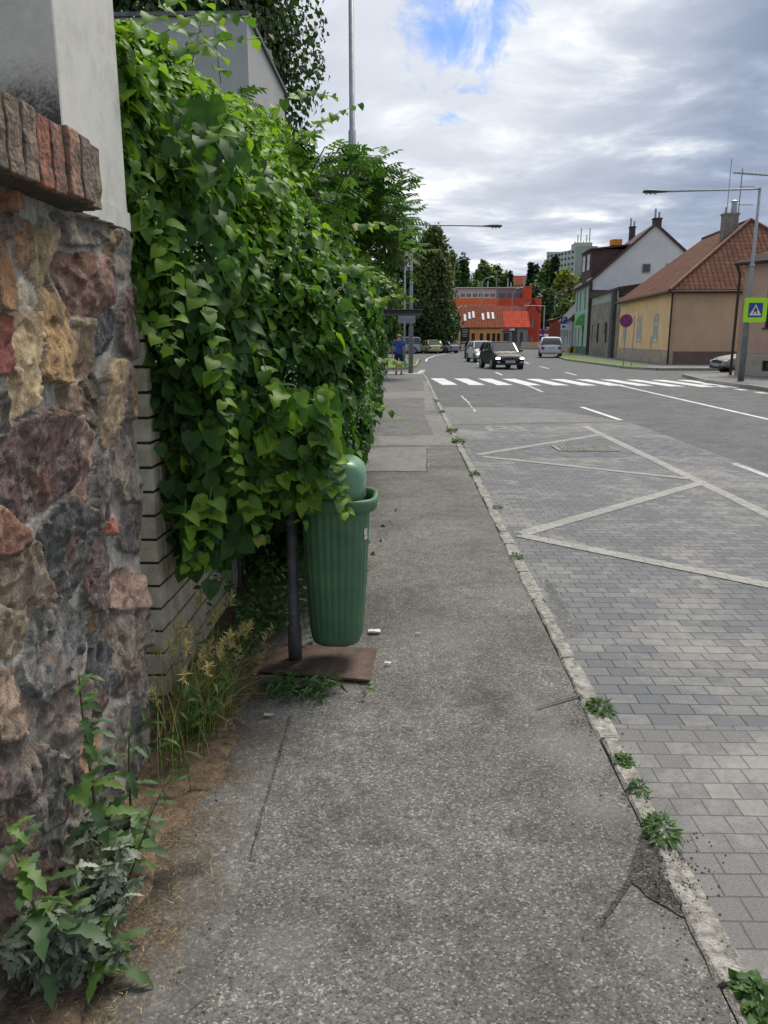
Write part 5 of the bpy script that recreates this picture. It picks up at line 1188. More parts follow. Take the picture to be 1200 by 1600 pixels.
mb.build('ridge_tiles', mat('ridge tile', (.16,.06,.04), .7, .2, 6, 0), rf)
mb = MB(); mb.tube([eA-Vector((0,0,.12))-Ne*.06, eB-Vector((0,0,.12))-Ne*.06], .08, 8); mb.tube([eA-Vector((0,0,.12))-De*.06, eD-Vector((0,0,.12))-De*.06], .08, 8)
mb.build('gutter', M['wood_dark'], rf)
mb = MB(); q = V3(A, 0) - Ne*.10 - De*.1; mb.tube([q+Vector((0,0,0)), q+Vector((0,0,4.3))], .06, 8); off(mb.build('downpipe', M['wood_dark'], yh))
cm = mat('buff chimney brick', (.27,.24,.19), .9, .25, 8, .6, 30); cx0, cy0 = 21.0, 53.2
mb = MB(); mb.box(cx0-.45, cx0+.45, cy0-.3, cy0+.3, 7.1, 9.35); mb.box(cx0-.5, cx0+.5, cy0-.35, cy0+.35, 9.352, 9.47)
chm = off(mb.build('chimney', cm, rf)); chm.location = (0, 0, 0)
mb = MB(); mb.tube([(cx0+.2, cy0, 9.5), (cx0+.2, cy0, 10.2)], [.2, .16], 10); mb.tube([(cx0+.2, cy0, 10.2), (cx0+.2, cy0, 10.3)], [.26, .1], 10); mb.tube([(cx0-.3, cy0, 9.45), (cx0-.3, cy0, 9.85)], .07, 8); mb.build('flue', M['metal_grey'], chm)
# old grey building and aerials
aer = thing('roof_aerial', (21.75, 53.8, 8.7), 'tv aerial mast with cross bars beside the brick chimney', 'aerial')
mb = MB(); mb.tube([(0,0,0),(0,0,3.6)], .03, 6); mb.tube([(-.75,0,.3),(-.75,0,4.2)], .02, 6); aer_m = mb.build('mast', M['metal_dark'], aer)
mb = MB(); mb.tube([(-.6,0,3.35),(1.5,-.4,3.1)], .05, 6)
for k in range(7): mb.tube([(-.3+.25*k,-.35-.04*k,3.33-.03*k),(-.3+.25*k,.35-.04*k,3.33-.03*k)], .012, 4)
for z in (2.5, 1.4): mb.tube([(-.1,0,z),(.9,-.1,z-.05)], .02, 5); [mb.tube([(.1+.16*k,-.25,z),(.1+.16*k,.25,z)], .01, 4) for k in range(5)]
mb.build('aerial_bars', M['metal_grey'], aer)
# old grey-brown house between yellow and white gable house
oh = thing('old_grey_house', (18.5, 72, 0), 'low old house with crumbling grey plaster between yellow and mint houses', 'house')
p, q = (18.35, 78.6), (17.25, 64.2); Lo = math.hypot(p[0]-q[0], p[1]-q[1]); og = mat('crumbling grey plaster', (.31,.28,.22), .95, .25, 1.2, .4, 20, c2=(.17,.15,.12))
ops = [(1.0, 1.7, 1.2, 2.9), (4.0, 5.1, 1.2, 3.0), (8.2, 9.3, 1.2, 3.0)]
mb = MB(); wallx(mb, p, q, -.1, 4.75, ops); wallx(mb, q, (23, 63.9), -.1, 4.75); off(mb.build('wall', og, oh), oh)
for op in ops: off(window(oh, p, q, op, M['wood_dark'], rev=.14), oh)
mb = MB(); wallx(mb, (p[0]+.05, p[1]), (q[0]+.05, q[1]+.8), 4.752, 5.6); off(mb.build('upper_wall', mat('pale green plaster', (.40,.47,.39), .9, .12, 2, .2), oh), oh)
mb = MB(); mb.slab([(p[0]-.25, p[1], 5.62), (q[0]-.25, q[1], 5.62), (23, 64.2, 6.5), (24, 78.5, 6.5)], .16); off(mb.build('roof', mat('dark sheet roof', (.07,.045,.045), .6, .2, 3, .1), oh), oh)
mb = MB(); mb.box(17.05, 17.3, 65.6, 66.3, -.1, 5.4); off(mb.build('buttress', mat('dark stained plaster', (.12,.115,.105), .9, .2, 3, .3), oh), oh)
# mint house: street front, plain white gable end, dark roof
mh = thing('mint_house', (20, 84, 0), 'tall house with mint green street front, plain white gable end and dark brown roof', 'house')
wm = mat('white gable render', (.72,.70,.69), .9, .05, .8, .1, 30); gy = 79.2; ax, az = 24.2, 12.35
mb = MB(); mb.add([(18.45, gy, -.1), (31, gy, -.1), (31, gy, 7.1), (ax, gy, az), (18.45, gy, 7.3)], [(0,1,2,3,4)]); mb.add([(18.7, gy+.4, -.1), (31, gy+.4, -.1), (31, gy+.4, 7.1), (ax, gy+.4, az), (18.7, gy+.4, 7.3)], [(4,3,2,1,0)])
mb.box(20.6, 30.98, gy+.41, gy+13.2, -.1, 7.0)
off(mb.build('gable_wall', wm, mh), mh)
drf = mat('dark brown roofing', (.085,.045,.038), .7, .2, 2, .2, 20)
mb = MB(); mb.slab([(17.95, gy-.25, 7.05), (ax, gy-.25, az+.2), (ax+1.3, gy+13.5, az+.2), (19.2, gy+13.5, 7.05)], .22); mb.slab([(ax, gy-.25, az+.2), (31.3, gy-.25, 6.7), (32.6, gy+13.5, 6.7), (ax+1.3, gy+13.5, az+.2)], .22)
wr = off(mb.build('roof', drf, mh), mh)
for k, (a, z) in enumerate(((23.6, 8.3), (25.9, 8.3), (28.3, 8.3))):
    off(window(mh, (18.5, gy-.18), (31, gy-.18), (a-.4-18.5, a+.4-18.5, z-.4, z+.45), mat('gable window frame', (.35,.34,.33), .7, .1, 3, 0), rev=.14, bars=0), mh)
mb = MB(); mb.slab([(18.2, gy-.6, 5.75), (31, gy-.6, 5.55), (31, gy-.01, 6.2), (18.2, gy-.01, 6.3)], .1); off(mb.build('lean_to_roof', drf, mh), mh)
mb = MB(); mb.tube([(18.3, gy-.15, 0), (18.3, gy-.15, 7.0)], .16, 8); off(mb.build('downpipe', M['wood_dark'], mh), mh)
chd = mat('sooty chimney', (.07,.055,.05), .9, .2, 6, .3)
for (x, y, h_, w2) in ((24.6, gy+.9, 12.95, .36), (25.2, gy+11.5, 13.6, .26)):
    mb = MB(); mb.box(x-w2, x+w2, y-.35, y+.35, 11.0, h_); mb.box(x-w2-.07, x+w2+.07, y-.42, y+.42, h_+.002, h_+.12)
    c_ = off(mb.build('chimney', chd, mh), mh)
    mb = MB(); mb.tube([(x-.2, y, h_+.1), (x-.2, y, h_+1.0)], .10, 8); mb.tube([(x+.18, y, h_+.1), (x+.18, y, h_+.7)], .10, 8); mb.build('flue', M['metal_grey'], c_)
mint = mat('mint render', (.42,.56,.44), .9, .08, 1.5, .1, 30); p, q = (19.75, 92.6), (18.42, 79.25); 
ops = [(1.2, 2.2, 4.6, 6.6), (4.3, 5.3, 4.6, 6.6), (8.2, 9.3, 4.6, 6.6), (1.2, 2.2, .9, 2.8), (4.3, 5.3, .9, 2.8), (7.6, 9.0, -.05, 2.9), (11.2, 12.2, 4.6, 6.6)]
mb = MB(); wallx(mb, p, q, -.1, 7.5, ops); wallx(mb, (26, 92.6), p, -.1, 7.5); off(mb.build('wall', mint, mh), mh)
for i, op in enumerate(ops):
    if i == 5: off(window(mh, p, q, op, M['wood_dark'], name='door', bars=0), mh)
    else: off(window(mh, p, q, op, mat('dark green frame', (.05,.1,.07), .6, .1, 3, 0)), mh)
mb = MB(); mb.box(18.45, 21.9, 80.0, 84.4, 7.3, 10.2); mb.slab([(18.15, 79.6, 10.25), (18.4, 84.8, 10.25), (23, 84.8, 10.75), (23, 79.6, 10.75)], .15); dm = off(mb.build('dormer', drf, mh), mh)
mb = MB(); mb.box(18.38, 18.44, 80.5, 81.6, 8.3, 9.8); mb.box(18.38, 18.44, 82.5, 83.6, 8.3, 9.8); mb.build('dormer_window', M['glass'], dm)
mb = MB(); mb.box(20.6, 21.6, 81, 82, 10.7, 11.25); off(mb.build('orange_box', mat('orange cladding', (.70,.25,.03), .7, .1, 3, 0), mh), mh)
mb = MB(); X, l = plinthbox(p, q, 0, 1)
ring0 = []
for yy in (7.3, 9.3):
    ring0.append([(X @ Vector((yy, .9*math.cos(t_), 3.0+1.15*math.sin(t_)))) for t_ in np.linspace(0, math.pi/2, 6)] + [X @ Vector((yy, .01, 3.0))])
mb.loft(ring0); off(mb.build('awning', mat('green awning', (.10,.40,.10), .7, .1, 3, 0), mh), mh)
mb = MB(); mb.box(0, 7.5, -.1, .06, -.1, .8, X); mb.box(9.1, l, -.1, .06, -.1, .8, X); off(mb.build('plinth', mat('dark green plinth', (.12,.2,.14), .9, .1, 3, .1), mh), mh)
mb = MB(); mb.box(0, l, .005, .22, 7.2, 7.42, X); off(mb.build('cornice', mint, mh), mh)
# low white house with slate roof
lh = thing('low_white_house', (20.5, 100, 0), 'low whitish house with grey slate roof beyond the parking sign', 'house')
p, q = (21.2, 108), (19.5, 92.8); ops = [(2, 3, 1.0, 2.6), (6, 7, 1.0, 2.6), (10, 11, 1.0, 2.6), (13, 14, 1.0, 2.6)]
lw = mat('whitish grey plaster', (.44,.44,.45), .9, .08, 1.5, .1)
mb = MB(); wallx(mb, p, q, -.1, 3.9, ops); wallx(mb, (27, 107.4), p, -.1, 3.9); off(mb.build('wall', lw, lh), lh)
for op in ops: off(window(lh, p, q, op, M['wood_dark']), lh)
slate = roofmat('grey slates', (.15,.14,.15), (.20,.185,.19), .5, .45, (.05,.045,.05), .6)
mb = MB(); mb.slab([(20.85, 108.4, 3.85), (19.1, 92.7, 3.85), (23.4, 92.7, 8.1), (24.8, 108.4, 8.1)], .16); off(mb.build('roof', slate, lh), lh)
# brick shed and far white van on the hill
sh = thing('brick_shed', (30, 150, .2), 'small red brick building between slate roof and uphill street', 'building')
mb = MB(); mb.box(-2.2, 3, -3, 3, -1, 5.0); mb.build('wall', mat('red brick wall', (.30,.085,.05), .9, .2, 6, .2), sh)
mb = MB(); mb.slab([(-2.6, -3.3, 4.9), (3.2, -3.3, 7.2), (3.2, 3.3, 7.2), (-2.6, 3.3, 4.9)], .2); mb.build('roof', drf, sh)
# --- pink house on the right
ph = thing('pink_house', (17, 31, 0), 'salmon pink corner house with cream plinth at the right edge', 'house')
pink = mat('salmon render', (.50,.33,.25), .9, .07, 1.2, .15, 30); A2 = (14.25, 34.0); B2 = (17.2, 29.0); C2 = (26, 32.0); D2 = (23, 38.2)
Lp = math.hypot(B2[0]-A2[0], B2[1]-A2[1])
# window measured by sighting along the wall
ops = [(1.15, 2.4, 2.0, 3.75)]; vent = (1.25, 1.75, .25, .68)
mb = MB(); wallx(mb, A2, B2, .96, 4.75, ops); wallx(mb, D2, A2, .96, 4.75); wallx(mb, B2, C2, .96, 4.75); off(mb.build('wall', pink, ph), ph)
mb = MB(); pm = .04; d2 = Vector((B2[0]-A2[0], B2[1]-A2[1], 0)).normalized(); n2_2 = Vector((d2.y, -d2.x, 0))*pm
pa = (A2[0]+n2_2.x, A2[1]+n2_2.y); pb = (B2[0]+n2_2.x, B2[1]+n2_2.y); wallx(mb, pa, pb, -.1, .955, [vent]); wallx(mb, D2, pa, -.1, .955); wallx(mb, pb, C2, -.1, .955)
off(mb.build('plinth', mat('cream grey plinth', (.42,.37,.29), .9, .1, 2, .2), ph), ph)
off(window(ph, A2, B2, ops[0], M['wood_dark'], bars=1, sill=M['wood_dark']), ph)
off(window(ph, pa, pb, vent, M['wood_dark'], bars=0, name='vent'), ph)
pr = roofmat('dark brown tiles', (.10,.06,.05), (.075,.045,.04), .33, .36)
e0 = (A2[0]-.35, A2[1]+.1, 4.72); e1_ = (B2[0]-.2, B2[1]-.5, 4.72); e2_ = (C2[0]+.5, C2[1]-.4, 4.72); e3_ = (D2[0]+.1, D2[1]+.5, 4.72); apx = (20.4, 33.4, 7.0)
mb = MB(); [mb.slab([a, b_, apx], .16) for a, b_ in ((e0, e1_), (e1_, e2_), (e2_, e3_), (e3_, e0))]; prf = off(mb.build('roof', pr, ph), ph)
mb = MB(); mb.tube([Vector(e0)-Vector((.05,.05,.1)), Vector(e1_)-Vector((.05,.05,.1))], .08, 8); mb.build('gutter', M['wood_dark'], prf)
mb = MB(); mb.tube([(A2[0]-.2, A2[1]-.02, 0), (A2[0]-.2, A2[1]-.02, 4.2), (A2[0]-.32, A2[1]+.05, 4.6)], .06, 8); off(mb.build('downpipe', M['wood_dark'], ph), ph)

# --- far left group: orange house, red roofed house, red gable, big red block
def simple_house(name, loc, label, w, d, eh, rh, wm, rm, rz=0, ridge='x', wins=(), winm=None, extra=None, cat='house', plinth=None):
    t_ = thing(name, loc, label, cat, rz=rz)
    mb = MB(); ops = list(wins)
    wallx(mb, (-w/2, -d/2), (w/2, -d/2), -.3, eh, ops)
    wallx(mb, (w/2, -d/2), (w/2, d/2), -.3, eh); wallx(mb, (w/2, d/2), (-w/2, d/2), -.3, eh); wallx(mb, (-w/2, d/2), (-w/2, -d/2), -.3, eh)
    if ridge == 'x':
        for s_ in (-1, 1): mb.add([(s_*w/2, -d/2, eh), (s_*w/2, d/2, eh), (s_*w/2, 0, eh+rh)], [(0,1,2)])
    else:
        for s_ in (-1, 1): mb.add([(-w/2, s_*d/2, eh), (w/2, s_*d/2, eh), (0, s_*d/2, eh+rh)], [(0,1,2)])
    mb.build('wall', wm, t_)
    mb = MB(); o_ = .35
    if ridge == 'x':
        for s_ in (-1, 1): mb.slab([(-w/2-o_, s_*(d/2+o_), eh-.05), (w/2+o_, s_*(d/2+o_), eh-.05), (w/2+o_, 0, eh+rh+.15), (-w/2-o_, 0, eh+rh+.15)], .18)
    else:
        for s_ in (-1, 1): mb.slab([(s_*(w/2+o_), -d/2-o_, eh-.05), (s_*(w/2+o_), d/2+o_, eh-.05), (0, d/2+o_, eh+rh+.15), (0, -d/2-o_, eh+rh+.15)], .18)
    rf = mb.build('roof', rm, t_)
    for op in wins: window(t_, (-w/2, -d/2), (w/2, -d/2), op, winm or M['wood_dark'])
    return t_, rf
orr = roofmat('orange red tiles', (.30,.085,.045), (.23,.065,.04), .4, .4, (.06,.015,.01), .8)
brr = roofmat('bright red tiles', (.60,.08,.04), (.50,.07,.035), .5, .5, (.15,.02,.01), .5)
dkr = roofmat('dull red tiles', (.30,.06,.04), (.24,.05,.035), .5, .5, (.06,.015,.01), .5)
orw = mat('orange render', (.72,.34,.12), .9, .08, 1, .1)
x0, x1 = AY(722, 500, 118)[0], AY(784, 500, 118)[0]; w_ = x1-x0
wins = [(.9+1.75*k-(.0), 1.5+1.75*k, .7, 2.5) for k in range(3)]
wins = [(a, b_, c, e) for a, b_, c, e in wins] 
t_, rf = simple_house('orange_house', ((x0+x1)/2, 121, 0), 'single storey orange house with orange red roof and skylights', w_, 7, 3.3, 2.9, orw, orr, 0, 'x', wins=[(w_*a_, w_*a_+.5, .8, 2.4) for a_ in (.08, .24, .45, .62, .76, .88)])
for k, (u_, v_) in enumerate(((-2.4, .45), (-1.7, .55), (-1.1, .6), (.3, .5), (1.1, .55), (1.8, .55))):
    v0 = v_-.14; mb = MB(); f = lambda uu, vv: (uu, -3.85*(1-vv), 3.3+3.05*vv+.06)
    mb.slab([f(u_-.22, v_-.16), f(u_+.12, v_-.16), f(u_+.12, v_+.16), f(u_-.22, v_+.16)], .05); mb.build('skylight', mat('pale skylight', (.6,.63,.66), .2, .05, 3, 0), rf)
x0, x1 = AY(772, 500, 137)[0], AY(824, 500, 137)[0]
t_, rf = simple_house('shop_house', ((x0+x1)/2, 139, 0), 'grey fronted shop under a bright red roof right of the orange house', x1-x0, 6, 3.6, 2.6, mat('grey shopfront', (.22,.225,.235), .8, .1, 1, .1), brr, 0, 'x', wins=[(1.6, 2.6, .6, 2.6), (3.0, 3.9, 0, 2.8), (4.4, 4.9, .5, 2.7)])
mb = MB(); mb.box(-2.9, 1.0, -3.12, -3.03, 2.85, 3.5); sg = mb.build('shop_sign', M['blk'], t_)
mb = MB(); mb.box(-2.6, .6, -3.15, -3.125, 3.0, 3.35); sp_ = mb.build('sign_panel', mat('white sign', (.7,.7,.68), .5, .05, 3, 0), sg)
mb = MB(); mb.box(-1.5, -.3, -3.17, -3.155, 3.02, 3.33); mb.build('sign_emblem', mat('red sign', (.6,.03,.02), .5, .05, 3, 0), sg)
x0, x1 = AY(735, 500, 152)[0], AY(824, 500, 152)[0]
t_, rf = simple_house('long_red_house', ((x0+x1)/2, 156, .0), 'long house with dull red roof in front of the red block', x1-x0, 8, 4.6, 3.2, mat('dark red render', (.34,.06,.035), .9, .1, 1, .1), dkr, 0, 'x')
for u_, wd in ((-2.3, .7), (2.2, 1.0), (3.7, .5), (5.2, .9)):
    mb = MB(); f = lambda uu, vv: (uu, -4.35*(1-vv), 4.6+3.35*vv+.06); mb.slab([f(u_-wd/2, .42), f(u_+wd/2, .42), f(u_+wd/2, .66), f(u_-wd/2, .66)], .06); mb.build('skylight', mat('sky window', (.5,.55,.6), .2, .05, 3, 0), rf)
x0, x1 = AY(818, 500, 141)[0], AY(837, 500, 141)[0]
t_, rf = simple_house('red_gable_house', ((x0+x1)/2+.3, 144, 0), 'narrow bright red gabled house with pale windows at the right end', x1-x0, 8, 6.2, 2.2, mat('bright red render', (.55,.07,.04), .9, .06, 1, .1), dkr, 0, 'y', wins=[(.35, .75, .6, 2.2), (1.0, 1.4, .6, 2.2), (.35, .75, 3.6, 5.0), (1.0, 1.4, 3.6, 5.0)], winm=mat('pink frame', (.6,.4,.38), .7, .05, 3, 0))
# big red block with grey top floor
rb = thing('red_block', (25, 190, 0), 'large red office block with recessed grey top floor', 'building')
def rx(px, Y=178): return AY(px, 500, Y)[0]
def rzv(py, Y=178): return AY(700, py, Y)[1]
redm = mat('red facade', (.62,.075,.03), .85, .06, .5, .05); redl = mat('lit red facade', (.82,.17,.05), .85, .06, .5, .05)  # left wing gets a brighter copy of the red, sunlight put into its colour
xa, xb, xc = rx(708), rx(781), rx(843); zt = rzv(466)
mb = MB(); bw_ = xb-xa; ops = [(1.4+1.05*k, 2.1+1.05*k, rzv(484), rzv(476)) for k in range(8)]
wallx(mb, (xa, 178), (xb, 178), -.5, zt, ops); wallx(mb, (xb, 194), (xa, 194), -.5, zt); wallx(mb, (xa, 194), (xa, 178), -.5, zt); o = mb.build('left_wing', redl, rb); off(o, rb)
for op in ops: off(window(rb, (xa, 178), (xb, 178), op, M['steel_white'], mat('bright blind pane', (.5,.52,.53), .4, .05, 3, 0), bars=0), rb)
mb = MB(); mb.box(xb, xc, 176.5, 196, -.5, zt-.1); off(mb.build('right_wing', redm, rb), rb)
gtop = mat('grey top floor', (.56,.57,.57), .8, .06, .7, .05); gdk = mat('darker grey cladding', (.22,.22,.235), .8, .06, .7, .05); z1_ = rzv(450)
xd = rx(777); xe = rx(829); y_ = 181
mb = MB(); ops = [(.9+1.35*k, 1.95+1.35*k, rzv(463.5), rzv(457.5)) for k in range(6)]
wallx(mb, (rx(714), y_), (xd, y_), zt-.1, z1_, ops); wallx(mb, (xd, 190), (rx(714), 190), zt-.1, z1_); wallx(mb, (rx(714), 190), (rx(714), y_), zt-.1, z1_); off(mb.build('top_floor', gtop, rb), rb)
for op in ops: off(window(rb, (rx(714), y_), (xd, y_), op, M['steel_white']), rb)
mb = MB(); mb.box(xd+.01, xe, y_-.3, 191, zt-.1, z1_+.1); off(mb.build('top_annex', gdk, rb), rb)
for k in range(3):
    mb = MB(); mb.box(xd+.6+1.8*k, xd+1.9+1.8*k, y_-.36, y_-.31, rzv(464), rzv(457.5)); off(mb.build('window', M['glass'], rb), rb)
mb = MB(); mb.box(rx(712.5), xe+.3, y_-.7, 190.5, z1_+.102, z1_+.3); off(mb.build('flat_roof', mat('white roof edge', (.6,.6,.6), .7, .05, 2, 0), rb), rb)
mb = MB(); mb.box(rx(817.5), rx(828.5), 177.6, 180.4, zt-.1, rzv(450)+.3); off(mb.build('stair_tower', redm, rb), rb)
mb = MB(); [mb.tube([(rx(px), 184, z1_), (rx(px), 184, rzv(440)+dz_)], .12, 6) for px, dz_ in ((765, .5), (797, 1.2), (802, .2), (823, 1.4))]; off(mb.build('roof_pipe', M['metal_grey'], rb), rb)
# house roof far on the ridge
simple_house('ridge_house', (AY(812, 436, 300)[0], 300, hgt(40, 300)), 'small far house with red roof on the ridge between trees', 12, 8, AY(812, 446, 300)[1]-hgt(40, 300), 3.4, tan, dkr)
# grey tower block
tb = thing('tower_block', (70, 345, 12), 'tall grey green panel tower block on the hill', 'building')
xL, xM, xR = AY(869, 400, 330)[0], AY(899, 400, 330)[0], AY(934, 400, 330)[0]; zT = AY(890, 389, 330)[1]
cnc = mat('grey green concrete', (.36,.39,.34), .9, .06, .2, .05, 3); wht = mat('pale panel', (.5,.53,.5), .9, .06, .2, .05, 3)
fa, fb = (xL, 352), (xM, 330); Lf = math.hypot(xM-xL, 22)
ops = []; 
mb = MB(); fl_ = (zT-12)/11
for k in range(11):
    for j in range(8): ops.append((.8+j*(Lf-1)/8, .8+j*(Lf-1)/8+(Lf-1)/8*.6, 12+k*fl_+fl_*.35, 12+k*fl_+fl_*.8))
wallx(mb, fa, fb, 5, zT, ops, rev=.5); off(mb.build('window_wall', wht, tb), tb)
mb = MB(); d_ = Vector((fb[0]-fa[0], fb[1]-fa[1], 0)).normalized(); mb.add([(fa[0]+.4, fa[1]+.4, 5), (fb[0]+.4, fb[1]+.4, 5), (fb[0]+.4, fb[1]+.4, zT-.2), (fa[0]+.4, fa[1]+.4, zT-.2)], [(0,1,2,3)]); off(mb.build('windows', M['glass'], tb), tb)
mb = MB(); wallx(mb, (xM, 330), (xR, 331), 5, zT+1.2); wallx(mb, (xR, 331), (xR, 352), 5, zT+1.2); wallx(mb, (xR, 352), (xL, 352), 5, zT+1.2); mb.sheet([(xL, 352), (xM, 330), (xR, 331), (xR, 352)], zT); off(mb.build('end_wall', cnc, tb), tb)
mb = MB(); mb.box(xM+1, xM+8, 336, 344, zT+.01, zT+3.2); [mb.tube([(xM+1.2+1.2*k, 338, zT), (xM+1.2+1.2*k, 338, zT+4+2.5*((k*7) % 3))], .22, 5) for k in range(6)]; off(mb.build('roof_plant', cnc, tb), tb)

# fences and billboard
def picket(x0, y0, x1, y1, label, z=0.0, h=1.1):
    f_ = thing('garden_fence', (x0, y0, z), label, 'fence'); d = Vector((x1-x0, y1-y0, 0)); Ln = d.length; d.normalize(); mb = MB(); ang = math.atan2(d.y, d.x); X = Matrix.Rotation(ang, 4, 'Z')
    for k in range(int(Ln/.22)): mb.box(k*.22, k*.22+.13, -.02, .02, .15, h, X)
    mb.build('pickets', mat('cream picket', (.58,.5,.34), .85, .12, 3, 0), f_)
    mb = MB(); mb.box(0, Ln, .021, .06, .3, .38, X); mb.box(0, Ln, .021, .06, h-.25, h-.17, X); mb.box(0, Ln, -.06, .08, -.2, .14, X); mb.build('rail', M['concrete'], f_)
x0, x1 = AY(719, 540, 108)[0], AY(745, 540, 108)[0]; picket(x0, 108, x1, 112, 'cream picket fence in front of the orange house')
x0, x1 = AY(814, 540, 128)[0], AY(852, 540, 128)[0]; picket(x0, 128, x1, 122, 'cream picket fence in front of the red gabled house')
bx_, bz_ = AY(726.5, 523, 105)
bb = thing('billboard', (bx_, 105, 0), 'black roadside billboard with white lines of writing before the orange house', 'billboard')
mb = MB(); mb.box(-.6, .6, -.05, .05, .95, 3.05); mb.build('panel', M['blk'], bb)
mb = MB()
for k, (w_, z) in enumerate(((.7, 2.75), (.8, 2.55), (.6, 2.35), (.75, 2.1), (.5, 1.9))): mb.box(-w_/2, w_/2, -.058, -.052, z, z+.07)
mb.box(-.45, .45, -.058, -.052, 1.1, 1.25); mb.build('writing', mat('white print', (.6,.6,.6), .6, .05, 3, 0), bb)
mb = MB(); mb.tube([(-.5,.1,-.1),(-.5,.1,3.0)], .05, 6); mb.tube([(.5,.1,-.1),(.5,.1,3.0)], .05, 6); mb.build('supports', M['metal_dark'], bb)
x_, z_ = AY(708, 532, 104)
tree('yellow_shrub', x_, 104, 0, 1.5, .9, 'low yellow green shrub beside the first curved lamp', Ye, 330, 900, .2, .05)

# ------------------------------------------------------------------ street lamps
def lamp(x, y, H, arm, label, base=0.0):
    t_ = thing('street_lamp', (x, y, base), label, 'street lamp')
    mb = MB(); mb.tube([(0,0,-.1),(0,0,2.05),(0,0,2.1),(0,0,2.12)], [.115,.105,.105,.07], 14); mb.build('pole_base', M['pole_base'], t_, smooth=True)
    mb = MB(); mb.tube([(0,0,2.1),(0,0,H*.62),(0,0,H*.62+.04),(0,0,H)], [.078,.072,.058,.05], 12); mb.tube([(0,0,H*.6),(0,0,H*.62)], [.085,.085], 12); mb.build('pole', M['metal_grey'], t_, smooth=True)
    s_ = 1 if arm > 0 else -1
    mb = MB(); mb.tube([(-.02*s_,0,H-.05),(.3*s_,0,H-.06),(arm*.8,0,H-.12*abs(arm)/4)], .03, 8); mb.build('arm', M['metal_grey'], t_, smooth=True)
    a0 = arm*.8; L_ = abs(arm)*.2
    rings = []
    for f, w, h_ in ((0,.04,.035),(.15,.06,.05),(.4,.10,.07),(.75,.15,.085),(.95,.12,.06),(1,.05,.03)):
        x_ = a0 + s_*f*.85; zc = H-.13; rings.append([(x_, w*math.cos(t2), zc + h_*math.sin(t2)*(1 if math.sin(t2) > 0 else .6)) for t2 in np.linspace(0, 2*math.pi, 12, endpoint=False)])
    mb = MB(); mb.loft(rings); hd = mb.build('lamp_head', M['blk'], t_, smooth=True)
    for k in range(3):
        mb = MB(); xx = a0 + s_*(.42+.15*k); mb.tube([(xx,0,H-.22),(xx,0,H-.19),(xx,0,H-.16)], [.03,.055,.06], 8); mb.build('lens', mat('clear lens', (.5,.5,.52), .2, .05, 3, 0), hd)
    return t_
lamp(.30, 36.5, 6.62, 4.0, 'grey street lamp at the end of the left sidewalk with arm over the road')
lamp(12.38, 28.97, 6.72, -4.0, 'grey street lamp at the right kerb carrying the crossing sign')
mast = thing('street_lamp', (-1.17, 18.2, 0), 'tall pale grey mast rising out of the bushes to the top of the photo', 'street lamp')
mb = MB(); mb.tube([(0,0,-.1),(0,0,6.0),(0,0,6.02),(0,0,12)], [.09,.082,.06,.05], 12); mb.build('pole', M['metal_grey'], mast, smooth=True)
mb = MB(); mb.tube([(0,0,11.9),(.4,0,12.3),(2,0,12.5)], .03, 8); mb.build('arm', M['metal_grey'], mast)
x_, z_ = AY(633, 375, 55)
m2 = thing('thin_mast', (x_, 55, 0), 'thin grey mast just left of the left street lamp', 'mast'); mb = MB(); mb.tube([(0,0,-.1),(0,0,2.4),(0,0,z_)], [.09,.07,.05], 10); mb.build('pole', M['metal_grey'], m2, smooth=True); mb = MB(); mb.tube([(0,0,z_),(-.5,0,z_+.9),(-2.2,0,z_+1.5),(-3.4,0,z_+1.3)], .03, 6); mb.build('arm', M['metal_grey'], m2)
def curved(px, pyb, pyt, Y, armpx, label):
    x_, zt = AY(px, pyt, Y); t_ = thing('curved_street_lamp', (x_, Y, hgt(x_, Y)+.1), label, 'street lamp', 'curved street lamps along the far road'); zt -= hgt(x_, Y)+.1
    a = armpx*Y/1217
    mb = MB(); mb.tube([(0,0,-.2),(0,0,zt*.5),(0,0,zt*.86),(a*.12,0,zt*.94),(a*.4,0,zt*.985),(a,0,zt)], [.13,.10,.07,.06,.05,.05], 8); mb.build('pole', M['metal_grey'], t_, smooth=True)
    mb = MB(); mb.tube([(a*.85,0,zt),(a*1.0,0,zt+.03),(a*1.3,0,zt+.01)], [.06,.14,.07], 8); mb.build('lamp_head', M['metal_grey'], t_)
curved(709.5, 548, 405, 104, 14, 'tall curved street lamp nearest the columnar linden')
curved(753, 545, 433, 122, 14, 'curved street lamp over the orange house')
curved(801, 545, 450, 150, 12, 'curved street lamp before the red block shop')
curved(834, 540, 463, 178, 10, 'curved street lamp at the right end of the red block')
curved(868, 540, 455, 205, 9, 'curved street lamp beside the uphill street')
curved(776, 545, 432, 170, -1, 'thin pale pole rising behind the orange house')
x_, _ = AY(850, 500, 132); zt = AY(850, 477, 132)[1]
gt = thing('signal_gantry', (x_, 132, 0), 'grey gantry pole with long arm over the far road', 'gantry'); mb = MB(); mb.tube([(0,0,-.2),(0,0,zt)], .11, 8); mb.build('pole', M['metal_grey'], gt); mb = MB(); mb.tube([(.1,0,zt-.1),(-4.2,0,zt-.05)], .05, 8); mb.build('arm', M['metal_grey'], gt); mb = MB(); mb.box(-4.3, -3.4, -.1, .1, zt-.25, zt+.02); mb.build('signal_box', M['metal_dark'], gt)

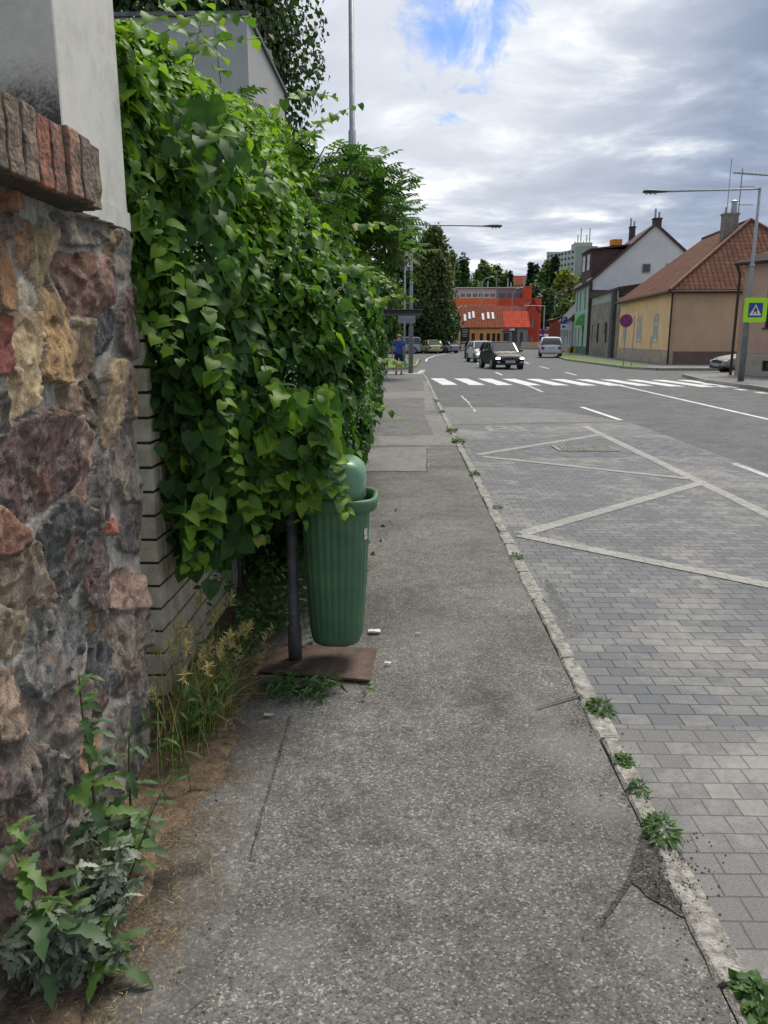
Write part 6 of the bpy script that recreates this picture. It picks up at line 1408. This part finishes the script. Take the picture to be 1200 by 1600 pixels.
# ------------------------------------------------------------------ signs
def disc(mb, c, r_, y, n=28, t=.012):
    mb.loft([[(c[0]+r_*math.cos(a), yy, c[1]+r_*math.sin(a)) for a in np.linspace(0, 2*math.pi, n, endpoint=False)] for yy in (y, y+t)])
signred = mat('sign red', (.50,.015,.02), .45, .05, 3, 0); signblue = mat('sign blue', (.012,.05,.28), .45, .05, 3, 0); signwhite = mat('sign white', (.72,.72,.72), .45, .04, 3, 0); lime = mat('fluorescent lime', (.42,.80,.01), .5, .04, 3, 0)
def nostop(x, y, zc, rad, label, H=None, group=None):
    t_ = thing('no_stopping_sign', (x, y, .03), label, 'road sign', group)
    mb = MB(); mb.tube([(0,.03,-.1),(0,.03,zc+rad*.6)], .03, 8); mb.build('post', M['metal_grey'], t_)
    mb = MB(); disc(mb, (0, zc), rad, 0); pl = mb.build('disc', signred, t_)
    mb = MB(); disc(mb, (0, zc), rad*.78, -.006, t=.005); mb.build('blue_field', signblue, pl)
    mb = MB()
    for s_ in (-1, 1):
        X = Matrix.Translation((0, 0, zc)) @ Matrix.Rotation(s_*R(45), 4, 'Y'); mb.box(-rad*.8, rad*.8, -.012-.002*(s_ > 0), -.007, -rad*.10, rad*.10, X)
    mb.build('red_cross', signred, pl); return t_
x_, zc = AY(978.5, 502, 44.1); nostop(x_, 44.1, zc, .36, 'round red and blue no stopping sign before the yellow house')
p2 = thing('metal_post', (12.85, 44.6, .03), 'bare thin metal post right of the no stopping sign', 'post'); mb = MB(); mb.tube([(0,0,-.1),(0,0,2.75)], .028, 8); mb.build('tube', M['metal_grey'], p2); mb = MB(); mb.tube([(0,0,2.75),(0,0,2.78)], [.033,.02], 8); mb.build('cap', M['blk'], p2)
x_, zc = AY(847.5, 519, 84); t_ = nostop(x_, 84, zc, .30, 'small far no stopping sign with blue plate below it')
mb = MB(); mb.box(-.28, .28, 0, .012, zc-.95, zc-.38); mb.build('blue_plate', signblue, t_)
x_, zc = AY(855, 519, 120); nostop(x_, 120, zc, .3, 'farther no stopping sign beside the uphill street mouth')
x_, _ = AY(880, 530, 92.0); z1p = AY(880, 494, 92)[1]; z2p = AY(880, 507, 92)[1]
pk = thing('parking_sign', (x_, 92, .0), 'blue parking sign with plates below standing before the low white house', 'road sign')
zz = AY(881, 500.5, 92)[1]
mb = MB(); mb.tube([(0,.04,-.1),(0,.04,z1p)], .035, 8); mb.build('post', M['metal_grey'], pk)
def sqp(par, name, cx_, zc_, w_, h_, m, y=0.0, t=.012, bevel=0):
    mb = MB(); mb.box(cx_-w_/2, cx_+w_/2, y, y+t, zc_-h_/2, zc_+h_/2); return mb.build(name, m, par, bevel=bevel)
pl = sqp(pk, 'parking_plate', 0, zz, .72, .78, signblue); tm = Matrix.Translation((-.05, -.006, zz+.02)) @ Matrix.Rotation(R(90), 4, 'X'); text_mesh('P', .72, 'letter', signwhite, pl, tm)
sqp(pl, 'small_mark', .22, zz-.26, .12, .06, signwhite, -.006, .004)
pl2 = sqp(pk, 'vehicle_plate', 0, zz-.72, .72, .56, signwhite)
mb = MB(); mb.box(-.24, .24, -.008, -.002, zz-.82, zz-.70); mb.box(-.14, .12, -.0081, -.0021, zz-.695, zz-.60); mb.build('car_symbol', M['blk'], pl2)
pl3 = sqp(pk, 'info_plate', 0, zz-1.42, .78, .70, mat('grey plate', (.38,.40,.40), .5, .05, 3, 0)); 
mb = MB(); [mb.box(-.28+.02*k, .28-.03*k, -.006, -.001, zz-1.22-.14*k, zz-1.18-.14*k) for k in range(4)]; mb.build('writing', mat('pale writing', (.6,.6,.6), .5, .05, 3, 0), pl3)
# pedestrian crossing sign on the right lamp
cs_ = thing('crossing_sign', (12.58, 28.80, 2.57), 'lime framed blue pedestrian crossing sign on the right street lamp', 'road sign')
def rrect(mb, w_, h_, rad, y0, y1, cz=0, cx_=0):
    pts = []
    for (sx_, sz_, a0) in ((1,1,0),(-1,1,90),(-1,-1,180),(1,-1,270)):
        for k in range(6):
            a = R(a0+18*k); pts.append((cx_+sx_*(w_/2-rad)+rad*math.cos(a), cz+sz_*(h_/2-rad)+rad*math.sin(a)))
    mb.loft([[(x, y, z) for x, z in pts] for y in (y0, y1)])
mb = MB(); rrect(mb, .82, .86, .07, 0, .015); bd = mb.build('backboard', lime, cs_)
mb = MB(); rrect(mb, .50, .50, .02, -.006, -.001); bf = mb.build('blue_square', signblue, bd)
mb = MB(); mb.add([(-.215,-.012,-.185),(.215,-.012,-.185),(0,-.012,.20),(-.215,-.008,-.185),(.215,-.008,-.185),(0,-.008,.20)], [(0,1,2),(5,4,3),(0,3,4,1),(1,4,5,2),(2,5,3,0)]); tr = mb.build('white_triangle', signwhite, bf)
mb = MB(); y = -.0165
def flat(pts, y0=-.0165, y1=-.013): 
    k = len(pts); mb.add([(x, y0, z) for x, z in pts] + [(x, y1, z) for x, z in pts], [tuple(range(k)), tuple(range(k, 2*k))[::-1]] + [(i, k+i, k+(i+1) % k, (i+1) % k) for i in range(k)])
flat([(.035*math.cos(a)*.8, .085+.03*math.sin(a)) for a in np.linspace(0, 6.283, 10, endpoint=False)])
flat([(-.035,.05),(-.05,-.03),(.045,-.03),(.03,.05)]); flat([(-.045,-.032),(-.10,-.14),(-.075,-.15),(-.005,-.032)]); flat([(0,-.033),(.06,-.15),(.085,-.14),(.042,-.033)]); flat([(-.036,.045),(-.085,-.02),(-.07,-.03),(-.04,.01)]); flat([(.033,.045),(.08,-.01),(.065,-.025),(.035,.01)])
mb.build('walker_symbol', M['blk'], tr)
mb = MB(); mb.box(-.12, .0, .016, .12, .2, .24); mb.box(-.12, 0, .016, .12, -.24, -.2); mb.build('bracket', M['metal_grey'], cs_)
# grey back of a sign on the left lamp
sb = thing('sign_back', (.10, 36.42, 2.53), 'grey back of a rectangular sign fixed to the left street lamp', 'road sign'); mb = MB(); rrect(mb, .80, .54, .06, -.02, 0); mb.build('plate', mat('grey sign back', (.21,.22,.235), .6, .05, 3, 0), sb); mb = MB(); mb.box(-.25, .36, -.035, -.0205, -.03, .03); mb.build('bracket', M['metal_grey'], sb)

# ------------------------------------------------------------------ bus shelter
bs = thing('bus_shelter', (-.6, 31.5, 0), 'dark flat roofed bus shelter at the far end of the hedge', 'bus shelter')
mb = MB(); mb.box(-1.7, 1.30, -1.3, 1.3, 2.62, 2.66); mb.box(-1.66, 1.26, -1.26, 1.26, 2.50, 2.619); mb.build('roof', mat('dark shelter roof', (.03,.026,.028), .6, .1, 3, 0), bs, bevel=.01)
for sx_, sy_ in ((-1.5,-1.1),(-1.5,1.1),(-.95,1.1),(-.95,-1.1)):
    mb = MB(); mb.tube([(sx_,sy_,-.05),(sx_,sy_,2.5)], .04, 8); mb.build('post', M['metal_dark'], bs)
mb = MB(); mb.box(-1.54, -1.50, -1.05, 1.05, .3, 2.3); mb.build('back_pane', M['glass'], bs)
bt = thing('waste_box', (-1.22, 32.6, 0), 'small dark box with mossy front at the hedge end', 'box'); mb = MB(); mb.box(-.25, .25, -.2, .2, 0, .42); mb.build('body', M['blk'], bt, bevel=.02); mb = MB(); mb.box(-.19, .14, -.22, -.201, .06, .34); mb.build('front', mat('mossy stone', (.09,.08,.04), .9, .3, 9, .4), bt)
# striped concrete barrier by the parking sign
x_, y_ = G(903, 552); br_ = thing('striped_barrier', (x_, y_, .0), 'yellow and black striped concrete barrier beside the parked suv', 'barrier')
mb = MB(); yb_ = mat('barrier yellow', (.65,.45,.02), .7, .1, 3, 0); L2 = 2.6; n = 8
for k in range(n):
    x0 = -L2/2+L2*k/n; x1 = x0+L2/n; sk = .12
    mb.add([(x0,-.2,0),(x1,-.2,0),(x1+sk,-.12,.7),(x0+sk,-.12,.7),(x0,.2,0),(x1,.2,0),(x1+sk,.12,.7),(x0+sk,.12,.7)], [(0,1,2,3),(5,4,7,6),(3,2,6,7),(4,0,3,7),(1,5,6,2)], k % 2)
mb.build('stripes', [yb_, M['blk']], br_)

# ------------------------------------------------------------------ vehicles (front looks along -Y)
def car(name, loc, rz, label, L_=4.1, W_=1.75, H_=1.46, col=(.03,.028,.03), kind='hatch', lights=True, rear_plate=True, group=None, dirt=0):
    t_ = thing(name, loc, label, 'car' if kind != 'van' else 'van', group, rz)
    pm = mat('car paint '+name+label[:6], col, .42, .04, 2, 0, coat=.0, spec=.16); gl = glass('car glass', (.02,.024,.028), .05)
    h2 = W_/2; bz = .20
    if kind == 'van': st = [(-.5,.55,.86),(-.485,.75,.93),(-.42,.98,.98),(-.30,1.10,1),(-.1,1.14,1),(.3,1.15,1),(.47,1.15,.99),(.5,1.0,.95)]; roof = [(-.36,.05),(-.20,1),(.46,.98),(.495,.62)]
    elif kind == 'suv': st = [(-.5,.62,.84),(-.48,.82,.93),(-.40,.98,.98),(-.22,1.06,1),(0,1.08,1),(.3,1.10,1),(.45,1.10,.97),(.5,.95,.9)]; roof = [(-.22,.04),(-.08,.96),(.1,1),(.36,.95),(.475,.10)]
    elif kind == 'sedan': st = [(-.5,.52,.82),(-.48,.68,.92),(-.38,.82,.98),(-.20,.93,1),(0,.95,1),(.3,.97,1),(.44,.96,.96),(.5,.80,.88)]; roof = [(-.20,.03),(-.04,.94),(.1,1),(.24,.93),(.40,.05)]
    else: st = [(-.5,.52,.82),(-.48,.70,.92),(-.39,.85,.98),(-.24,.95,1),(0,.97,1),(.3,.99,1),(.44,.99,.96),(.5,.88,.88)]; roof = [(-.24,.03),(-.09,.93),(.08,1),(.33,.95),(.46,.08)]
    rings = []
    for f, zt, wf in st:
        y = f*L_; w = h2*wf; zb = bz + (.10 if abs(f) > .47 else 0)
        half = [(w*.86, zb), (w*.97, zb+.10), (w, zb+.28), (w*.995, zt-.22), (w*.965, zt-.06), (w*.86, zt), (w*.45, zt+.025)]
        rings.append([(x, y, z) for x, z in half] + [(-x, y, z) for x, z in half[::-1]])
    mb = MB(); mb.loft(rings); b_ = mb.build('body', pm, t_, smooth=True); sub = b_.modifiers.new('sub', 'SUBSURF'); sub.levels = 1; sub.render_levels = 2
    belt = lambda y: np.interp(y/L_, [s[0] for s in st], [s[1] for s in st])
    # greenhouse: glass shell between belt and roof, then roof skin and pillars
    y0, y3 = roof[0][0]*L_, roof[-1][0]*L_; n = 14; gr = []; top = []
    for i in range(n+1):
        y = y0 + (y3-y0)*i/n; k = float(np.interp(y/L_, [a for a, _ in roof], [b2 for _, b2 in roof])); zb = belt(y)-.03; zt = zb + (H_-zb)*max(k, .02); wi = h2*(.95-.17*(zt-zb)/(H_-zb)); wb = h2*.95
        gr.append([(wb, y, zb), (wi, y, zt-.02), (wi*.80, y, zt+.005), (-wi*.80, y, zt+.005), (-wi, y, zt-.02), (-wb, y, zb)]); top.append((y, zt, wi, k))
    mb = MB(); mb.loft(gr); mb.build('windows', gl, t_, smooth=False)
    tt = [q for q in top if q[3] > .80]
    mb = MB(); mb.loft([[(wi+.012, y, zt-.05), (wi*.97, y, zt+.005), (wi*.5, y, zt+.035), (-wi*.5, y, zt+.035), (-wi*.97, y, zt+.005), (-wi-.012, y, zt-.05)] for y, zt, wi, k in tt]); mb.build('roof', pm, t_, smooth=True)
    for s_ in (-1, 1):
        mb = MB(); mb.tube([(s_*q[2]*.985 + s_*.004, q[0], q[1]-.005) for q in top if q[0] <= tt[0][0]], .035, 6); mb.tube([(s_*q[2]*.985, q[0], q[1]-.005) for q in top if q[0] >= tt[-1][0]], .05, 6)
        for f in (.47, .78):
            yy = y0 + (y3-y0)*f; zb = belt(yy)-.02; wi = float(np.interp(yy, [q[0] for q in top], [q[2] for q in top])); ztt = float(np.interp(yy, [q[0] for q in top], [q[1] for q in top])); mb.tube([(s_*h2*.955, yy, zb), (s_*(wi+.008), yy, ztt-.02)], .03, 6)
        mb.build('pillars', pm, t_, smooth=True)
    wr = .31 if kind in ('hatch', 'sedan') else .35
    for fy in (-.31, .31):
        for s_ in (-1, 1):
            y = fy*L_; mb = MB(); mb.tube([(s_*(h2-.20), y, wr), (s_*(h2+.004), y, wr)], wr+.05, 20); mb.build('wheel_arch', M['blk'], t_)
            w = MB(); w.tube([(s_*(h2-.18), y, wr), (s_*(h2-.01), y, wr), (s_*(h2+.015), y, wr)], [wr, wr, wr*.94], 22); wh = w.build('wheel', M['tyre'], t_)
            mb = MB(); mb.tube([(s_*(h2+.014), y, wr), (s_*(h2+.022), y, wr)], [wr*.66, wr*.62], 16); rm_ = mb.build('rim', M['rim'], wh)
            mb = MB()
            for k in range(5):
                a = 2*math.pi*(k+.5)/5; X = Matrix.Translation((s_*(h2+.0235), y+wr*.38*math.cos(a), wr+wr*.38*math.sin(a))) @ Matrix.Rotation(a, 4, 'X'); mb.box(-.002, .003, -wr*.2, wr*.16, -wr*.07, wr*.07, X)
            mb.build('rim_gap', M['blk'], wh)
    yf = -L_/2; dk = M['blk']; zg = st[1][1]-.13
    for s_ in (-1, 1):
        rg = []
        for yy, k in ((yf+.02, .7), (yf+.10, 1.0), (yf+.25, .6)):
            rg.append([(s_*(h2*.73+.17*k*math.cos(a)*.9) + s_*(yy-yf)*.18, yy, zg+.02+.075*k*math.sin(a)) for a in np.linspace(0, 6.283, 12, endpoint=False)])
        mb = MB(); mb.loft(rg); mb.build('headlight', emis('lit headlamp', (1, .92, .75), 2.2) if lights else mat('headlamp glass', (.5,.52,.55), .15, .05, 3, 0), t_, smooth=True)
        mb = MB(); mb.box(s_*h2*.72-.09, s_*h2*.72+.09, yf+.02, yf+.12, .36, .44); mb.build('fog_light', M['rim'], t_)
        xm = s_*(h2+.13); rg = [[(xm+.10*k*math.cos(a), yy, belt(y0)+.04+.065*k*math.sin(a)) for a in np.linspace(0, 6.283, 10, endpoint=False)] for yy, k in ((y0+.30, .6), (y0+.34, 1), (y0+.42, .95))]
        mb = MB(); mb.loft(rg); mb.box(min(xm, s_*h2*.93), max(xm, s_*h2*.93), y0+.34, y0+.38, belt(y0)-.02, belt(y0)+.02); mb.build('mirror', pm if col[0] > .1 else dk, t_)
        yr = L_/2; mb = MB(); mb.box(min(s_*h2*.62, s_*h2*.9), max(s_*h2*.62, s_*h2*.9), yr-.10, yr+.012, st[-1][1]-.32, st[-1][1]-.10); mb.build('tail_light', mat('tail lamp', (.35,.01,.012), .25, .05, 3, 0), t_)
        for f in (.40, .70):
            yy = y0+(y3-y0)*f; mb = MB(); mb.box(s_*(h2-.015)-.012, s_*(h2-.015)+.02, yy, yy+.16, belt(yy)-.2, belt(yy)-.17); mb.build('door_handle', pm, t_)
    mb = MB(); mb.loft([[(-.46,yy,zg+.06),(-.40,yy,zg-.06),(.40,yy,zg-.06),(.46,yy,zg+.06),(0,yy,zg+.09)] for yy in (yf-.012, yf+.06)]); g_ = mb.build('grille', dk, t_)
    mb = MB(); mb.tube([(-.47,yf-.015,zg+.065),(0,yf-.02,zg+.098),(.47,yf-.015,zg+.065)], .012, 6); mb.tube([(-.47,yf-.015,zg+.065),(-.40,yf-.015,zg-.065),(.40,yf-.015,zg-.065),(.47,yf-.015,zg+.065)], .008, 6); mb.build('grille_trim', M['rim'], g_)
    mb = MB(); mb.tube([(0,yf-.012,zg+.15),(0,yf+.02,zg+.15)], .04, 12); mb.build('badge', M['rim'], t_)
    mb = MB(); mb.box(-.70, .70, yf-.005, yf+.1, .24, .36); mb.build('lower_grille', dk, t_)
    for yy, z in ((yf-.03, zg-.155), (L_/2+.018, .78)):
        mb = MB(); mb.box(-.26, .26, yy, yy+.012, z-.055, z+.055); np_ = mb.build('number_plate', signwhite, t_)
        mb = MB(); 
        for k in range(7): mb.box(-.21+.062*k, -.175+.062*k, (yy-.003) if yy < 0 else yy+.0125, (yy-.001) if yy < 0 else yy+.015, z-.03, z+.03)
        mb.build('plate_marks', M['blk'], np_)
    return t_
x_, y_ = G(789, 577.5, ZR); dk_car = car('small_hatchback', (x_, y_+2.0, ZR), R(8), 'dark brown hatchback with lit headlights driving towards the crossing', 4.0, 1.74, 1.46, (.018,.014,.013))
x_, y_ = G(757, 566.5, ZR); car('white_hatchback', (x_, y_+1.6, ZR), R(6), 'white car with lit lights following the dark hatchback', 4.2, 1.78, 1.46, (.62,.62,.58))
x_, y_ = G(743, 561, ZR); car('dark_hatchback', (x_+.35, y_+2, ZR), R(5), 'dark car half hidden behind the white one, third in the row', 4.2, 1.78, 1.46, (.02,.022,.03))
x_, y_ = G(862, 557, .05); car('parked_suv', (x_+.1, y_+1.5, .05), R(180-8), 'white suv seen from behind, parked by the parking sign', 4.8, 1.92, 1.68, (.66,.68,.70), 'suv', False)
car('silver_sedan', (17.35, 38.3, ZR), R(-86), 'silver sedan nosing out from behind the pink house', 4.6, 1.82, 1.44, (.38,.36,.33), 'sedan', False)
car('silver_van', (-.3, 88.6, ZR), R(-92), 'silver blue van parked behind the left street lamp', 4.4, 1.8, 1.82, (.34,.39,.44), 'van', False)
x_, y_ = G(678, 553, ZR); yc = car('yellow_car', (x_-.2, 91.5, ZR), R(-168), 'pale yellowish car parked beside the silver van', 4.3, 1.8, 1.5, (.62,.63,.34), 'hatch', False)
car('silver_hatchback', (x_+1.4, 94.5, ZR), R(-140), 'silver car parked at the right end of the parking row', 4.2, 1.78, 1.45, (.42,.42,.45), 'hatch', False)
x_, z_ = AY(847, 490, 250); car('white_van', (x_, 250, hgt(x_, 250)+.2), R(80), 'white van parked high on the far uphill street', 5.2, 2.0, 2.2, (.6,.6,.6), 'van', False)
for k, (px, Y, c, lb) in enumerate(((856, 205, (.3,.3,.32), 'grey car on the uphill street, nearest of the three far cars'), (862, 225, (.08,.09,.12), 'dark blue car on the uphill street, middle of the three far cars'), (866, 240, (.5,.5,.5), 'pale car on the uphill street, farthest of the three far cars'))):
    x_ = AY(px, 500, Y)[0]; car('far_car', (x_, Y, hgt(x_, Y)+.3), R(190), lb, 4.2, 1.78, 1.46, c, 'hatch', False, group='far cars on the uphill street')

# ------------------------------------------------------------------ the walking man
def skin_mesh(name, joints, bones, m, parent, sub=2, root=0):
    me = bpy.data.meshes.new(name); me.from_pydata([j[:3] for j in joints], bones, []); me.materials.append(m)
    o = bpy.data.objects.new(name, me); COL.objects.link(o); o.parent = parent
    o.modifiers.new('skin', 'SKIN')
    sv_ = me.skin_vertices[0].data
    for i, j in enumerate(joints): sv_[i].radius = (j[3], j[4] if len(j) > 4 else j[3]); sv_[i].use_root = (i == root)
    s_ = o.modifiers.new('sub', 'SUBSURF'); s_.levels = sub; s_.render_levels = sub
    o.modifiers['skin'].use_smooth_shade = True
    return o
x_, y_ = G(623, 584.5, .01)
man = thing('person', (x_, y_, .012), 'person in blue t shirt and dark shorts walking away with a light blue bag', 'person', rz=0)
skin = mat('skin', (.42,.23,.15), .6, .06, 9, 0); shirt = mat('blue cotton', (.035,.10,.32), .85, .12, 7, .3, 60); shorts = mat('dark navy cloth', (.012,.022,.05), .85, .15, 7, .2)
# joints (x right, y ahead, z up); he walks along +Y
J = [(0,0,.98,.10,.08),(0,-.01,1.18,.12,.09),(0,-.01,1.38,.14,.10),(0,0,1.50,.075,.075),(0,.01,1.58,.062,.066),(0,.02,1.67,.10,.122),(0,.02,1.76,.092,.112),
     (-.19,-.01,1.44,.065,.07),(-.27,.01,1.17,.048,.048),(-.28,.10,.93,.036,.036),(-.28,.13,.85,.042,.022),
     (.19,-.01,1.44,.065,.07),(.27,-.03,1.17,.048,.048),(.285,.04,.93,.036,.036),(.285,.06,.85,.042,.022),
     (-.10,0,.90,.095,.10),(-.11,.07,.50,.062,.062),(-.11,.02,.30,.056,.058),(-.11,-.03,.09,.038,.042),(-.115,.06,.045,.040,.030),(-.12,.14,.035,.036,.022),
     (.10,0,.90,.095,.10),(.12,-.02,.50,.062,.062),(.12,-.07,.30,.056,.058),(.12,-.14,.10,.038,.042),(.125,-.07,.045,.040,.030),(.13,.01,.035,.036,.022)]
bn_ = [(0,1),(1,2),(2,3),(3,4),(4,5),(5,6),(2,7),(7,8),(8,9),(9,10),(2,11),(11,12),(12,13),(13,14),(0,15),(15,16),(16,17),(17,18),(18,19),(19,20),(0,21),(21,22),(22,23),(23,24),(24,25),(25,26)]
for s_, h0 in ((-1, 10), (1, 14)):
    hx, hy, hz_ = J[h0][:3]
    for k in range(4):
        i0 = len(J); yy = hy-.03+.02*k; ln = (.030,.036,.034,.026)[k]
        J += [(hx, yy, hz_-.035, .0095), (hx-s_*.006, yy, hz_-.035-ln, .0085), (hx-s_*.018, yy+.006, hz_-.035-ln*1.9, .0075)]; bn_ += [(h0, i0), (i0, i0+1), (i0+1, i0+2)]
    i0 = len(J); J += [(hx-s_*.02, hy+.045, hz_-.01, .011), (hx-s_*.028, hy+.06, hz_-.045, .009)]; bn_ += [(h0, i0), (i0, i0+1)]
body = skin_mesh('body', J, bn_, skin, man, 1)
skin_mesh('shirt', [(0,0,.80,.20,.16),(0,-.01,1.05,.195,.155),(0,-.01,1.2,.195,.15),(0,-.01,1.40,.20,.14),(0,0,1.49,.10,.09),(-.20,-.01,1.43,.095,.095),(-.255,0,1.24,.08,.08),(.20,-.01,1.43,.095,.095),(.255,-.015,1.24,.08,.08)], [(0,1),(1,2),(2,3),(3,4),(3,5),(5,6),(3,7),(7,8)], shirt, man)
skin_mesh('shorts', [(0,0,1.02,.17,.14),(-.105,.01,.80,.11,.115),(-.115,.06,.52,.095,.095),(.105,0,.80,.11,.115),(.125,-.01,.52,.095,.095)], [(0,1),(1,2),(0,3),(3,4)], shorts, man)
for s_, q in ((-1, (.0, .06)), (1, (0, -.07))):
    sx_ = s_*.12; y0 = q[1]; rg = [[(sx_+w*math.cos(a), y0+dy_+ (.14)*math.sin(a), z) for a in np.linspace(0, 6.283, 14, endpoint=False)] for z, w, dy_ in ((-.008,.048,.0),(.02,.052,0),(.05,.047,-.005),(.085,.038,-.04))]
    rg[-1] = [(x, y0-.07+.045*math.sin(a), .085) for (x, _, _), a in zip(rg[-1], np.linspace(0, 6.283, 14, endpoint=False))]
    mb = MB(); mb.loft(rg); mb.build('shoe', M['blk'], man, smooth=True)
    mb = MB(); mb.tube([(sx_, y0-.09, .085), (sx_, y0-.095, .13)], [.046, .044], 10); mb.build('sock', mat('pale sock', (.5,.45,.2), .9, .1, 9, 0), man)
mb = MB(); rg = []
for z, k in ((1.70, 1.0), (1.74, 1.0), (1.66, 1.0), (1.62, .8)): pass
mb.loft([[(k*.080*math.cos(a), .02+k*.096*math.sin(a)*(1 if math.sin(a) < 0 else .55), z) for a in np.linspace(0, 6.283, 18, endpoint=False)] for z, k in ((1.60,.75),(1.63,.98),(1.67,1.02),(1.70,.92))]); mb.build('hair', mat('short grey hair', (.10,.075,.06), .9, .2, 30, .4), man, smooth=True)
for s_ in (-1, 1):
    mb = MB(); ball(mb, (s_*.098, .025, 1.675), .022); mb.build('ear', skin, man, smooth=True)
mb = MB(); mb.tube([(-.13,-.14,1.49),(-.03,-.165,1.38),(.10,-.172,1.18),(.19,-.12,1.02)], .014, 6); mb.tube([(-.12,.10,1.48),(-.13,0,1.52),(-.13,-.14,1.49)], .014, 6); mb.build('bag_strap', M['blk'], man, smooth=True)
bag = thing('carrier_bag', (x_+.285, y_+.05, .33), 'light blue carrier bag hanging from the right hand of the person', 'bag')
mb = MB(); mb.loft([[(sx2*w, sy2*d2_, z) for sx2, sy2 in ((-1,-1),(1,-1),(1.05,0),(1,1),(-1,1),(-1.05,0))] for z, w, d2_ in ((0,.05,.12),(.02,.065,.14),(.2,.06,.135),(.36,.04,.11))]); mb.build('sack', mat('light blue plastic', (.13,.35,.48), .45, .15, 12, .5, 30), bag, smooth=True)
mb = MB(); mb.tube([(0,-.06,.35),(0,-.02,.46),(0,.03,.46),(0,.07,.35)], .006, 5); mb.build('handle', mat('light blue handle', (.13,.35,.48), .45, .1, 12, 0), bag)
